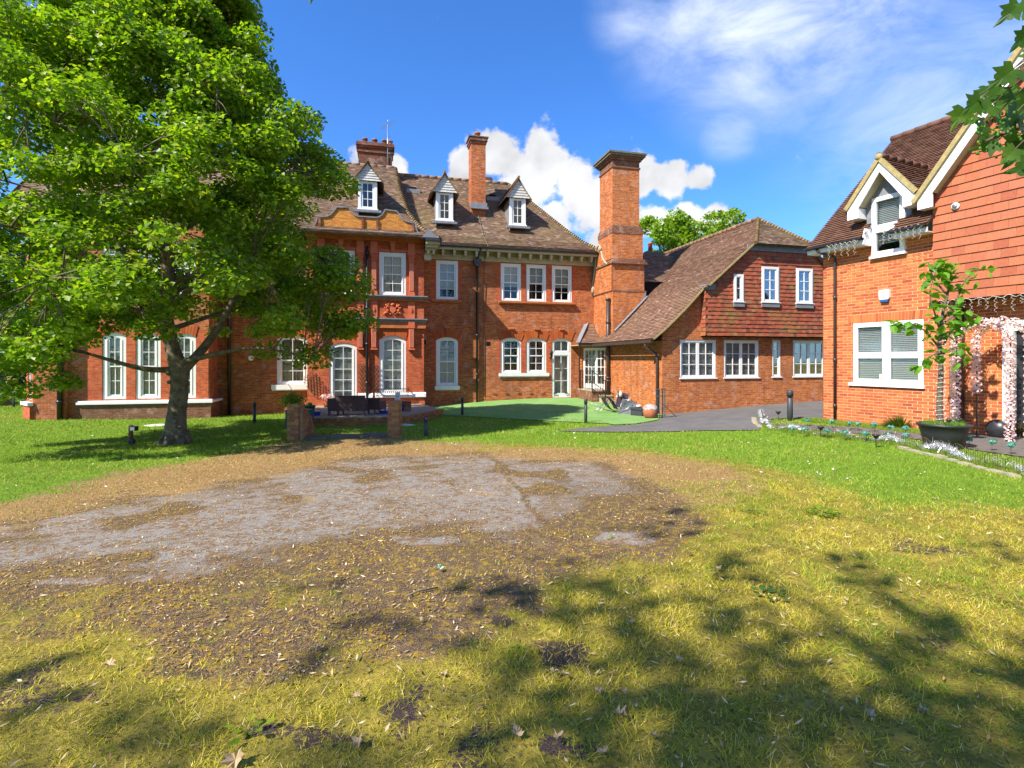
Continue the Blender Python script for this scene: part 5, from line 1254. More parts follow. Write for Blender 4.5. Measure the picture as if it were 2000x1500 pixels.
def zones(X, Y):
    Ys = np.maximum(Y, .6); Z = hts(X, Y); px = CX+X/Ys*FOC; py = HOR+(CZ-Z)/Ys*FOC
    wob = (fbm(X, Y, 1.1, 4, 3)-.5); wob2 = (fbm(X, Y, 3.5, 4, 9)-.5)
    sc = 260/np.maximum(Ys, 2.)
    def sm(v, w): return np.clip(v/w*.5+.5, 0, 1)
    j = (wob*1.3+wob2*.9)*sc
    tar = sm(poly_sd(px, py, TAR)+j*1.5, sc*1.1)*np.clip(1.35-np.clip(fbm(X,Y,1.6,4,61)-.42,0,1)*4.5,.25,1); brn = sm(poly_sd(px, py, BRN)+j*1.2, sc*.7)
    sx = 960+(py-905)*.81; tar = tar*(1-np.clip((px-sx)/60,0,1)*.35*np.clip((py-905)/40,0,1))*(1-.9*np.exp(-((px-sx-10-wob2*30)/5)**2)*((py > 890) & (py < 1045)))
    lush = sm(poly_sd(px, py, LUSH)+j*1.3, sc*1.3); dry = sm(poly_sd(px, py, DRY)+j*1.3, sc*.7)
    for (cx_, cy_, rx, ry, w) in ((585,975,40,7,.62),(800,965,36,6,.5),(940,965,40,5,.45),(1000,938,24,5,.6)):
        dry = np.maximum(dry, w*np.clip(1.6-np.hypot((px-cx_)/rx, (py-cy_)/ry)+wob2*2, 0, 1)*tar)
    for (cx_, cy_, rx, ry) in ((1205,1050,60,12),(150,1135,90,9),(300,1128,60,8),(830,1055,60,10)):
        tar = np.maximum(tar, np.clip(1.5-np.hypot((px-cx_)/rx, (py-cy_)/ry)+wob2*2, 0, 1))
    bare = np.clip((fbm(X, Y, 2.0, 4, 21)-.60)*3.2, 0, .55)*(1-lush)*(1-brn)
    for (cx_, cy_, rx, ry) in ((1090,1290,40,40),(640,1440,90,30),(780,1390,30,40),(520,1430,70,22),(1100,1460,90,30),(380,1310,60,18),(1000,1215,90,20)):
        bare = np.maximum(bare, np.clip(.95-np.hypot((px-cx_)/rx, (py-cy_)/ry)*.8+wob2*3.2, 0, .8))
    mossbrn = np.clip((fbm(X, Y, 2.4, 5, 33)-.46)*3.2, 0, .75)*brn*(1-tar)*np.clip((py-1080)/120, 0, 1)
    return lush, brn*(1-mossbrn), tar, dry, bare, px, py
def axis(a, b, fine, lo, hi, n):
    m = np.arange(a, b, fine); k = np.linspace(0, 1, n)**2.6
    return np.r_[(a-(a-lo)*k[1:])[::-1], m, b+(hi-b)*k]
gx_ = axis(-9, 9, .055, -400, 400, 60); gy_ = axis(1.5, 13.5, .055, -200, 900, 80)
GXX, GYY = np.meshgrid(gx_, gy_); nx_, ny_ = len(gx_), len(gy_)
GZ = hts(GXX, GYY)
lush, brn, tar, dry, bare, px_, py_ = zones(GXX.ravel(), GYY.ravel())
rel = (fbm(GXX, GYY, 4., 4, 50)-.5)*.05*(1-brn.reshape(GZ.shape))*(1-lush.reshape(GZ.shape))+(fbm(GXX, GYY, 12., 3, 51)-.5)*.012
near_ = (np.abs(GXX) < 12) & (GYY < 14) & (GYY > 1.2)
GZ2 = GZ+np.where(near_, rel, 0)
V = np.c_[GXX.ravel(), GYY.ravel(), GZ2.ravel()]
ii = (np.arange(ny_-1)[:, None]*nx_+np.arange(nx_-1)[None]).ravel(); F = np.c_[ii, ii+1, ii+nx_+1, ii+nx_]
def ground_mat():
    def fn(nt, b):
        B = NB(nt); P = B.n.new('ShaderNodeNewGeometry').outputs['Position']
        z1 = B.n.new('ShaderNodeAttribute'); z1.attribute_name = 'zone'; s = B.n.new('ShaderNodeSeparateColor'); B.l.new(z1.outputs['Color'], s.inputs[0])
        z2 = B.n.new('ShaderNodeAttribute'); z2.attribute_name = 'zone2'; s2 = B.n.new('ShaderNodeSeparateColor'); B.l.new(z2.outputs['Color'], s2.inputs[0])
        n0 = B.noise(P, .8, 4, .6); n1 = B.noise(P, 5, 6, .7); n2 = B.noise(P, 45, 4, .75); n3 = B.noise(P, 160, 2, .7); n4 = B.noise(P, 16, 5, .7)
        moss = B.mix(B.mr(n1, .35, .65), (.17,.15,.02), (.40,.31,.045)); moss = B.mix(B.mr(n2, .5, .62), moss, (.10,.09,.02)); moss = B.mix(B.mr(n3, .58, .66, 0, .8), moss, (.40,.30,.12))
        gr = B.mix(B.mr(n1, .35, .65), (.14,.25,.02), (.26,.36,.03)); gr = B.mix(B.mr(n2, .4, .65), gr, (.05,.12,.012)); gr = B.mix(B.mr(n4, .60, .72, 0, .6), gr, (.26,.26,.05))
        soil = B.mix(B.mr(n2, .4, .62), (.055,.042,.036), (.14,.092,.058)); soil = B.mix(B.mr(n3, .56, .62), soil, (.50,.32,.14))
        soil = B.mix(B.mr(n4, .50, .62, 0, .85), soil, (.34,.22,.03))
        ta = B.mix(B.mr(n3, .4, .6), (.215,.195,.17), (.36,.33,.29)); sp = B.m('ADD', B.m('ADD', B.m('MULTIPLY', n4, .4), B.m('MULTIPLY', n2, .3)), B.m('MULTIPLY', n1, .3)); ta = B.mix(B.mr(sp, .475, .54, 0, .9), ta, B.mix(B.mr(n3, .45, .6), (.12,.065,.03), (.32,.18,.06)))
        dr = B.mix(B.mr(n2, .4, .6), (.22,.115,.035), (.46,.30,.12)); dr = B.mix(B.mr(n4, .48, .58), dr, B.mix(B.mr(n3, .45, .6), (.17,.08,.03), (.50,.36,.17)))
        ba = B.mix(B.mr(n3, .5, .65), (.05,.036,.034), (.16,.11,.085))
        nh = B.m('ADD', B.m('MULTIPLY', n2, .5), B.m('MULTIPLY', n4, .5))
        hard = lambda m_, k=.35: B.mr(B.m('ADD', m_, B.m('MULTIPLY', B.m('SUBTRACT', nh, .5), k*7)), .38, .62)
        c = B.mix(hard(s.outputs[0]), moss, gr); c = B.mix(hard(s2.outputs[1], .4), c, ba)
        c = B.mix(hard(s.outputs[1], .4), c, soil); c = B.mix(hard(s.outputs[2], .5), c, ta); c = B.mix(hard(s2.outputs[0], .5), c, dr)
        c = B.mix(B.mr(n0, .3, .7, 0, .4), c, B.mix(1., c, (.7,.72,.7), 'MULTIPLY'))
        B.l.new(c, b.inputs['Base Color']); B.bump(B.m('ADD', n2, B.m('MULTIPLY', n3, .6)), b, .8, .015)
    return mat('ground cover', rough=.95, spec=.1, fn=fn)
M['ground'] = ground_mat()
go = np_mesh('ground', V, F, 'ground'); go['kind'] = 'structure'
for nm, a3 in (('zone', (lush, brn, tar)), ('zone2', (dry, bare, bare*0))):
    c = np.c_[a3[0], a3[1], a3[2], np.ones(len(V))].astype(np.float32)
    go.data.attributes.new(nm, 'FLOAT_COLOR', 'POINT').data.foreach_set('color', c.ravel())
go.data.polygons.foreach_set('use_smooth', np.ones(len(F), bool))
# smooth lying sheets: artificial turf, drive, paving
SHEETS = []
def sheet(name, pts, off, m, step=.5, kind='structure'):
    SHEETS.append([(float(p[0]), float(p[1])) for p in pts])
    P = [Vector((p[0], p[1], 0)) for p in pts]
    import bmesh
    bm = bmesh.new(); bm.faces.new([bm.verts.new(p) for p in P]); bmesh.ops.triangulate(bm, faces=bm.faces[:])
    for _ in range(7):
        es = [e for e in bm.edges if e.calc_length() > step]
        if not es: break
        bmesh.ops.subdivide_edges(bm, edges=es, cuts=1); bmesh.ops.triangulate(bm, faces=bm.faces[:])
    z = hts([v.co.x for v in bm.verts], [v.co.y for v in bm.verts])
    for v, q in zip(bm.verts, z): v.co.z = q+off
    for f in bm.faces:
        if f.normal.z < 0: f.normal_flip()
        f.smooth = True
    me = bpy.data.meshes.new(name); bm.to_mesh(me); bm.free(); me.materials.append(M[m]); uvs(me)
    o = bpy.data.objects.new(name, me); COL.objects.link(o); o['kind'] = kind; return o
def turf_mat():
    def fn(nt, b):
        B = NB(nt); P = B.n.new('ShaderNodeNewGeometry').outputs['Position']; n = B.noise(P, 60, 3, .7); n1 = B.noise(P, 1.2, 3, .6)
        c = B.mix(B.mr(n, .3, .7), (.12,.27,.065), (.19,.36,.10)); B.l.new(B.mix(B.mr(n1, .38, .62, 0, .6), c, (.25,.36,.13)), b.inputs['Base Color']); B.bump(n, b, .6, .02)
    return mat('artificial turf', rough=.9, spec=.1, fn=fn)
def asph():
    def fn(nt, b):
        B = NB(nt); P = B.n.new('ShaderNodeNewGeometry').outputs['Position']; n = B.noise(P, 90, 2, .7); n1 = B.noise(P, 1.6, 5, .65)
        c = B.mix(B.mr(n, .3, .7), (.085,.08,.08), (.15,.145,.14)); B.l.new(B.mix(B.mr(n1, .4, .65), c, B.mix(1., c, (1.35,1.3,1.22), 'MULTIPLY')), b.inputs['Base Color']); B.bump(n, b, .5, .01)
    return mat('asphalt', rough=.9, spec=.2, fn=fn)
M['turf'] = turf_mat(); M['asphalt'] = asph()
g2 = lambda L: [gp(*q)[:2] for q in L]
tp = [(858,811),(900,808),(960,806),(1010,803),(1060,802),(1110,805),(1150,815),(1185,828),(1200,831),(1240,829),(1283,822)]
sheet('artificial_turf', g2(tp)+[EF.w(.15,-.1),EF.w(.15,-6.9),MF.w(-8.7,-.1),MF.w(-8.75,1.2)], .03, 'turf')
dr_ = [(1090,843),(1150,836),(1200,832.5),(1240,831),(1290,822)]
far_ = [EF.w(-.05,-.3),EF.w(7.7,-.2),EF.w(10,-.2),(14,22.5),(14,16.2),RF.w(-.1,-.3)]
sheet('drive', g2(dr_)+far_+[RF.w(-.15,.15)]+g2([(1600,818),(1520,818),(1490,822),(1483,841),(1380,842),(1200,845)]), .022, 'asphalt')
pp = [(1500,824),(1540,826),(1620,831),(1700,838),(1800,846)]
bed = [RF.w(1.9,.55),RF.w(2.6,.5),RF.w(2.9,.05),RF.w(3,-.5),RF.w(6,-.5),RF.w(6,3.0)]
sheet('paved_path', g2([(1512,829),(1560,830),(1640,834),(1730,839)])+bed+g2([(2080,905),(1990,893),(1900,880),(1850,868),(1780,858),(1700,850),(1600,842),(1530,836)]), .02, 'slate')
# patio behind its curved brick kerb
kerb = [(597,832),(660,832.5),(720,831.5),(770,829.5),(810,824),(845,817),(861,812)]
kp = [gp(*q) for q in kerb]
pat = [(p[0], p[1]+.05) for p in kp]+[MF.w(-8.9,1.15), MF.w(-13.6,1.15)]
M['patio'] = noisy('patio slabs', (.34,.28,.20), (.26,.21,.15), 3, .85, .2)
PZ = -.37
me = bpy.data.meshes.new('patio'); me.from_pydata([(x, y, PZ) for x, y in pat], [], [tuple(range(len(pat)))]); me.materials.append(M['patio']); uvs(me)
po = bpy.data.objects.new('patio', me); COL.objects.link(po); po['kind'] = 'structure'

SHEETS.append([(float(x), float(y)) for x, y in pat]); SHEETS.append([RF.w(-.1,.02),RF.w(8,.02),RF.w(8,-9),RF.w(-.1,-9)]); SHEETS.append([EF.w(-.02,.02),EF.w(10,.02),EF.w(10,-12),EF.w(-.02,-12)]); SHEETS.append([MF.w(-25,-.0),MF.w(1,0),MF.w(1,-9),MF.w(-25,-9)])
def insheet(X, Y):
    r = np.zeros(X.shape, bool)
    for P in SHEETS:
        ins = np.zeros(X.shape, bool)
        for (x0, y0), (x1, y1) in zip(P, P[1:]+P[:1]):
            c = (y0 > Y) != (y1 > Y); ins ^= c & (X < x0+(Y-y0)/(y1-y0+1e-12)*(x1-x0))
        r |= ins
    return r
# ------------------------------------------------------------------ trees
def leaves_np(name, C, Nn, size, matname, parent, rg, fold=.25, asp=.9, kind='stuff'):
    """folded kite leaves at points C with normals Nn"""
    n = len(C); t = rg.normal(size=(n, 3)); t -= (t*Nn).sum(1)[:, None]*Nn; t /= np.linalg.norm(t, axis=1)[:, None]+1e-9
    s = np.cross(Nn, t); L = size*rg.uniform(.7, 1.25, n)[:, None]; W = L*asp*.5
    p0 = C-t*L*.5; p1 = C+t*L*.5; a = C+t*L*.08+s*W+Nn*L*fold*.5; c = C+t*L*.08-s*W+Nn*L*fold*.5
    V = np.stack([p0, a, p1, c], 1).reshape(-1, 3); i = np.arange(n)*4
    F = np.c_[np.r_[i, i], np.r_[i+1, i+2], np.r_[i+2, i+3]]
    r = rg.uniform(0, 1, n)
    o = np_mesh(name, V, F, matname, rnd=np.r_[r, r], parent=parent)
    if kind: o['kind'] = kind
    return o
def limb(b, pts, r0, r1, n=7, sub=3):
    P = [Vector(p) for p in pts]; out = []
    for i in range(len(P)-1):
        p0 = P[max(i-1,0)]; p1 = P[i]; p2 = P[i+1]; p3 = P[min(i+2,len(P)-1)]
        for k in range(sub):
            t = k/sub; out.append(.5*((2*p1)+(p2-p0)*t+(2*p0-5*p1+4*p2-p3)*t*t+(3*p1-p0-3*p2+p3)*t**3))
    out.append(P[-1]); m = len(out); b.tube(out, [r0+(r1-r0)*(i/(m-1))**.8 for i in range(m)], n); return out
def crown(rg, clumps, per, flat=.42, spread=.5, upness=1.1):
    C = []; Nn = []
    for (x, y, z, r) in clumps:
        m = int(per*r*r/.25*rg.uniform(.7, 1.2)); d = rg.normal(size=(m, 3)); d /= np.linalg.norm(d, axis=1)[:, None]
        rad = rg.uniform(0, 1, m)**(.38)
        q = d*rad[:, None]*np.array([r, r, r*flat]); q[:, 2] -= .22*(q[:, 0]**2+q[:, 1]**2)/r
        C.append(q+np.array([x, y, z])); nn = rg.normal(size=(m, 3))*.55+np.array([0, 0, upness])+d*.35; nn /= np.linalg.norm(nn, axis=1)[:, None]; Nn.append(nn)
    return np.concatenate(C), np.concatenate(Nn)
def sky_tree():
    T = empty('maple_tree', (-8.77,13.6,ht(-8.77,13.6)), 0, 'large spreading maple tree in full leaf on the lawn before the mansion', 'tree')
    O = Vector(T.location); rg = np.random.default_rng(11); b = MB(); rnd = random.Random(5)
    L = lambda x, y, z: (x-O.x, y-O.y, z-O.z)
    tr = [L(-8.80,13.6,-.75),L(-8.78,13.6,-.45),L(-8.74,13.6,.1),L(-8.66,13.6,.8),L(-8.66,13.6,1.35),L(-8.85,13.6,1.9),L(-9.02,13.6,2.7),L(-8.97,13.65,4.2),L(-8.92,13.7,5.8),L(-8.85,13.7,7.6),L(-8.8,13.6,9.6),L(-8.9,13.6,12.2)]
    rr = [.33,.27,.225,.21,.215,.175,.165,.15,.125,.10,.07,.02]
    # knobbly bark: a tube with uneven rings
    P = []; Rr = []
    for i in range(len(tr)-1):
        for k in range(5):
            t = k/5; P.append(Vector(tr[i])*(1-t)+Vector(tr[i+1])*t); Rr.append((rr[i]*(1-t)+rr[i+1]*t)*(1+rnd.uniform(-.05,.05)))
    P.append(Vector(tr[-1])); Rr.append(rr[-1]); b.tube(P, Rr, 16)
    for k in range(7):
        a = k*.95; b.tube([(.0+.12*math.cos(a),.12*math.sin(a),.35),(.27*math.cos(a),.27*math.sin(a),.1),(.42*math.cos(a),.42*math.sin(a),-.12)],[.13,.11,.05],8)
    for k in range(16):
        z = rnd.uniform(.2,2.); a = rnd.uniform(2.5,6.8); b.ball((.07+.21*math.cos(a), .21*math.sin(a), z), rnd.uniform(.04,.08), None, rnd.uniform(.05,.1), 7, 5, jit=.2)
    tk = b.build('trunk', 'bark', T)
    spine = [Vector(p)+O for p in tr]
    def at_z(z):
        for p, q in zip(spine, spine[1:]):
            if p.z <= z <= q.z: t = (z-p.z)/(q.z-p.z); return p+(q-p)*t
        return spine[-1]
    RZ = lambda z, a=0.: float(np.interp(z, [.9,1.4,3,5.5,7.2,8.3,9.4,11,13.2,14.2], [3.8,4.4,5.0,4.8,4.1,3.4,2.4,1.9,1.2,.4]))*(1 if math.cos(a) > -.2 else 1.+.35*min(1,max(0,(z-4)/5)))
    limbs = [[(-8.7,13.6,1.35),(-9.4,13.3,1.38),(-10.6,13.1,1.75),(-11.6,13,2.1)], [(-8.6,13.6,1.3),(-8.0,13.9,2.2),(-7.4,14.2,3.6),(-6.9,14.3,5.2),(-6.4,14.3,6.6)],
             [(-8.75,13.6,1.5),(-7.6,13.4,1.75),(-6.4,13.2,1.9),(-5.0,13.1,1.65)], [(-9.0,13.6,2.6),(-9.7,13.3,4),(-10.4,13.1,5.6),(-11,13,7.3)], [(-8.95,13.6,2.3),(-8.2,12.4,3.2),(-7.4,11.3,4.1),(-6.9,10.4,4.3)]]
    ga = 0
    for k in range(38):
        z = 1.9+k*.235; ga += 2.4; s = at_z(z); R = RZ(min(z+1.6*(1-z/14), 13.4), ga)*rnd.uniform(.75,1.0)
        rise = .18+.5*max(0,(z-3))/9; dx, dy = math.cos(ga), math.sin(ga)
        limbs.append([tuple(s), (s.x+dx*R*.33, s.y+dy*R*.33, s.z+R*.33*rise+.35), (s.x+dx*R*.66+rnd.uniform(-.3,.3), s.y+dy*R*.66+rnd.uniform(-.3,.3), s.z+R*.66*rise+.45), (s.x+dx*R*.97, s.y+dy*R*.97, s.z+R*rise+.25)])
    bb_ = MB(); nodes = []; tips_ = []
    for i, l in enumerate(limbs):
        r0 = (.10 if i < 5 else .085-.0012*i); 
        if i == 1: r0 = .15
        pts = limb(bb_, [tuple(Vector(p)-O) for p in l], max(r0,.03), .012, 7, 4); tips_.append(pts[-1])
        for j, p in enumerate(pts):
            if j > len(pts)*.25: nodes.append(p+O)
    NA = np.array([tuple(p) for p in nodes]); cl = []
    tries = 0
    while len(cl) < 860 and tries < 22000:
        tries += 1; z = rnd.uniform(.9, 13.9); a = rnd.uniform(0, 6.283); R = RZ(z, a); rad = R*(rnd.uniform(.12,1)**.55)
        x = -8.95+rad*math.cos(a); y = 13.6+rad*math.sin(a)
        if rad < R*.6 and z < 3.6 and x > -10.2 and rnd.random() < .6: continue
        if z < 1.6 and abs(x+9.0) < 2.2 and rnd.random() < .97: continue
        if z < 2.3 and (x+8.8)**2+(y-13.6)**2 < 3.2: continue
        pxx = CX+x/y*FOC; pyy = HOR-(z-CZ)/y*FOC
        if pyy > 690 and pxx > 430: continue
        if 372 < pyy < 475 and pxx > 585: continue
        if pyy > 655 and 120 < pxx < 430: continue
        if y < 15 and 380 < pxx < 560 and pyy > 560 and rnd.random() < .35: continue
        if y < 13.4 and 270 < pxx < 430 and pyy > 400 and rnd.random() < .72: continue
        px = CX+x/y*FOC; py = HOR-(z-CZ)/y*FOC
        if y > 13.6 and x > -10 and rnd.random() < .25: continue
        if fbm(x*.5+z*.23, y*.5+z*.9, 1.1, 2, 5) < .33: continue
        if any((x-c[0])**2+(y-c[1])**2+((z-c[2])*1.8)**2 < .20 for c in cl): continue
        d = NA-np.array([x, y, z]); q = int(np.argmin((d**2).sum(1)+(d[:, 2] > 0)*1.)); p = NA[q]
        r = rnd.uniform(.42,.72); cl.append((x-O.x, y-O.y, z-O.z, r))
        m = (Vector(p)+Vector((x,y,z)))/2+Vector((0,0,.12)); bb_.tube([Vector(p)-O, m-O, Vector((x,y,z))-O], [.022,.015,.006], 5)
        for s in range(3):
            e = Vector((x,y,z))+Vector((rnd.uniform(-1,1)*r,rnd.uniform(-1,1)*r,rnd.uniform(-.2,.25)*r)); bb_.tube([m-O,(m+e)/2-O+Vector((0,0,.05)),e-O], [.010,.007,.003], 4)
    for p in tips_: cl.append((p.x, p.y, p.z, .5))
    bb_.build('branch', 'bark', T)['kind'] = 'stuff'
    C, Nn = crown(rg, cl, 240, flat=.55, upness=.85); leaves_np('crown', C, Nn, .108, 'leaf', T, rg)
sky_tree()
def far_tree(name, x, y, h, r, label, m='leaf_far', size=.3, ncl=60, per=60, trunk=True, group=None, seed=1, low=.35, flat=.7):
    z0 = ht(x, y); T = empty(name, (x, y, z0), 0, label, 'tree', group); rg = np.random.default_rng(seed); rnd = random.Random(seed)
    b = MB(); tp = [(0,0,-.3),(rnd.uniform(-.2,.2),0,h*.3),(rnd.uniform(-.4,.4),0,h*.6),(0,0,h*.92)]
    b.tube(tp, [r*.09,r*.07,r*.045,.02], 8); cl = []
    for k in range(ncl):
        f = rnd.uniform(low, 1.); R = r*math.sqrt(max(1-((f-low)/(1-low)*1.25-.45)**2*1.1, .05)); a = rnd.uniform(0,6.283); q = R*rnd.uniform(.15,1)**.5
        p = (q*math.cos(a), q*math.sin(a), h*f); cl.append((*p, rnd.uniform(.16,.30)*r))
        if k % 2 == 0: b.tube([(0,0,h*f*.72),(p[0]*.5,p[1]*.5,p[2]*.88),p], [r*.03,r*.018,.01], 5)
    b.build('trunk', 'bark', T)
    C, Nn = crown(rg, cl, per/(r*.3)**2*.25, flat=flat, upness=.7); leaves_np('crown', C, Nn, size, m, T, rg); return T
far_tree('tree', 16.2, 45, 14.3, 4.0, 'bright green bushy tree rising behind the middle of the long wing roof', 'leaf', .28, 90, 190, seed=3, flat=.6)
far_tree('tree', 19.3, 47, 14.9, 2.6, 'taller loose green tree peeping over the wing ridge near its half hip', 'leaf', .26, 44, 110, seed=4, flat=.6)
far_tree('tree', 26.5, 52, 13.6, 3.0, 'thin grey green treetop between the half hip and the newer house', 'leaf_far', .26, 26, 50, seed=8, flat=.6)
far_tree('tree', 12.9, 44, 13.6, 3.4, 'bright green tree just right of the great brick chimney', 'leaf', .28, 80, 190, seed=5, flat=.6)
# the shaded wood beyond the left corner
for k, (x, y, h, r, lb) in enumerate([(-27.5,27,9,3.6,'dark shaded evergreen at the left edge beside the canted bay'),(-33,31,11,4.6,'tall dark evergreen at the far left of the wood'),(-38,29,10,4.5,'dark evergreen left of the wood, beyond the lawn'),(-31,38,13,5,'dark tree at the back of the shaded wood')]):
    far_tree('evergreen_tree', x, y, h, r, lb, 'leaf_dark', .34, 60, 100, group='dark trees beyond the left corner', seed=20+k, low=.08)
# leaning bare trunk in that wood
lt = empty('leaning_trunk', (-25.6,25.6,ht(-25.6,25.6)), 0, 'pale leaning tree trunk in the dark wood at the left edge', 'tree trunk')
b = MB(); b.tube([(0.8,0,-.2),(.5,0,1.1),(-.1,.1,2.3),(-.9,.3,3.8)], [.28,.22,.18,.1], 9); b.build('trunk', 'bark_pale', lt)
# behind the camera: one tree shades near grass, an added row darkens the panes
def near_tree():
    T = empty('sycamore_tree', (-3.2,-3.4,0), 0, 'big sycamore whose leafy branch hangs into the top right corner', 'tree'); rg = np.random.default_rng(2); rnd = random.Random(9)
    b = MB(); b.tube([(0,0,-.3),(.1,.1,1.5),(.3,.4,3.4),(.7,1.0,5.6),(1.,1.4,8.)], [.42,.33,.27,.18,.05], 12); b.build('trunk', 'bark', T)
    bb_ = MB(); cl = []
    # ground patches wanted in shade -> clumps up along the sun's path
    spots = [(gp(px,py)[:2], r) for px, py, r in ((640,1150,.2),(740,1235,.30),(830,1270,.26),(650,1290,.2),(1060,1120,.2),(1170,1070,.3),(1250,1040,.26),(1310,1000,.22),(1340,1030,.26),(930,1150,.24),(1050,1190,.3),(980,1240,.26),
        (1430,1100,.36),(1520,1110,.3),(1650,1120,.36),(1700,1105,.3),(1960,1080,.35),(1990,1110,.35),(1750,1150,.3),(1600,1190,.42),(1720,1210,.42),(1820,1240,.45),(1900,1260,.45),(1960,1300,.45),(1480,1230,.3),(1560,1280,.42),(1330,1280,.42),(1430,1330,.42),
        (1250,1350,.42),(1150,1370,.42),(1500,1390,.45),(1620,1420,.45),(1700,1460,.45),(1560,1480,.45),(1400,1470,.45),(1280,1460,.42),(1180,1490,.36),(1050,1330,.28),(960,1400,.28),(1820,1380,.36),(1900,1430,.45),(1980,1390,.4),(1350,1200,.2),(1200,1240,.24),(500,1280,.24),(420,1350,.22),(340,1420,.24),(150,1400,.24),(250,1480,.26),(640,1420,.26),(760,1460,.26),(860,1350,.26),(30,1330,.2),(100,1350,.2),(560,1480,.3))]
    K = SUNL/(-SUNL.z)
    for (p, r) in spots:
        if rnd.random() < .30: continue
        for _ in range(1):
            h = rnd.uniform(7.2,11.5); q = Vector((p[0]+rnd.uniform(-.12,.12), p[1]+rnd.uniform(-.12,.12), 0))-K*h; q.z = h
            cl.append((q.x+3.2, q.y+3.4, h, r*1.12)); s = Vector((.5,.7,4.8+rnd.uniform(0,3)))
            e = Vector(cl[-1][:3]); bb_.tube([s, (s+e)/2+Vector((0,0,.5)), e], [.03,.018,.006], 5)
    for k in range(46):                                  # the rest of the crown, away behind the camera
        a = rnd.uniform(0,6.283); q = rnd.uniform(.5,4.5); e = Vector((q*math.cos(a)-1., q*math.sin(a)-2.2, rnd.uniform(4.5,11))); cl.append((*e, rnd.uniform(.5,.9)))
        bb_.tube([(.3,.4,4),e*.5+Vector((.2,.2,2.5)),e], [.06,.03,.01], 5)
    C, Nn = crown(rg, cl, 26, flat=.5); leaves_np('crown', C, Nn, .17, 'leaf', T, rg)
    # the branch that hangs into view, with big lobed leaves
    tip = [Vector(q)-Vector((-3.2,-3.4,0)) for q in ((-2.,-2.2,5.2),(.2,-.6,5.0),(1.7,.9,4.2),(2.25,1.75,3.2),(2.18,2.05,2.66),(1.95,2.15,2.5))]
    limb(bb_, [tuple(p) for p in tip], .06, .006, 6, 4)
    half = [(0,-.05),(.10,-.10),(.30,-.16),(.48,-.02),(.33,.05),(.40,.14),(.58,.32),(.40,.34),(.30,.30),(.30,.44),(.19,.52),(.13,.50),(.10,.72),(0,1.0)]
    def leafme():
        q = MB(); n = len(half)
        for s in (1,-1):
            v = [(0,-.05,0)]+[(s*x*1.0,z,-.10*abs(x)+.02*math.sin(z*7)) for x, z in half[1:-1]]+[(0,1,-.12)]
            c = (0,.3,.04); q.v.append(c); ci = len(q.v)-1; base = len(q.v); q.v += v
            for i in range(len(v)-1): q.f.append((ci,base+i,base+i+1) if s > 0 else (ci,base+i+1,base+i)); q.mi.append(0); q.r.append(0); q.sm.append(False)
        return q.mesh('leaf', 'leaf_near')
    lm = leafme(); keys = [(1860,222,.115),(1900,255,.14),(1935,180,.15),(1960,230,.14),(1985,160,.14),(1890,205,.12),(1925,285,.13),(1990,290,.15),(1975,255,.13),(1955,145,.12),(1995,205,.14),(1915,215,.13),(1945,255,.12),(1995,15,.12),(1985,75,.12),(1965,20,.11),(1998,110,.12),(2010,40,.14),(2030,140,.14),(2040,230,.15),(2060,90,.15),(1997,330,.13),(1880,235,.10),(1950,205,.11),(1972,225,.12),(1925,230,.11),(1965,275,.12),(1905,185,.09),(1990,130,.12),(1975,185,.13),(1940,160,.10),(1960,300,.10),(1985,310,.12)]
    for (px, py, s) in keys:
        Y = rnd.uniform(1.9,2.3); p = Vector(((px+22-CX)/FOC*Y, Y, CZ+(HOR-py+8)/FOC*Y))-Vector((-3.2,-3.4,0)); o = inst('leaf', lm, T, tuple(p), (R_(rnd.uniform(-125,-65)), R_(rnd.uniform(15,85)), R_(rnd.uniform(-35,35))), (s*.8,)*3)
        bb_.tube([p, p+Vector((.05,.0,.05)), Vector(tip[4])*.5+Vector(tip[3])*.5], [.0022,.0022,.003], 4)
    # a leaf tip hanging in at the top edge
    Y = 2.0; p = Vector(((607-CX)/FOC*Y, Y, CZ+(HOR+38)/FOC*Y))-Vector((-3.2,-3.4,0)); inst('leaf', lm, T, tuple(p), (R_(-90),0,R_(15)), (.10,)*3); bb_.tube([p, p+Vector((-.1,-.3,.6)), Vector((2.2,1.8,5))], [.003,.004,.01], 4)
    fl = MB()
    for k in range(70):
        Y = rnd.uniform(1.95,2.2); q = Vector(((rnd.gauss(1948,28)-CX)/FOC*Y, Y, CZ+(HOR-rnd.gauss(250,32))/FOC*Y))-Vector((-3.2,-3.4,0)); fl.ball(tuple(q), .006, .004, .007, 5, 4, r=rnd.random())
    fl.build('seed_cluster', 'leaf_pot', T)['kind'] = 'stuff'
    bb_.build('branch', 'bark', T)['kind'] = 'stuff'
near_tree()
for k, (x, y) in enumerate([(-22,-24),(-9,-28),(5,-30),(19,-26),(32,-18)]):  # row out of view, added so the window panes reflect dark leaves
    far_tree('tree', x, y, 13+k % 3, 6.5, ['round tree behind the photographer, leftmost of its row','round tree behind the photographer, second of its row','round tree behind the photographer, middle of its row','round tree behind the photographer, fourth of its row','round tree behind the photographer, rightmost of its row'][k], 'leaf_far', .5, 45, 60, group='trees behind the photographer', seed=40+k, low=.15)

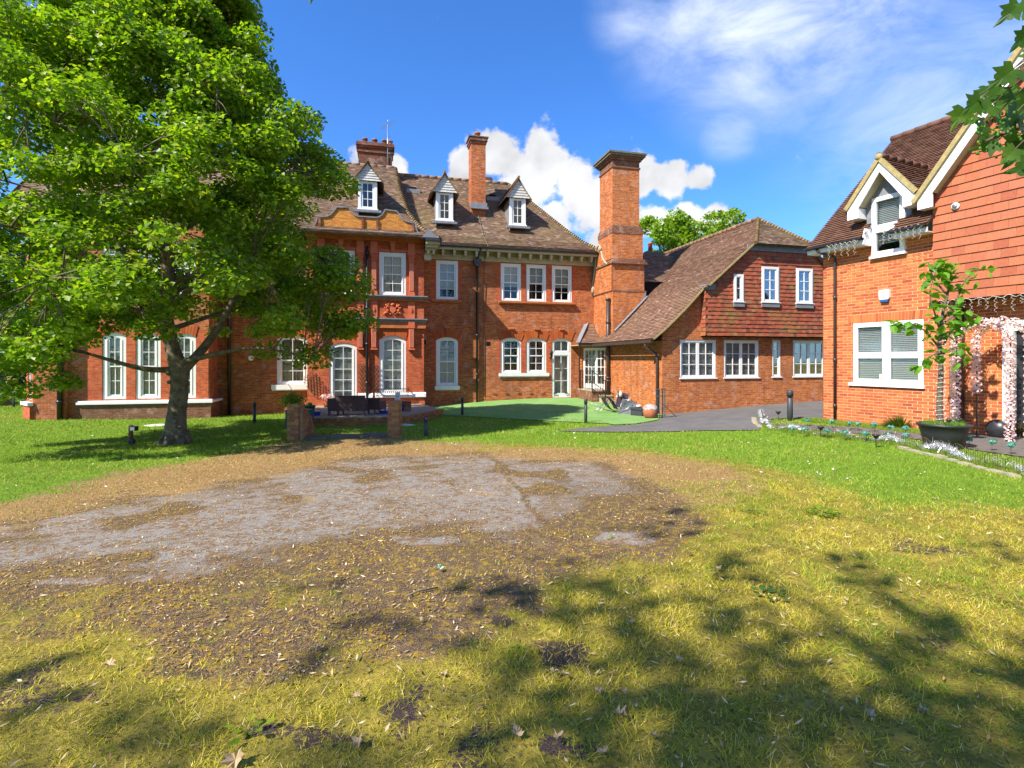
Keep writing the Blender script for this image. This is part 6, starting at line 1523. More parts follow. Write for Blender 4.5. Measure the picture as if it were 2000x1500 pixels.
# ------------------------------------------------------------------ grass, moss, litter
def blades(name, N, xr_, yr_, dens, hh, ww, colf, keep, seed, lean=.5):
    rg = np.random.default_rng(seed); X = rg.uniform(*xr_, N); Y = rg.uniform(*yr_, N)
    vis = (np.abs(X) < Y*1.03+.4); X, Y = X[vis], Y[vis]; w = dens(Y); k = rg.uniform(0,1,len(X)) < w; X, Y = X[k], Y[k]; k = ~insheet(X, Y); X, Y = X[k], Y[k]
    lush, brn, tar, dry, bare, px, py = zones(X, Y); kp = rg.uniform(0,1,len(X)) < keep(lush, brn, tar, dry, bare, X, Y); X, Y = X[kp], Y[kp]
    z = [a[kp] for a in (lush, brn, tar, dry, bare)]; n = len(X)
    relh = (fbm(X, Y, 4., 4, 50)-.5)*.05*(1-z[1])*(1-z[0])
    Z = hts(X, Y)+relh-.004; a = rg.uniform(0, 6.283, n); H = hh(Y, *z, X)*rg.uniform(.5, 1.25, n); Wd = ww(Y)*rg.uniform(.6, 1.3, n)
    H = H*(.55+.9*fbm(X, Y, 9., 2, 44)); le = rg.normal(0, lean, (n, 2)); b0 = np.c_[X-np.cos(a)*Wd, Y-np.sin(a)*Wd, Z]; b1 = np.c_[X+np.cos(a)*Wd, Y+np.sin(a)*Wd, Z]; t = np.c_[X+le[:, 0]*H, Y+le[:, 1]*H, Z+H]
    V = np.stack([b0, b1, t], 1).reshape(-1, 3); F = np.arange(3*n).reshape(-1, 3); c = colf(rg, n, X, Y, *z)
    o = np_mesh(name, V, F, 'col', col=np.clip(c, 0, 1)); o['kind'] = 'stuff'; return o
def pal(rg, n, cols, wts):
    k = rg.choice(len(cols), n, p=np.array(wts)/sum(wts)); return np.array(cols)[k]*rg.uniform(.75, 1.25, n)[:, None]
def c_moss(rg, n, X, Y, lush, brn, tar, dry, bare):
    c = pal(rg, n, [(.58,.50,.04),(.45,.42,.03),(.28,.31,.025),(.68,.56,.10),(.74,.60,.28),(.36,.22,.07)], [5,4,2.5,3,1.2,.8]); g = fbm(X, Y, 1.3, 3, 77)[:, None]
    gr = pal(rg, n, [(.16,.26,.02),(.24,.34,.03)], [1,1]); return np.where(rg.uniform(0,1,(n,1)) < np.clip((g-.42)*3.5,0,.75), gr, c)
def c_lush(rg, n, X, Y, lush, brn, tar, dry, bare):
    g = fbm(X, Y, .9, 3, 70)[:, None]; a = pal(rg, n, [(.15,.28,.02),(.22,.37,.025),(.30,.41,.04)], [3,4,2]); d = pal(rg, n, [(.46,.42,.10),(.34,.36,.06)], [1,1])
    return np.where(rg.uniform(0,1,(n,1)) < np.clip((g-.5)*2+.08,0,.6), d, a)
blades('moss', 660000, (-7.5,7.5), (1.6,7.4), lambda Y: np.clip(3.2/Y,0,1)**1.5, lambda Y,l,b,t,d,ba,X: .017+.02*fbm(X,Y,3,3,8)*(1-b)+.006*Y/4, lambda Y: .0016+.0006*Y/2.4, c_moss,
    lambda l,b,t,d,ba,X,Y: (1-l)*(1-b*.93)*(1-ba*.92)*(1-t)*np.clip((fbm(X,Y,7,3,15)-.36)*7,.22,1), 101, .9)
blades('grass', 480000, (-26,18), (5.5,27), lambda Y: np.clip(9/Y,0,1)**1.1, lambda Y,l,b,t,d,ba,X: .032+.0015*Y+.03*(fbm(X,Y,1.7,3,60) > .62), lambda Y: .0022+.00035*Y, c_lush,
    lambda l,b,t,d,ba,X,Y: np.clip(l+.25*(1-b)*(1-t),0,1)*(1-ba)*(1-t)*(1-d*.7), 102, .6)
blades('dry_grass', 110000, (-8,8), (3,13), lambda Y: np.clip(6/Y,0,1), lambda Y,l,b,t,d,ba,X: .02+.002*Y, lambda Y: .0015+.0004*Y, lambda rg,n,*a: pal(rg,n,[(.42,.30,.13),(.28,.16,.06),(.50,.42,.22),(.26,.26,.05)],[2,2,1,1]),
    lambda l,b,t,d,ba,X,Y: np.clip(d*.9+.12*(1-t),0,1)*(1-t*.6)*(1-l*.8), 103, 1.3)
def flakes(name, N, size, cols, wts, keep, seed, xr_=(-9,9), yr_=(1.6,11), asp=.3, power=1.):
    rg = np.random.default_rng(seed); X = rg.uniform(*xr_, N); Y = rg.uniform(*yr_, N); v = (np.abs(X) < Y*1.03+.3); X, Y = X[v], Y[v]
    v = rg.uniform(0,1,len(X)) < np.clip(3.5/Y,0,1)**power; X, Y = X[v], Y[v]
    v = ~insheet(X, Y); X, Y = X[v], Y[v]
    z = zones(X, Y)[:5]; kp = rg.uniform(0,1,len(X)) < keep(*z, X, Y); X, Y = X[kp], Y[kp]; b_, l_ = z[1][kp], z[0][kp]; n = len(X)
    Z = hts(X, Y)+rg.uniform(.003,.012,n)+.018*(1-b_)+(fbm(X, Y, 4., 4, 50)-.5)*.05*(1-b_)*(1-l_); a = rg.uniform(0,6.283,n); L = size*rg.uniform(.5,1.4,n)*(1+.04*Y); W = L*asp*rg.uniform(.6,1.3,n)
    d = np.c_[np.cos(a), np.sin(a), rg.normal(0,.25,n)]; s = np.c_[-np.sin(a), np.cos(a), rg.normal(0,.35,n)]; C = np.c_[X, Y, Z]
    V = np.stack([C-d*L[:,None]/2, C+s*W[:,None]/2, C+d*L[:,None]/2+np.array([0,0,.003]), C-s*W[:,None]/2], 1).reshape(-1,3); F = np.arange(4*n).reshape(-1,4)
    o = np_mesh(name, V, F, 'col', col=np.clip(pal(rg, n, cols, wts),0,1)); o['kind'] = 'stuff'
flakes('seed_litter', 230000, .017, [(.64,.43,.16),(.46,.25,.06),(.74,.58,.34),(.20,.11,.04)], [4,4,2,2], lambda l,b,t,d,ba,X,Y: (.10+.75*b*(1-t)+.42*t+.1*ba)*(1-l)*np.clip((fbm(X,Y,2.2,4,90)-.3)*3.,.1,1), 201)
flakes('orange_moss', 130000, .013, [(.50,.34,.02),(.40,.23,.015),(.32,.24,.02)], [2,2,2], lambda l,b,t,d,ba,X,Y: b*(1-t*.8)*np.clip((fbm(X,Y,3.,4,95)-.42)*4,.08,1)*(1-l), 202, asp=.9)
flakes('seed_litter', 42000, .035, [(.62,.46,.22),(.76,.62,.42),(.42,.25,.10),(.28,.18,.10)], [3,2,2,1], lambda l,b,t,d,ba,X,Y: (.35+.4*b)*(1-l)*(1-t*.7)*np.clip((fbm(X,Y,1.5,3,96)-.3)*3.,.1,1), 203, asp=.22)
flakes('daisies', 9000, .03, [(.7,.7,.66)], [1], lambda l,b,t,d,ba,X,Y: .25*l*np.clip((fbm(X,Y,.8,3,97)-.5)*6,0,1), 204, xr_=(-14,14), yr_=(6,16), asp=.8, power=.3)
# pale curled maple leaves lying about
lvp = [(0,-.1),(.2,-.25),(.45,-.1),(.3,.05),(.55,.3),(.3,.3),(.35,.55),(.12,.45),(0,.9),(-.15,.45),(-.4,.5),(-.3,.25),(-.5,.2),(-.3,0),(-.4,-.2),(-.15,-.22)]
M['dead_leaf'] = noisy('dry pale leaf', (.50,.38,.22), (.28,.19,.09), 20, .8, .3); M['green_leaf'] = noisy('fallen green leaf', (.35,.46,.30), (.22,.36,.2), 10, .5, .2)
def dead(px, py, s, m='dead_leaf', label='dry pale maple leaf curled up on the mossy grass', group='dry fallen maple leaves'):
    x, y, z = gp(px, py); rnd = random; q = MB(); q.v = [(0,.15,0)]+[(a*s, c*s, s*(.7*abs(a)**1.3*rnd.uniform(.2,1.6)+rnd.uniform(0,.3))) for a, c in lvp]
    s *= .85; q.v[0] = (0,.15*s,0); n = len(lvp)
    for i in range(n): q.f.append((0, 1+i, 1+(i+1) % n)); q.mi.append(0); q.r.append(0); q.sm.append(False)
    o = q.build('fallen_leaf', m, None, label, None, (x, y, z+.026), 'leaf', group); o.rotation_euler = (R_(rnd.uniform(-25,25)), R_(rnd.uniform(-25,25)), rnd.uniform(0,6.28))
random.seed(44)
for px, py, s in ((1208,1405,.07),(1180,1485,.05),(1010,1448,.055),(1092,1450,.05),(1105,1328,.05),(1236,1222,.045),(460,1492,.08),(700,1458,.055),(1222,1360,.035),(1168,1362,.04),(1345,1088,.06),(1330,1150,.04),(1085,1322,.045),(1405,1118,.05),(820,1218,.03),(620,1275,.045),(555,1340,.045),(865,1330,.05),(1325,1300,.04),(1650,1180,.05),(1800,1398,.045),(1700,1410,.045),(1275,1450,.04),(210,1310,.05),(700,1370,.04),(1600,1250,.04)): dead(px, py, s)
dead(858, 1118, .06, 'green_leaf', 'pale green fallen leaf lying face down on the brown litter', 'a'); bpy.data.objects[-1:] if False else None
for o in bpy.data.objects:
    if o.get('group') == 'a': del o['group']
st_ = empty('stick', (*gp(825,1160)[:2], gp(825,1160)[2]+.015), R_(35), 'short dark broken stick lying on the brown litter', 'stick')
b = MB(); b.tube([(-.12,0,0),(-.03,.01,.01),(.12,0,.0)], [.006,.008,.005], 6); b.build('twig', 'bark', st_)
# small green weeds in the moss
def weed(px, py, s, n, label, m='leaf', up=.3, name='weed'):
    x, y, z = gp(px, py); T = empty(name, (x, y, z), random.uniform(0,6), label, 'weed'); me_ = MB()
    me_.idx([(0,0,0),(.35,.4,.1),(.25,.8,.12),(0,1,.05),(-.25,.8,.12),(-.35,.4,.1)], [(0,1,2,3),(0,3,4,5)]); me_ = me_.mesh('leaf', m)
    for k in range(n):
        a = k*2.4; r = s*(.15+.55*(k/n)); inst('leaf', me_, T, (r*math.cos(a), r*math.sin(a), min(.03,s*.2)+random.uniform(0,up)*s*.3), (R_(random.uniform(-5,14)), R_(random.uniform(-14,14)), a-1.57+random.uniform(-.5,.5)), (s*(.42 if n < 20 else .22),)*3)
    b = MB()
    for k in range(4): b.tube([(0,0,-.02),(s*.2*math.cos(k*1.6),s*.2*math.sin(k*1.6),.03)], .003, 4)
    b.build('stem', m, T)
weed(487,1436,.11,7,'small fresh green seedling on bare soil at the bottom left'); weed(1505,1168,.13,14,'dark green clover patch in the yellow moss at centre right','leaf_far')
weed(1470,1003,.17,40,'flat green weed rosette left of the other in the olive lawn'); weed(1605,1006,.24,56,'broad green weed rosette right of the other in the olive lawn'); weed(1615,980,.15,26,'small green weed tuft just behind the broad rosette'); weed(1195,1052,.05,5,'tiny green seedling beside the bare grey patch')
weed(700,1118,.04,4,'tiny green sprig on the brown litter left of centre'); weed(1010,1270,.05,6,'small green sprig in the shaded moss near the centre')
# ------------------------------------------------------------------ things about the garden
random.seed(3)
def bollard(px, py, h, label, r=.052, Y=None):
    if Y is None: x, y, z = gp(px, py)
    else: y = Y; x = (px-CX)/FOC*Y; z = ht(x, y)
    T = empty('bollard', (x, y, z), random.uniform(0,6), label, 'bollard light', 'dark bollard lights about the lawn')
    b = MB(); b.lathe([(r,-.15),(r,h*.74),(r*.9,h*.745)], n=16); b.build('post', 'bollard', T)
    b = MB(); b.lathe([(r*.82,h*.74),(r*.82,h*.80)], n=16); b.build('lamp_ring', 'black', T)
    b = MB(); b.lathe([(r*1.12,h*.795),(r*1.15,h*.94),(r*1.0,h*.975),(r*.7,h),(0.001,h+.004)], n=16); b.build('cap', 'bollard', T)
bollard(832,853,.50,'short charcoal bollard just right of the right hand brick pier')
bollard(903,812,.73,'charcoal bollard standing in front of the artificial turf', Y=20.5); bollard(497,826,.73,'charcoal bollard between the big maple and the left brick pier', Y=18.)
bollard(1144,827,.81,'charcoal bollard by the turf, left of the folded chairs', Y=17.4); bollard(1543,817,.86,'largest charcoal bollard, by the corner of the newer house', .075, Y=14.8)
bollard(27,794,.72,'charcoal bollard at the far left edge beside the canted bay', Y=25)
# floodlight on its stake
x, y, z = gp(256, 868); T = empty('floodlight', (x, y, z), 0, 'small dark floodlight on a wooden stake left of the maple trunk', 'floodlight')
b = MB(); b.box(-.045,.03,-.03,.03,-.1,.50); b.build('stake', 'trellis', T)
b = MB(); b.box(.03,.17,-.09,.03,.36,.48); b.box(-.02,.15,-.02,.05,.44,.47); b.build('lamp_head', 'black', T); b = MB(); b.box(.05,.15,-.096,-.091,.375,.465); b.build('lens', 'upvc', T)
b = MB(); b.ball((.06,-.05,.1), .08,.06,.07,8,5,jit=.2); b.box(.02,.12,-.1,-.02,.03,.14); b.build('junction_box', 'black', T)
def cover(px, py, sx, sy, label):
    x, y, z = gp(px, py); o = MB().lathe([(sx,-.02),(sx,.015),(sx*.8,.03)], n=20).build('access_cover', 'statue', None, label, None, (x, y, z), 'cover'); o.scale = (1, sy/sx, 1)
cover(308,831,.42,.3,'pale round drain cover in the grass left of the maple trunk'); cover(787,831,.4,.3,'pale flat drain cover in the grass right of the brick pier')
# ---- brick gate piers, the broken wall behind the left one and the flagstone threshold
bk = MB(); bk.box(-.105,.105,-.049,.049,-.033,.033); bkm = bk.mesh('brick', 'pierbrick'); bk2 = MB(); bk2.box(-.049,.049,-.105,.105,-.033,.033); bkm2 = bk2.mesh('brick', 'pierbrick')
bhm = MB().box(-.052,.052,-.049,.049,-.033,.033).mesh('brick', 'pierbrick')
def pier(px0, px1, py, n, label, extra=False):
    x0, y, z = gp(px0, py); xx1 = x0+(px1-px0)/FOC*y; W = xx1-x0; T = empty('brick_pier', (x0, y, z), R_(-3), label, 'brick pier'); z0 = -.03; s = W/.33
    for i in range(n):
        zc = z0+.0375+i*.075; j = lambda: random.uniform(-.003,.003)
        L = [(.11,.05,bkm),(.275,.05,bhm),(.11,.28,bkm),(.275,.28,bhm),(.05,.165,bhm),(.275,.165,bhm)] if i % 2 else [(.055,.05,bhm),(.22,.05,bkm),(.055,.28,bhm),(.22,.28,bkm),(.055,.165,bhm),(.27,.165,bhm)]
        for (a, c, me_) in L: inst('brick', me_, T, (a*s+j(), c+j(), zc), (0,0,random.uniform(-.01,.01)), (s,1,1))
    b = MB(); b.box(.012*s,.318*s,.012,.318,z0-.2,z0+n*.075-.01); b.build('mortar_core', 'mortar_old', T); return T
pL = pier(560, 583, 862, 13, 'left brick gate pier, its front half yellowed with moss'); pR = pier(757, 779, 855, 13, 'right brick gate pier beside the short bollard')
x0, y0, _ = pL.location; wl = empty('garden_wall', (x0+.345, y0+.06, ht(x0+.3,y0+.5)), R_(12), 'low broken brick wall running back from the left pier', 'wall')
hts_ = [12,11,11,9,8,7,5,3]; core = MB()
for k, n in enumerate(hts_):
    for i in range(n):
        off = .05 if i % 2 else 0; inst('brick', bkm2, wl, (0, .1+k*.225+off, .01+i*.075), (random.uniform(-.02,.02), 0, random.uniform(-.04,.04)))
    core.box(-.035,.035,k*.225,k*.225+.225,-.3,n*.075-.08)
core.build('mortar_core', 'mortar_old', wl)
th = empty('stone_threshold', gp(670,855), 0, 'worn flagstone threshold lying between the two brick gate piers', 'doorstep')
pa = gp(586,860); pb = gp(757,853); n = 3; pts = [(pa[0]+(pb[0]-pa[0])*t, pa[1]+(pb[1]-pa[1])*t+.02) for t in (0,.33,.66,1.)]
O = Vector(th.location)
for i in range(3):
    (a, c), (d, e) = pts[i], pts[i+1]; z = ht((a+d)/2,(c+e)/2)-O.z; b = MB(); g = .02
    vs = [(a-O.x+g,c-O.y,z),(d-O.x,e-O.y,z),(d-O.x-.05,e-O.y+.42,z+.01),(a-O.x+g-.0,c-O.y+.42,z+.01)]
    b.idx([(p[0],p[1],p[2]-.08) for p in vs]+[(p[0],p[1],p[2]+.045) for p in vs], [(0,3,2,1),(4,5,6,7),(0,1,5,4),(1,2,6,5),(2,3,7,6),(3,0,4,7)]); b.build('flagstone', 'slate', th)
# ---- terrace kerb wall: brick courses with a coping of bricks on edge
tw = empty('terrace_wall', (kp[3][0], kp[3][1], 0), 0, 'low curved brick retaining wall with bricks on edge along its top', 'wall'); O = Vector(tw.location)
path = [Vector((p[0], p[1], 0)) for p in kp]; sm = []
for i in range(len(path)-1):
    p0, p1, p2, p3 = path[max(i-1,0)], path[i], path[i+1], path[min(i+2,len(path)-1)]
    for k in range(8): t = k/8; sm.append(.5*((2*p1)+(p2-p0)*t+(2*p0-5*p1+4*p2-p3)*t*t+(3*p1-p0-3*p2+p3)*t**3))
sm.append(path[-1]); cum = [0]
for a, c in zip(sm, sm[1:]): cum.append(cum[-1]+(c-a).length)
def along(s):
    k = min(max(j for j in range(len(cum)) if cum[j] <= s+1e-9), len(sm)-2); t = (s-cum[k])/(cum[k+1]-cum[k]); p = sm[k].lerp(sm[k+1], t); d = (sm[k+1]-sm[k]).normalized(); return p, math.atan2(d.y, d.x)
LT = cum[-1]; PZt = PZ+.035; cb = MB().box(-.033,.033,-.11,.11,-.052,.052).mesh('coping_brick', 'pierbrick')
s = .04
while s < LT: p, a = along(s); inst('coping_brick', cb, tw, (p.x-O.x, p.y-O.y, PZt-.052), (0,0,a+random.uniform(-.02,.02))); s += .076
for r_ in range(4):
    s = .11+(.11 if r_ % 2 else 0)
    while s < LT:
        p, a = along(s); zc = PZt-.104-.04-r_*.075
        if zc > ht(p.x, p.y)-.05: inst('brick', bkm, tw, (p.x-O.x+math.sin(a)*.04, p.y-O.y-math.cos(a)*.04, zc), (0,0,a+random.uniform(-.01,.01)))
        s += .221
b = MB()
for a, c in zip(sm, sm[1:]): b.bar((a.x-O.x,a.y-O.y+.02,PZt-.4),(c.x-O.x,c.y-O.y+.02,PZt-.4),.13,.62)
b.build('mortar_core', 'mortar_old', tw)
b = MB(); e0 = sm[0]; q = MF.w(-13.7,1.1); b.bar((e0.x-O.x,e0.y-O.y,PZ-.3),(q[0]-O.x,q[1]-O.y,PZ-.3),.2,.56); b.build('side_wall', 'brick_low', tw)
# ---- rattan furniture on the terrace (seen from behind)
def onp(px, py): Y = (CZ-PZ)/((py-HOR)/FOC); return ((px-CX)/FOC*Y, Y, PZ)
def rattan(px0, px1, py, h, label, rz=0.):
    x0, y, z = onp(px0, py); x1 = onp(px1, py)[0]; W = x1-x0; T = empty('rattan_sofa' if W > .8 else 'rattan_armchair', ((x0+x1)/2, y+.25, z), rz, label, 'sofa' if W > .8 else 'armchair')
    b = MB(); w = W/2; b.idx([(-w,-.26,.16),(w,-.26,.16),(w*1.03,-.34,h),(-w*1.03,-.34,h),(-w,-.20,.16),(w,-.20,.16),(w*1.03,-.27,h),(-w*1.03,-.27,h)], [(0,1,2,3),(5,4,7,6),(3,2,6,7),(1,5,6,2),(4,0,3,7),(0,4,5,1)]); b.build('backrest', 'wicker', T)
    b = MB(); n = int((h-.16)/.03)
    for k in range(n): z_ = .175+k*.03; yy = -.262-.08*(z_-.16)/(h-.16); b.box(-w,w,yy-.007,yy,z_,z_+.017)
    b.build('woven_strands', 'wicker', T)['kind'] = 'stuff'
    for s in (-1,1): b = MB(); b.box(min(s*w,s*(w-.09)),max(s*w,s*(w-.09)),-.24,.34,.16,h*.78); b.build('armrest', 'wicker', T)
    b = MB(); b.box(-w+.09,w-.09,-.2,.34,.18,.33); b.build('seat', 'wicker', T)
    b = MB(); b.box(-w+.1,w-.1,-.18,.33,.33,.40); b.build('cushion', 'curtain', T)
    for s in (-1,1):
        for yy in (-.24,.3): b = MB(); b.bar((s*(w-.03),yy,0),(s*(w-.03),yy,.18),.04); b.build('leg', 'wicker', T)
rattan(659,713,812,.72,'dark brown rattan sofa seen from behind on the brick terrace'); rattan(637,657,812,.62,'dark rattan armchair left of the sofa',R_(14)); rattan(720,745,809,.60,'dark rattan armchair right of the sofa',R_(-8))
# glass table between, pots, planters
x, y, z = onp(684,806); T = empty('coffee_table', (x, y+.9, z), 0, 'low dark rattan coffee table mostly hidden behind the sofa', 'table'); b = MB(); b.box(-.35,.35,-.25,.25,.36,.40); b.build('table_top', 'wicker', T)
for s in (-1,1):
    for q in (-1,1): b = MB(); b.bar((s*.31,q*.21,0),(s*.31,q*.21,.36),.035); b.build('leg', 'wicker', T)
def foliage(T, n, r, h, size, m, seed, z0=0, name='foliage', thin=1.):
    rg = np.random.default_rng(seed); d = rg.normal(size=(n,3)); d /= np.linalg.norm(d,axis=1)[:,None]; C = d*rg.uniform(.3,1,n)[:,None]*np.array([r,r,h]); C[:,2] += z0+h
    nn = d+rg.normal(size=(n,3))*.5; nn /= np.linalg.norm(nn,axis=1)[:,None]; leaves_np(name, C, nn, size, m, T, rg, asp=.6)
x, y, z = onp(605,809); T = empty('plant_pot', (x, y, z), 0, 'dark green round plastic pot behind the left brick pier', 'pot'); b = MB(); b.lathe([(.13,0),(.19,.27),(.21,.28),(.21,.32),(.17,.32),(.16,.25)], n=18); b.build('pot', 'green_pot', T); foliage(T,60,.12,.06,.08,'leaf_pot',3,.3)
x, y, z = onp(616,812); b = MB(); b.box(-.15,.15,-.09,.09,0,.12); b.box(-.17,.17,-.11,.11,.12,.15); b.build('planter','blue',None,'low blue glazed trough on the terrace left of the sofa',None,(x,y,z),'planter')
x, y, z = onp(749,808); b = MB(); b.box(-.15,.15,-.09,.09,0,.10); b.box(-.17,.17,-.11,.11,.10,.13); b.build('planter','blue',None,'low blue glazed trough right of the right armchair, near the pier',None,(x,y,z),'planter')
x, y, z = gp(566,836); T = empty('tall_planter', (x+.1, y, z), 0, 'tall dark square planter with a leafy green shrub behind the left pier', 'planter'); b = MB(); b.box(-.16,.6,-.2,.2,-.1,.60); b.build('box', 'green_pot', T)
foliage(T,900,.45,.30,.075,'leaf',5,.58); b = MB()
for k in range(8): b.tube([(.2,0,.5),(.2+random.uniform(-.3,.3),random.uniform(-.2,.2),1.1)], .008, 4)
b.tube([(.03,-.1,.6),(-.02,-.1,1.3),(-.12,-.1,1.42)],.010,5); b.build('stem', 'bark_pale', T)
# brick pedestal with blue pot and white statue
x, y, z = onp(788,803); T = empty('brick_pedestal', (x, y+.2, z), 0, 'small square brick pedestal on the terrace behind the right pier', 'pedestal'); b = MB(); b.box(-.22,.22,-.2,.2,0,.36); b.build('block','brick_low',T)
b = MB(); b.lathe([(.10,0),(.115,.24),(.125,.25),(.12,.28),(.09,.28)],n=16); b.build('plant_pot','blue',None,'upright blue glazed pot in front of the pedestal with the statue',None,(onp(783,803)[0],y-.05,z),'pot')
T2 = empty('statue', (onp(783,800)[0], y+.02, z+.30), 0, 'white painted garden statue of a seated lion above the blue pot', 'statue'); b = MB()
b.ball((0,0,.13),.12,.13,.15,10,7,jit=.08); b.ball((0,-.03,.32),.085,.09,.10,10,7,jit=.1); b.ball((0,-.10,.30),.045,.05,.04,8,5); b.ball((0,-.0,.37),.1,.08,.07,9,5,jit=.15)
for s in (-1,1): b.tube([(s*.06,-.08,.2),(s*.06,-.12,.0)],[.04,.035],7); b.ball((s*.06,-.14,.01),.04,.06,.03,7,4); b.ball((s*.07,0,.40),.025,.02,.03,6,4)
b.build('figure','statue',T2)
# white flower pots with plants at the trellis foot
x, y, z = onp(622,800); T = empty('flower_pot', (x, y+1., z), 0, 'white flowers and red stems massed at the foot of the tilted trellis', 'plant'); b = MB(); b.lathe([(.12,0),(.17,.25),(.15,.25)],n=14); b.build('pot','terra',T)
foliage(T,260,.3,.13,.07,'pink',9,.3); b = MB(); b.tube([(0,0,.3),(.05,0,1.2)],.012,5); b.tube([(-.15,0,.2),(-.2,0,1.0)],.010,5); b.build('stem','red',T)
# trellises on the bay wall
def trellis(u0, u1, z0, z1, n, tilt, label, sp=.12):
    x, y = MF.w((u0+u1)/2, 1.24); T = empty('trellis', (x, y, z0), MF.a, label, 'trellis', 'trellis panels on the bay'); b = MB(); w = (u1-u0)/2; h = z1-z0
    for s in (-1, 1):
        k = -h
        while k < 2*w+h:
            pts = []
            a = (-w+k, 0) if s > 0 else (w-k, 0); 
            # clip the slanted slat to the panel
            t0, t1 = 0., h; sl = .62*s
            def xx(t): return a[0]+sl*t
            lo = [t for t in np.linspace(0,h,60) if -w <= xx(t) <= w]
            if len(lo) > 2: b = MB(); b.bar((xx(lo[0]),-.012*s-.02,lo[0]),(xx(lo[-1]),-.012*s-.02,lo[-1]),.020,.010,up=(0,1,0)); o = b.build('slat','trellis',T); 
            k += sp
    T.rotation_euler = (0, R_(tilt), MF.a); return T
c = MF.u(600,1.24); d = MF.u(644,1.24); trellis(MF.u(612,1.24),MF.u(643,1.24),.15,1.15,8,-35,'brown trellis panel hung askew left of the glazed bay door',.14)
trellis(MF.u(698,1.24),MF.u(715,1.24),.15,1.45,8,0,'brown trellis panel between the glazed door and the bay downpipe',.13); trellis(MF.u(719,1.24),MF.u(740,1.24),.15,1.45,8,0,'brown trellis panel between the bay downpipe and the arched window',.13)
# ---- things against the wing's orange wall
def tk(pts, r, name, m, T, n=6): b = MB(); b.tube(pts, r, n); return b.build(name, m, T)
x, y, z = gp(1190,806); T = empty('sun_lounger', (x, y, z), R_(12), 'purple canvas folding lounger collapsed on the artificial turf', 'folding chair')
for s in (-.22,.22):
    tk([(-.72,s,.38),(-.2,s,.12),(.15,s,.06)], .013, 'frame', 'alu', T); tk([(-.62,s,.02),(-.35,s,.2),(.1,s,.55)], .013, 'leg', 'alu', T)
b = MB(); P = [(-.28,.58),(-.18,.40),(-.05,.22),(.12,.08),(.28,.06)]
for (a, c), (d, e) in zip(P, P[1:]): b.idx([(a,-.26,c),(a,.26,c+.04),(d,.26,e+.04),(d,-.26,e)], [(0,1,2,3)], sm=True)
b.build('canvas_seat', 'purple', T); b = MB(); P = [(-.05,.62),(.1,.5),(.22,.3),(.32,.12)]
for (a, c), (d, e) in zip(P, P[1:]): b.idx([(a,-.2,c),(a,.3,c+.05),(d,.3,e+.03),(d,-.2,e)], [(0,1,2,3)], sm=True)
b.build('canvas_back', 'purple', T)
x, y, z = gp(1222,810); T = empty('folding_chair', (x, y-.05, z), R_(-8), 'grey canvas folding chair lying half folded beside the purple lounger', 'folding chair')
F_ = [(-.30,-.02,.03),(.28,-.1,.0),(.42,.02,.50),(-.12,.1,.62)]
for a, c in ((0,1),(1,2),(2,3),(3,0),(0,2)): tk([F_[a],F_[c]], .012, 'frame', 'alu', T)
b = MB(); n = 6
for i in range(n):
    for j in range(n):
        def P_c(i, j): u, v = i/n, j/n; p = Vector(F_[0]).lerp(Vector(F_[1]), u).lerp(Vector(F_[3]).lerp(Vector(F_[2]), u), v); p.y += .12*math.sin(3.14*u)*math.sin(3.14*v)+.02*math.sin(9*u+5*v)-.02; return tuple(p)
        b.idx([P_c(i,j),P_c(i+1,j),P_c(i+1,j+1),P_c(i,j+1)], [(0,1,2,3)], sm=True)
b.build('canvas', 'grey_cloth', T)
x, y, z = gp(1212,800); T = empty('folded_chair', (x, y+.15, z), R_(20), 'mauve folded chair leaning on the wall behind the grey one', 'folding chair')
b = MB(); b.idx([(-.2,0,.1),(.35,-.1,.05),(.45,.0,.62),(-.05,.08,.78)], [(0,1,2,3)]); b.idx([(-.2,.03,.1),(.35,-.07,.05),(.45,.03,.62),(-.05,.11,.78)], [(0,1,2,3)]); b.build('canvas','purple',T)
tk([(-.22,0,.08),(-.05,.08,.82),(.47,0,.6)], .012, 'frame', 'alu', T); tk([(.36,-.1,.0),(.47,0,.64)], .012, 'frame', 'alu', T)
x, y, z = gp(1213,800); b = MB(); b.lathe([(.07,.0),(.08,.16),(.04,.2),(.03,.25)], n=9, jit=.06); b.build('gourd_pot','statue',None,'small cream pot standing among the folded chairs',None,(x,y+.1,z+.55),'pot')
x, y, z = gp(1250,813); T = empty('storage_box', (x, y, z), R_(-60), 'dark grey plastic box on the turf against the wing wall', 'box'); b = MB(); b.box(-.3,.3,-.2,.2,0,.26); b.build('box','bollard',T); b = MB(); b.box(-.33,.33,-.23,.23,.26,.33); b.build('lid','bollard',T)
b = MB(); b.ball((0,0,.06),.1,.1,.06,8,5,jit=.2); b.build('paper_bundle','statue',None,'crumpled white bundle lying on the dark plastic box',None,(x-.05,y,z+.33),'bundle')
x, y, z = gp(1270,818); T = empty('wrapped_pot', (x, y, z), 0, 'terracotta pot wrapped in clear plastic beside the wing downpipe', 'pot'); b = MB(); b.lathe([(.15,0),(.24,.12),(.27,.26),(.22,.42),(.15,.46)], n=16); b.build('pot','terra',T)
b = MB(); b.ball((0,0,.36),.25,.25,.17,14,9,jit=.12); b.build('plastic_wrap','bag',T)
x, y, z = gp(1290,817); T = empty('meter_guard', (x, y, z), EF.a, 'tall grey metal frame guarding the foot of the wing corner', 'metal guard')
for k in range(4): b = MB(); b.bar((-.13+k*.10,0,-.05),(-.13+k*.10,0,1.05),.04,.03); b.build('upright','alu' if k % 2 else 'bollard',T)
for q in (.08,.78,1.02): b = MB(); b.box(-.15,.2,-.02,.02,q,q+.035); b.build('crossbar','alu',T)
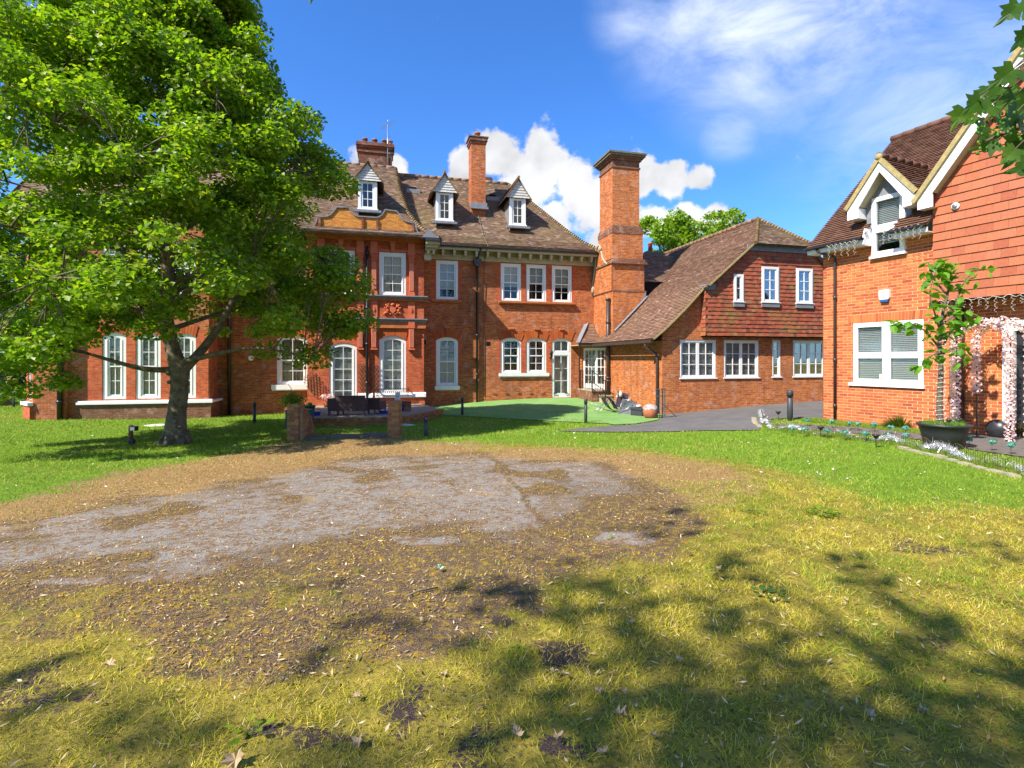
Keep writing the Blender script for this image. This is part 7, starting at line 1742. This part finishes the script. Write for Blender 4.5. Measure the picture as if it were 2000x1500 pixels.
tk([(0,-.03,.6),(.3,-.1,.3),(.6,-.1,.02),(1.2,-.15,.02)], .012, 'cable', 'black', T)
# ---- potted young tree wound with lights
x, y, z = gp(1843,874); z += 0; T = empty('potted_tree', (x, y, z), 0, 'young leafy tree wound with lights growing in a black tub', 'tree')
b = MB(); b.lathe([(.30,0),(.36,.28),(.40,.42),(.43,.43),(.43,.47),(.385,.47),(.37,.40)], n=28); tub = b.build('tub','tub',T)
b = MB(); b.lathe([(.36,.36),(.37,.40)], n=20); b.build('soil','ground',T)
b = MB(); xs_ = 0
trk = [(-.06,.0,.35),(-.08,0,.9),(-.05,0,1.5),(-.06,.02,2.1),(-.02,.0,2.6),(.1,.0,3.1),(.14,.0,3.6)]; limb(b, trk, .062, .012, 10)
br = [[(-.05,0,1.9),(-.3,.05,2.25),(-.6,.0,2.4),(-1.0,.0,2.42)],[(-.05,0,2.2),(-.25,-.1,2.6),(-.35,-.1,3.0),(-.2,-.1,3.5)],[(.0,0,2.5),(.3,.05,2.9),(.45,.0,3.3),(.8,.0,3.52)],[(-.03,0,2.4),(.2,-.1,2.6),(.5,-.1,2.55)],[(-.05,0,1.8),(.15,-.1,1.95),(.42,-.1,1.75)],[(-.05,0,1.85),(-.3,-.1,1.8),(-.55,-.1,1.65)],[(.05,0,3.),(-.15,.05,3.3),(-.3,0,3.62)],[(0,0,2.),(.25,.1,2.3),(.4,.1,2.45)]]
tips = []
for q in br: pts = limb(b, q, .022, .005, 6); tips += [tuple(p) for p in pts[2:]]
tips += [tuple(Vector(trk[-1])+Vector((random.uniform(-.15,.15),random.uniform(-.1,.1),random.uniform(-.35,.1)))) for _ in range(8)]
b.build('trunk','bark_pale',T); lf = MB(); lf.idx([(0,0,0),(.28,.3,-.05),(.30,.6,-.1),(0,1,-.22),(-.30,.6,-.1),(-.28,.3,-.05),(0,.45,.04)], [(0,1,6),(1,2,6),(2,3,6),(3,4,6),(4,5,6),(5,0,6)]); lfm = lf.mesh('leaf','leaf_pot')
for k in range(215):
    p = Vector(random.choice(tips)); a = random.uniform(0,6.28); inst('leaf', lfm, T, tuple(p+Vector((random.uniform(-.13,.13),random.uniform(-.13,.13),random.uniform(-.12,.08)))), (R_(random.uniform(-60,15)), R_(random.uniform(-30,30)), a), (random.uniform(.14,.24),)*3)
b = MB(); P = []
for k in range(150): t = k/149; q = Vector((-.06,0,.5)).lerp(Vector((-.05,0,2.5)), t); P.append(tuple(q+Vector((math.cos(k*.95)*(.085-.02*t),math.sin(k*.95)*(.085-.02*t),0))))
b.tube(P, .0045, 4)
for p in P[::2]: b.ball((p[0]*1+.0,p[1]-.004,p[2]),.011,.011,.014,5,3)
o = b.build('fairy_lights','fairy',None,'string of clear fairy lights wound around the young tree trunk',None,(x,y,z),'string lights')
foliageT = T; rg_ = np.random.default_rng(7); n = 380; a = rg_.uniform(0,6.28,n); r = .34*np.sqrt(rg_.uniform(0,1,n)); X = r*np.cos(a); Yy = r*np.sin(a); H = rg_.uniform(.08,.24,n)
V = np.stack([np.c_[X-.006,Yy,X*0+.38],np.c_[X+.006,Yy,X*0+.38],np.c_[X+rg_.normal(0,.05,n),Yy+rg_.normal(0,.05,n),.38+H]],1).reshape(-1,3)
o = np_mesh('grass_tuft', V, np.arange(3*n).reshape(-1,3), 'col', col=pal(rg_,n,[(.12,.30,.02),(.20,.36,.03)],[1,1]), parent=T); o['kind'] = 'stuff'
for k, dx in enumerate((-.08,.10)):
    L = empty('solar_light', (x+dx, y-.22, z+.38), R_(20*k), ['small black solar light in the tub, left of its twin','small black solar light in the tub, right of its twin'][k], 'solar light'); MB().tube([(0,0,0),(0,0,.16)],.006,5).build('stake','black',L); MB().ball((0,0,.18),.045,.045,.035,8,5).build('head','black',L)
# clipped bush by the wall
x, y, z = gp(1765,838); T = empty('lavender_bush', (x, y+.1, z), 0, 'low spiky green bush growing against the newer house wall', 'bush'); rg_ = np.random.default_rng(17); n = 1600
a = rg_.uniform(0,6.28,n); e = rg_.uniform(.1,1.5,n); L = rg_.uniform(.32,.66,n); d = np.c_[np.cos(a)*np.cos(e),np.sin(a)*np.cos(e)*.8,np.sin(e)*.62]; s = np.c_[-np.sin(a),np.cos(a),a*0]*.011
V = np.stack([d*L[:,None]*.35-s,d*L[:,None]*.35+s,d*L[:,None]],1).reshape(-1,3); o = np_mesh('foliage', V, np.arange(3*n).reshape(-1,3), 'col', col=pal(rg_,n,[(.08,.16,.02),(.16,.26,.03),(.30,.30,.05)],[2,2,.6]), parent=T); o['kind'] = 'stuff'
MB().tube([(0,0,-.05),(0,0,.12)],.05,6).build('stem','bark',T)
# ---- garland arches
def garland(u0, u1, z1, p0, label, foot=-.05, feet=(None,None)):
    c = (u0+u1)/2; w = (u1-u0)/2; pts = []
    T = empty('garland_arch', (*RF.w(c, p0), 0), RF.a, label, 'garden arch', 'flower garland arches by the porch')
    zs = z1-w; L = [(-w,0,foot+(zs-foot)*t) for t in np.linspace(0,1,14)]+[(-w*math.cos(t),0,zs+w*math.sin(t)) for t in np.linspace(.15,2.99,16)]+[(w,0,zs+(foot-zs)*t) for t in np.linspace(0,1,14)]
    if feet[0] is not None: L = [q for q in L if not (q[0] < -w+.01 and q[2] < feet[0])]
    MB().tube([(-w,0.03,foot-.1),(-w,.03,zs)]+[(-w*math.cos(t),.03,zs+w*math.sin(t)) for t in np.linspace(.2,2.94,12)]+[(w,.03,zs),(w,.03,foot-.1)], .012, 5).build('hoop','wire',T)
    rg = np.random.default_rng(int(z1*100)); C = []
    for a, bq in zip(L, L[1:]):
        d = (Vector(bq)-Vector(a)).length
        for _ in range(int(d*560)): t = rg.uniform(); q = Vector(a).lerp(Vector(bq), t); C.append((q.x, q.y, q.z, math.atan2(bq[2]-a[2], bq[0]-a[0])))
    C = np.array(C); n = len(C); ph = rg.uniform(0,6.283,n); band = .038+.055*np.abs(np.sin((C[:,2]*1.0+C[:,0]*.8)*24)); ux, uz = -np.sin(C[:,3]), np.cos(C[:,3])
    P = np.c_[C[:,0]+ux*np.cos(ph)*band, np.sin(ph)*band, C[:,2]+uz*np.cos(ph)*band]; nn = np.c_[ux*np.cos(ph), np.sin(ph), uz*np.cos(ph)]+rg.normal(size=(n,3))*.45; nn /= np.linalg.norm(nn,axis=1)[:,None]
    leaves_np('garland', P, nn, .040, 'pink', T, rg, asp=1.)
    b = MB()
    for zq in (.35,.95,1.5): b.bar((-w,.03,zq),(-w-.0,.45,zq+.02),.010); b.bar((w,.03,zq),(w,.45,zq+.02),.010)
    b.build('brace','wire',T)
p_ = .30; garland(RF.u(1866,p_), RF.u(1972,p_), 2.40, p_, 'pink and white garland arch nearer the potted tree'); garland(RF.u(1906,.12), RF.u(2012,.12), 2.42, .12, 'pink and white garland arch nearer the house door', feet=(.75,None))
# icicle lights
def icicles(u0, u1, z, p, n, drop, label, bunch=0):
    T = empty('icicle_lights', (*RF.w(u0, p), z), RF.a, label, 'string lights', 'icicle light strings on the newer house'); rnd = random.Random(int(u0*100)); W = u1-u0
    P = [(W*t/40, 0, .025*math.sin(t*1.1)+rnd.uniform(-.01,.01)) for t in range(41)]; MB().tube(P, .005, 4).build('cable','fairy',T)
    for k in range(n):
        x = W*(k+.5)/n; L = drop*rnd.uniform(.5,1.1); b = MB(); q = [(x+.03*math.sin(t*2.3+k), .01*math.sin(t*3), -L*t/8) for t in range(9)]; b.tube(q, .0028, 4)
        for (a, c, d) in q[1:]: b.ball((a+.012,c,d),.005,.005,.009,4,3)
        b.build('strand','fairy',T)
icicles(.35, 1.2, 4.64, .48, 5, .34, 'icicle lights hanging from the gutter left of the dormer'); icicles(1.75, 2.68, 4.70, .48, 7, .36, 'icicle lights hanging from the gutter below the dormer, near the hung tiles')
icicles(2.80, 4.5, 2.92, .17, 12, .30, 'icicle lights hanging along the bottom edge of the tile hung gable')
# dark round basket by the door, dried plant
x, y, z = gp(1948,842); T = empty('wire_basket', (*RF.w(RF.u(1948,-.2),-.2), -.09), RF.a, 'round black coal scuttle against the porch bricks', 'basket'); b = MB(); b.ball((0,0,.20),.21,.14,.21,16,10,jit=.03); b.build('body','black',T)
x, y, z = gp(1992,858); T = empty('dried_plant', (x, y, z), 0, 'dried brown spiky plant at the right edge by the door', 'plant'); rg_ = np.random.default_rng(4); n = 260; a = rg_.uniform(0,6.28,n); e = rg_.uniform(.2,1.4,n); L = rg_.uniform(.12,.3,n)
d = np.c_[np.cos(a)*np.cos(e),np.sin(a)*np.cos(e),np.sin(e)]; s = np.c_[-np.sin(a),np.cos(a),a*0]*.012; V = np.stack([-s,s,d*L[:,None]],1).reshape(-1,3)+np.array([0,0,.12]); np_mesh('foliage', V, np.arange(3*n).reshape(-1,3), 'col', col=pal(rg_,n,[(.2,.15,.06),(.10,.11,.04)],[1,1]), parent=T)['kind'] = 'stuff'
MB().tube([(0,0,-.1),(0,0,.15)],.02,6).build('stem','bark',T)
# ---- border: hooped wire edging with tinsel, low stone edging, solar lights and flowers
edge = [gp(*q) for q in ((1486,812),(1490,826),(1505,838),(1560,846),(1620,853),(1700,862),(1780,875),(1860,893),(1930,911),(2000,928),(2080,948))]
E2 = []
for (a, c) in zip(edge, edge[1:]):
    for k in range(6): t = k/6; E2.append(((a[0]+(c[0]-a[0])*t), a[1]+(c[1]-a[1])*t))
E2.append(edge[-1][:2]); Ecum = [0]
for a, c in zip(E2, E2[1:]): Ecum.append(Ecum[-1]+math.dist(a, c))
def ealong(s):
    k = min(max(j for j in range(len(Ecum)) if Ecum[j] <= s+1e-9), len(E2)-2); t = (s-Ecum[k])/max(Ecum[k+1]-Ecum[k],1e-6); return (E2[k][0]+(E2[k+1][0]-E2[k][0])*t, E2[k][1]+(E2[k+1][1]-E2[k][1])*t)
T = empty('wire_edging', (*edge[4][:2], 0), 0, 'low hooped black wire edging fence along the front of the border', 'edging fence'); O = Vector(T.location); L = Ecum[-1]; s = 0; pk = 0
while s+.4 < L:
    b = MB(); a = ealong(s); c = ealong(s+.4); za = ht(*a)
    for k in range(9):
        t = k/8; x = a[0]+(c[0]-a[0])*t; y = a[1]+(c[1]-a[1])*t; h = .17+.09*math.sin(math.pi*t); b.bar((x-O.x,y-O.y,za-.05),(x-O.x,y-O.y,za+h),.0048)
    b.tube([(a[0]+(c[0]-a[0])*t-O.x, a[1]+(c[1]-a[1])*t-O.y, za+.17+.09*math.sin(math.pi*t)) for t in np.linspace(0,1,7)], .0045, 4); b.tube([(a[0]-O.x,a[1]-O.y,za+.06),(c[0]-O.x,c[1]-O.y,ht(*c)+.06)], .0025, 4)
    b.build('hoop_panel','wire',T); s += .4
T = empty('tinsel', (*edge[4][:2], 0), 0, 'silver white tinsel garland draped along the wire edging', 'tinsel'); rg_ = np.random.default_rng(5); n = 11000; S = rg_.uniform(0,L-.01,n); pos = np.array([ealong(q) for q in S]); amp = fbm(S, S*0, 1.8, 3, 4)
keep_ = rg_.uniform(0,1,n) < np.clip((amp-.38)*5,.12,1); pos = pos[keep_]; S = S[keep_]; n = len(S); zz_ = hts(pos[:,0],pos[:,1])+.10+.06*np.sin(S*5)+rg_.normal(0,.02,n)
dd = rg_.normal(size=(n,3))*.045; ss_ = rg_.normal(size=(n,3)); ss_ = np.cross(dd, ss_); ss_ /= np.linalg.norm(ss_,axis=1)[:,None]+1e-9; P = np.c_[pos[:,0]-O.x+rg_.normal(0,.015,n), pos[:,1]-O.y+rg_.normal(0,.015,n), zz_]
V = np.stack([P-ss_*.004,P+ss_*.004,P+dd],1).reshape(-1,3); np_mesh('strands', V, np.arange(3*n).reshape(-1,3), 'tinsel', parent=T)['kind'] = 'stuff'
# edging stones behind the wire
T = empty('stone_edging', (0,0,0), 0, 'rough pale edging stones between the path and the wire hoops', 'edging'); s = 1.2
while s < L-.3:
    a = ealong(s); c = ealong(s+.3); d = Vector((c[0]-a[0],c[1]-a[1],0)).normalized(); nrm = Vector((-d.y,d.x,0)); 
    if nrm.y < 0: nrm = -nrm
    p = Vector((a[0],a[1],ht(*a)+.0))+nrm*.22; b = MB(); w = random.uniform(.07,.14); v = []
    for zq in (-.05, random.uniform(.015,.04)):
        for (i, j) in ((-1,-1),(1,-1),(1,1),(-1,1)): v.append(tuple(p+d*i*w+nrm*j*.06+Vector((random.uniform(-.012,.012),random.uniform(-.012,.012),zq+random.uniform(-.008,.008)))))
    b.idx(v, [(4,5,6,7),(0,1,5,4),(1,2,6,5),(2,3,7,6),(3,0,4,7)]); b.build('stone','stone',T); s += .30
# rough grass of the border
rg_ = np.random.default_rng(31); n = 26000; S = rg_.uniform(0,L-.01,n); off = rg_.normal(0,.10,n); pos = np.array([ealong(q) for q in S]); X = pos[:,0]+off*.7; Yy = pos[:,1]+off; Z = hts(X,Yy)
bd = [(1505,815),(1600,820),(1640,832),(1700,838),(1800,845)]; H = rg_.uniform(.04,.13,n)*np.clip(fbm(X,Yy,2.,3,6)*2.2-.3,.3,1.5); a = rg_.uniform(0,6.28,n); w = .004
V = np.stack([np.c_[X-np.cos(a)*w,Yy-np.sin(a)*w,Z],np.c_[X+np.cos(a)*w,Yy+np.sin(a)*w,Z],np.c_[X+rg_.normal(0,.03,n),Yy+rg_.normal(0,.03,n),Z+H]],1).reshape(-1,3); np_mesh('border_grass', V, np.arange(3*n).reshape(-1,3), 'col', col=pal(rg_,n,[(.12,.24,.02),(.2,.3,.03),(.32,.3,.08)],[3,2,1]))['kind'] = 'stuff'
n = 14000; t = rg_.uniform(0,1,n); u = -.3+3.1*t; p = rg_.uniform(.05,.62,n); X = RF.o[0]+u*RF.U[0]+p*RF.N[0]; Yy = RF.o[1]+u*RF.U[1]+p*RF.N[1]; Z = hts(X,Yy); H = rg_.uniform(.03,.10,n); a = rg_.uniform(0,6.28,n); w = .005
V = np.stack([np.c_[X-np.cos(a)*w,Yy-np.sin(a)*w,Z],np.c_[X+np.cos(a)*w,Yy+np.sin(a)*w,Z],np.c_[X+rg_.normal(0,.03,n),Yy+rg_.normal(0,.03,n),Z+H]],1).reshape(-1,3); np_mesh('border_grass', V, np.arange(3*n).reshape(-1,3), 'col', col=pal(rg_,n,[(.14,.26,.02),(.22,.32,.03),(.36,.32,.08)],[3,2,1]))['kind'] = 'stuff'
# teal flowers on stakes: two rows
def tealflower(px, py, label, s=.075):
    x, y, z = gp(px, py+14); T = empty('solar_flower', (x, y, z), random.uniform(0,6), label, 'solar flower', 'teal solar flowers in the border'); MB().tube([(0,0,-.05),(.01,0,.17)], .005, 4).build('stem','wire',T); rg = np.random.default_rng(int(px)); n = 46
    d = rg.normal(size=(n,3)); d /= np.linalg.norm(d,axis=1)[:,None]; leaves_np('petals', d*s*rg.uniform(.35,1,n)[:,None]*np.array([1,1,.75])+np.array([.01,0,.19]), d, .05, 'teal', T, rg, kind=None)
fr_ = [(1577,820),(1625,823),(1660,827),(1676,829),(1708,831),(1740,836),(1768,838),(1575,806),(1530,820)]; f2 = [(1545,838),(1615,843),(1570,840),(1650,847),(1690,849),(1732,852),(1768,854),(1893,862),(1937,868),(1974,875)]
nm_ = ['first','second','third','fourth','fifth','sixth','seventh']
for i, q in enumerate(fr_[:7]): tealflower(*q, 'teal wire flower, '+nm_[i]+' from the left in the row nearest the house wall')
for i, q in enumerate(f2[:7]): tealflower(*q, 'teal wire flower, '+nm_[i]+' from the left in the row nearest the wire hoops' if i not in (1,2) else ('teal wire flower, third from the left in the row nearest the wire hoops' if i == 1 else 'teal wire flower, second from the left in the row nearest the wire hoops'))
for q, lb in zip(f2[7:], ('just right of the black tub','between the tub and the garland foot','beside the garland foot by the dried plant')): tealflower(*q, 'teal wire flower '+lb)
def solar(px, py, label, h=.24):
    x, y, z = gp(px, py); T = empty('solar_light', (x, y, z), 0, label, 'solar light', 'black solar stake lights in the border'); MB().tube([(0,0,-.05),(0,0,h)],.008,6).build('stake','black',T); MB().lathe([(.03,h-.05),(.055,h),(.075,h+.01),(.075,h+.03),(.02,h+.04)],n=12).build('head','black',T)
solar(1603,856,'black solar stake light before the flowers, left of its twin'); solar(1711,875,'black solar stake light wound in tinsel, in front of the path'); solar(1520,822,'small black solar stake light by the largest bollard'); solar(1705,828,'black solar stake light between the flowers and the house wall')
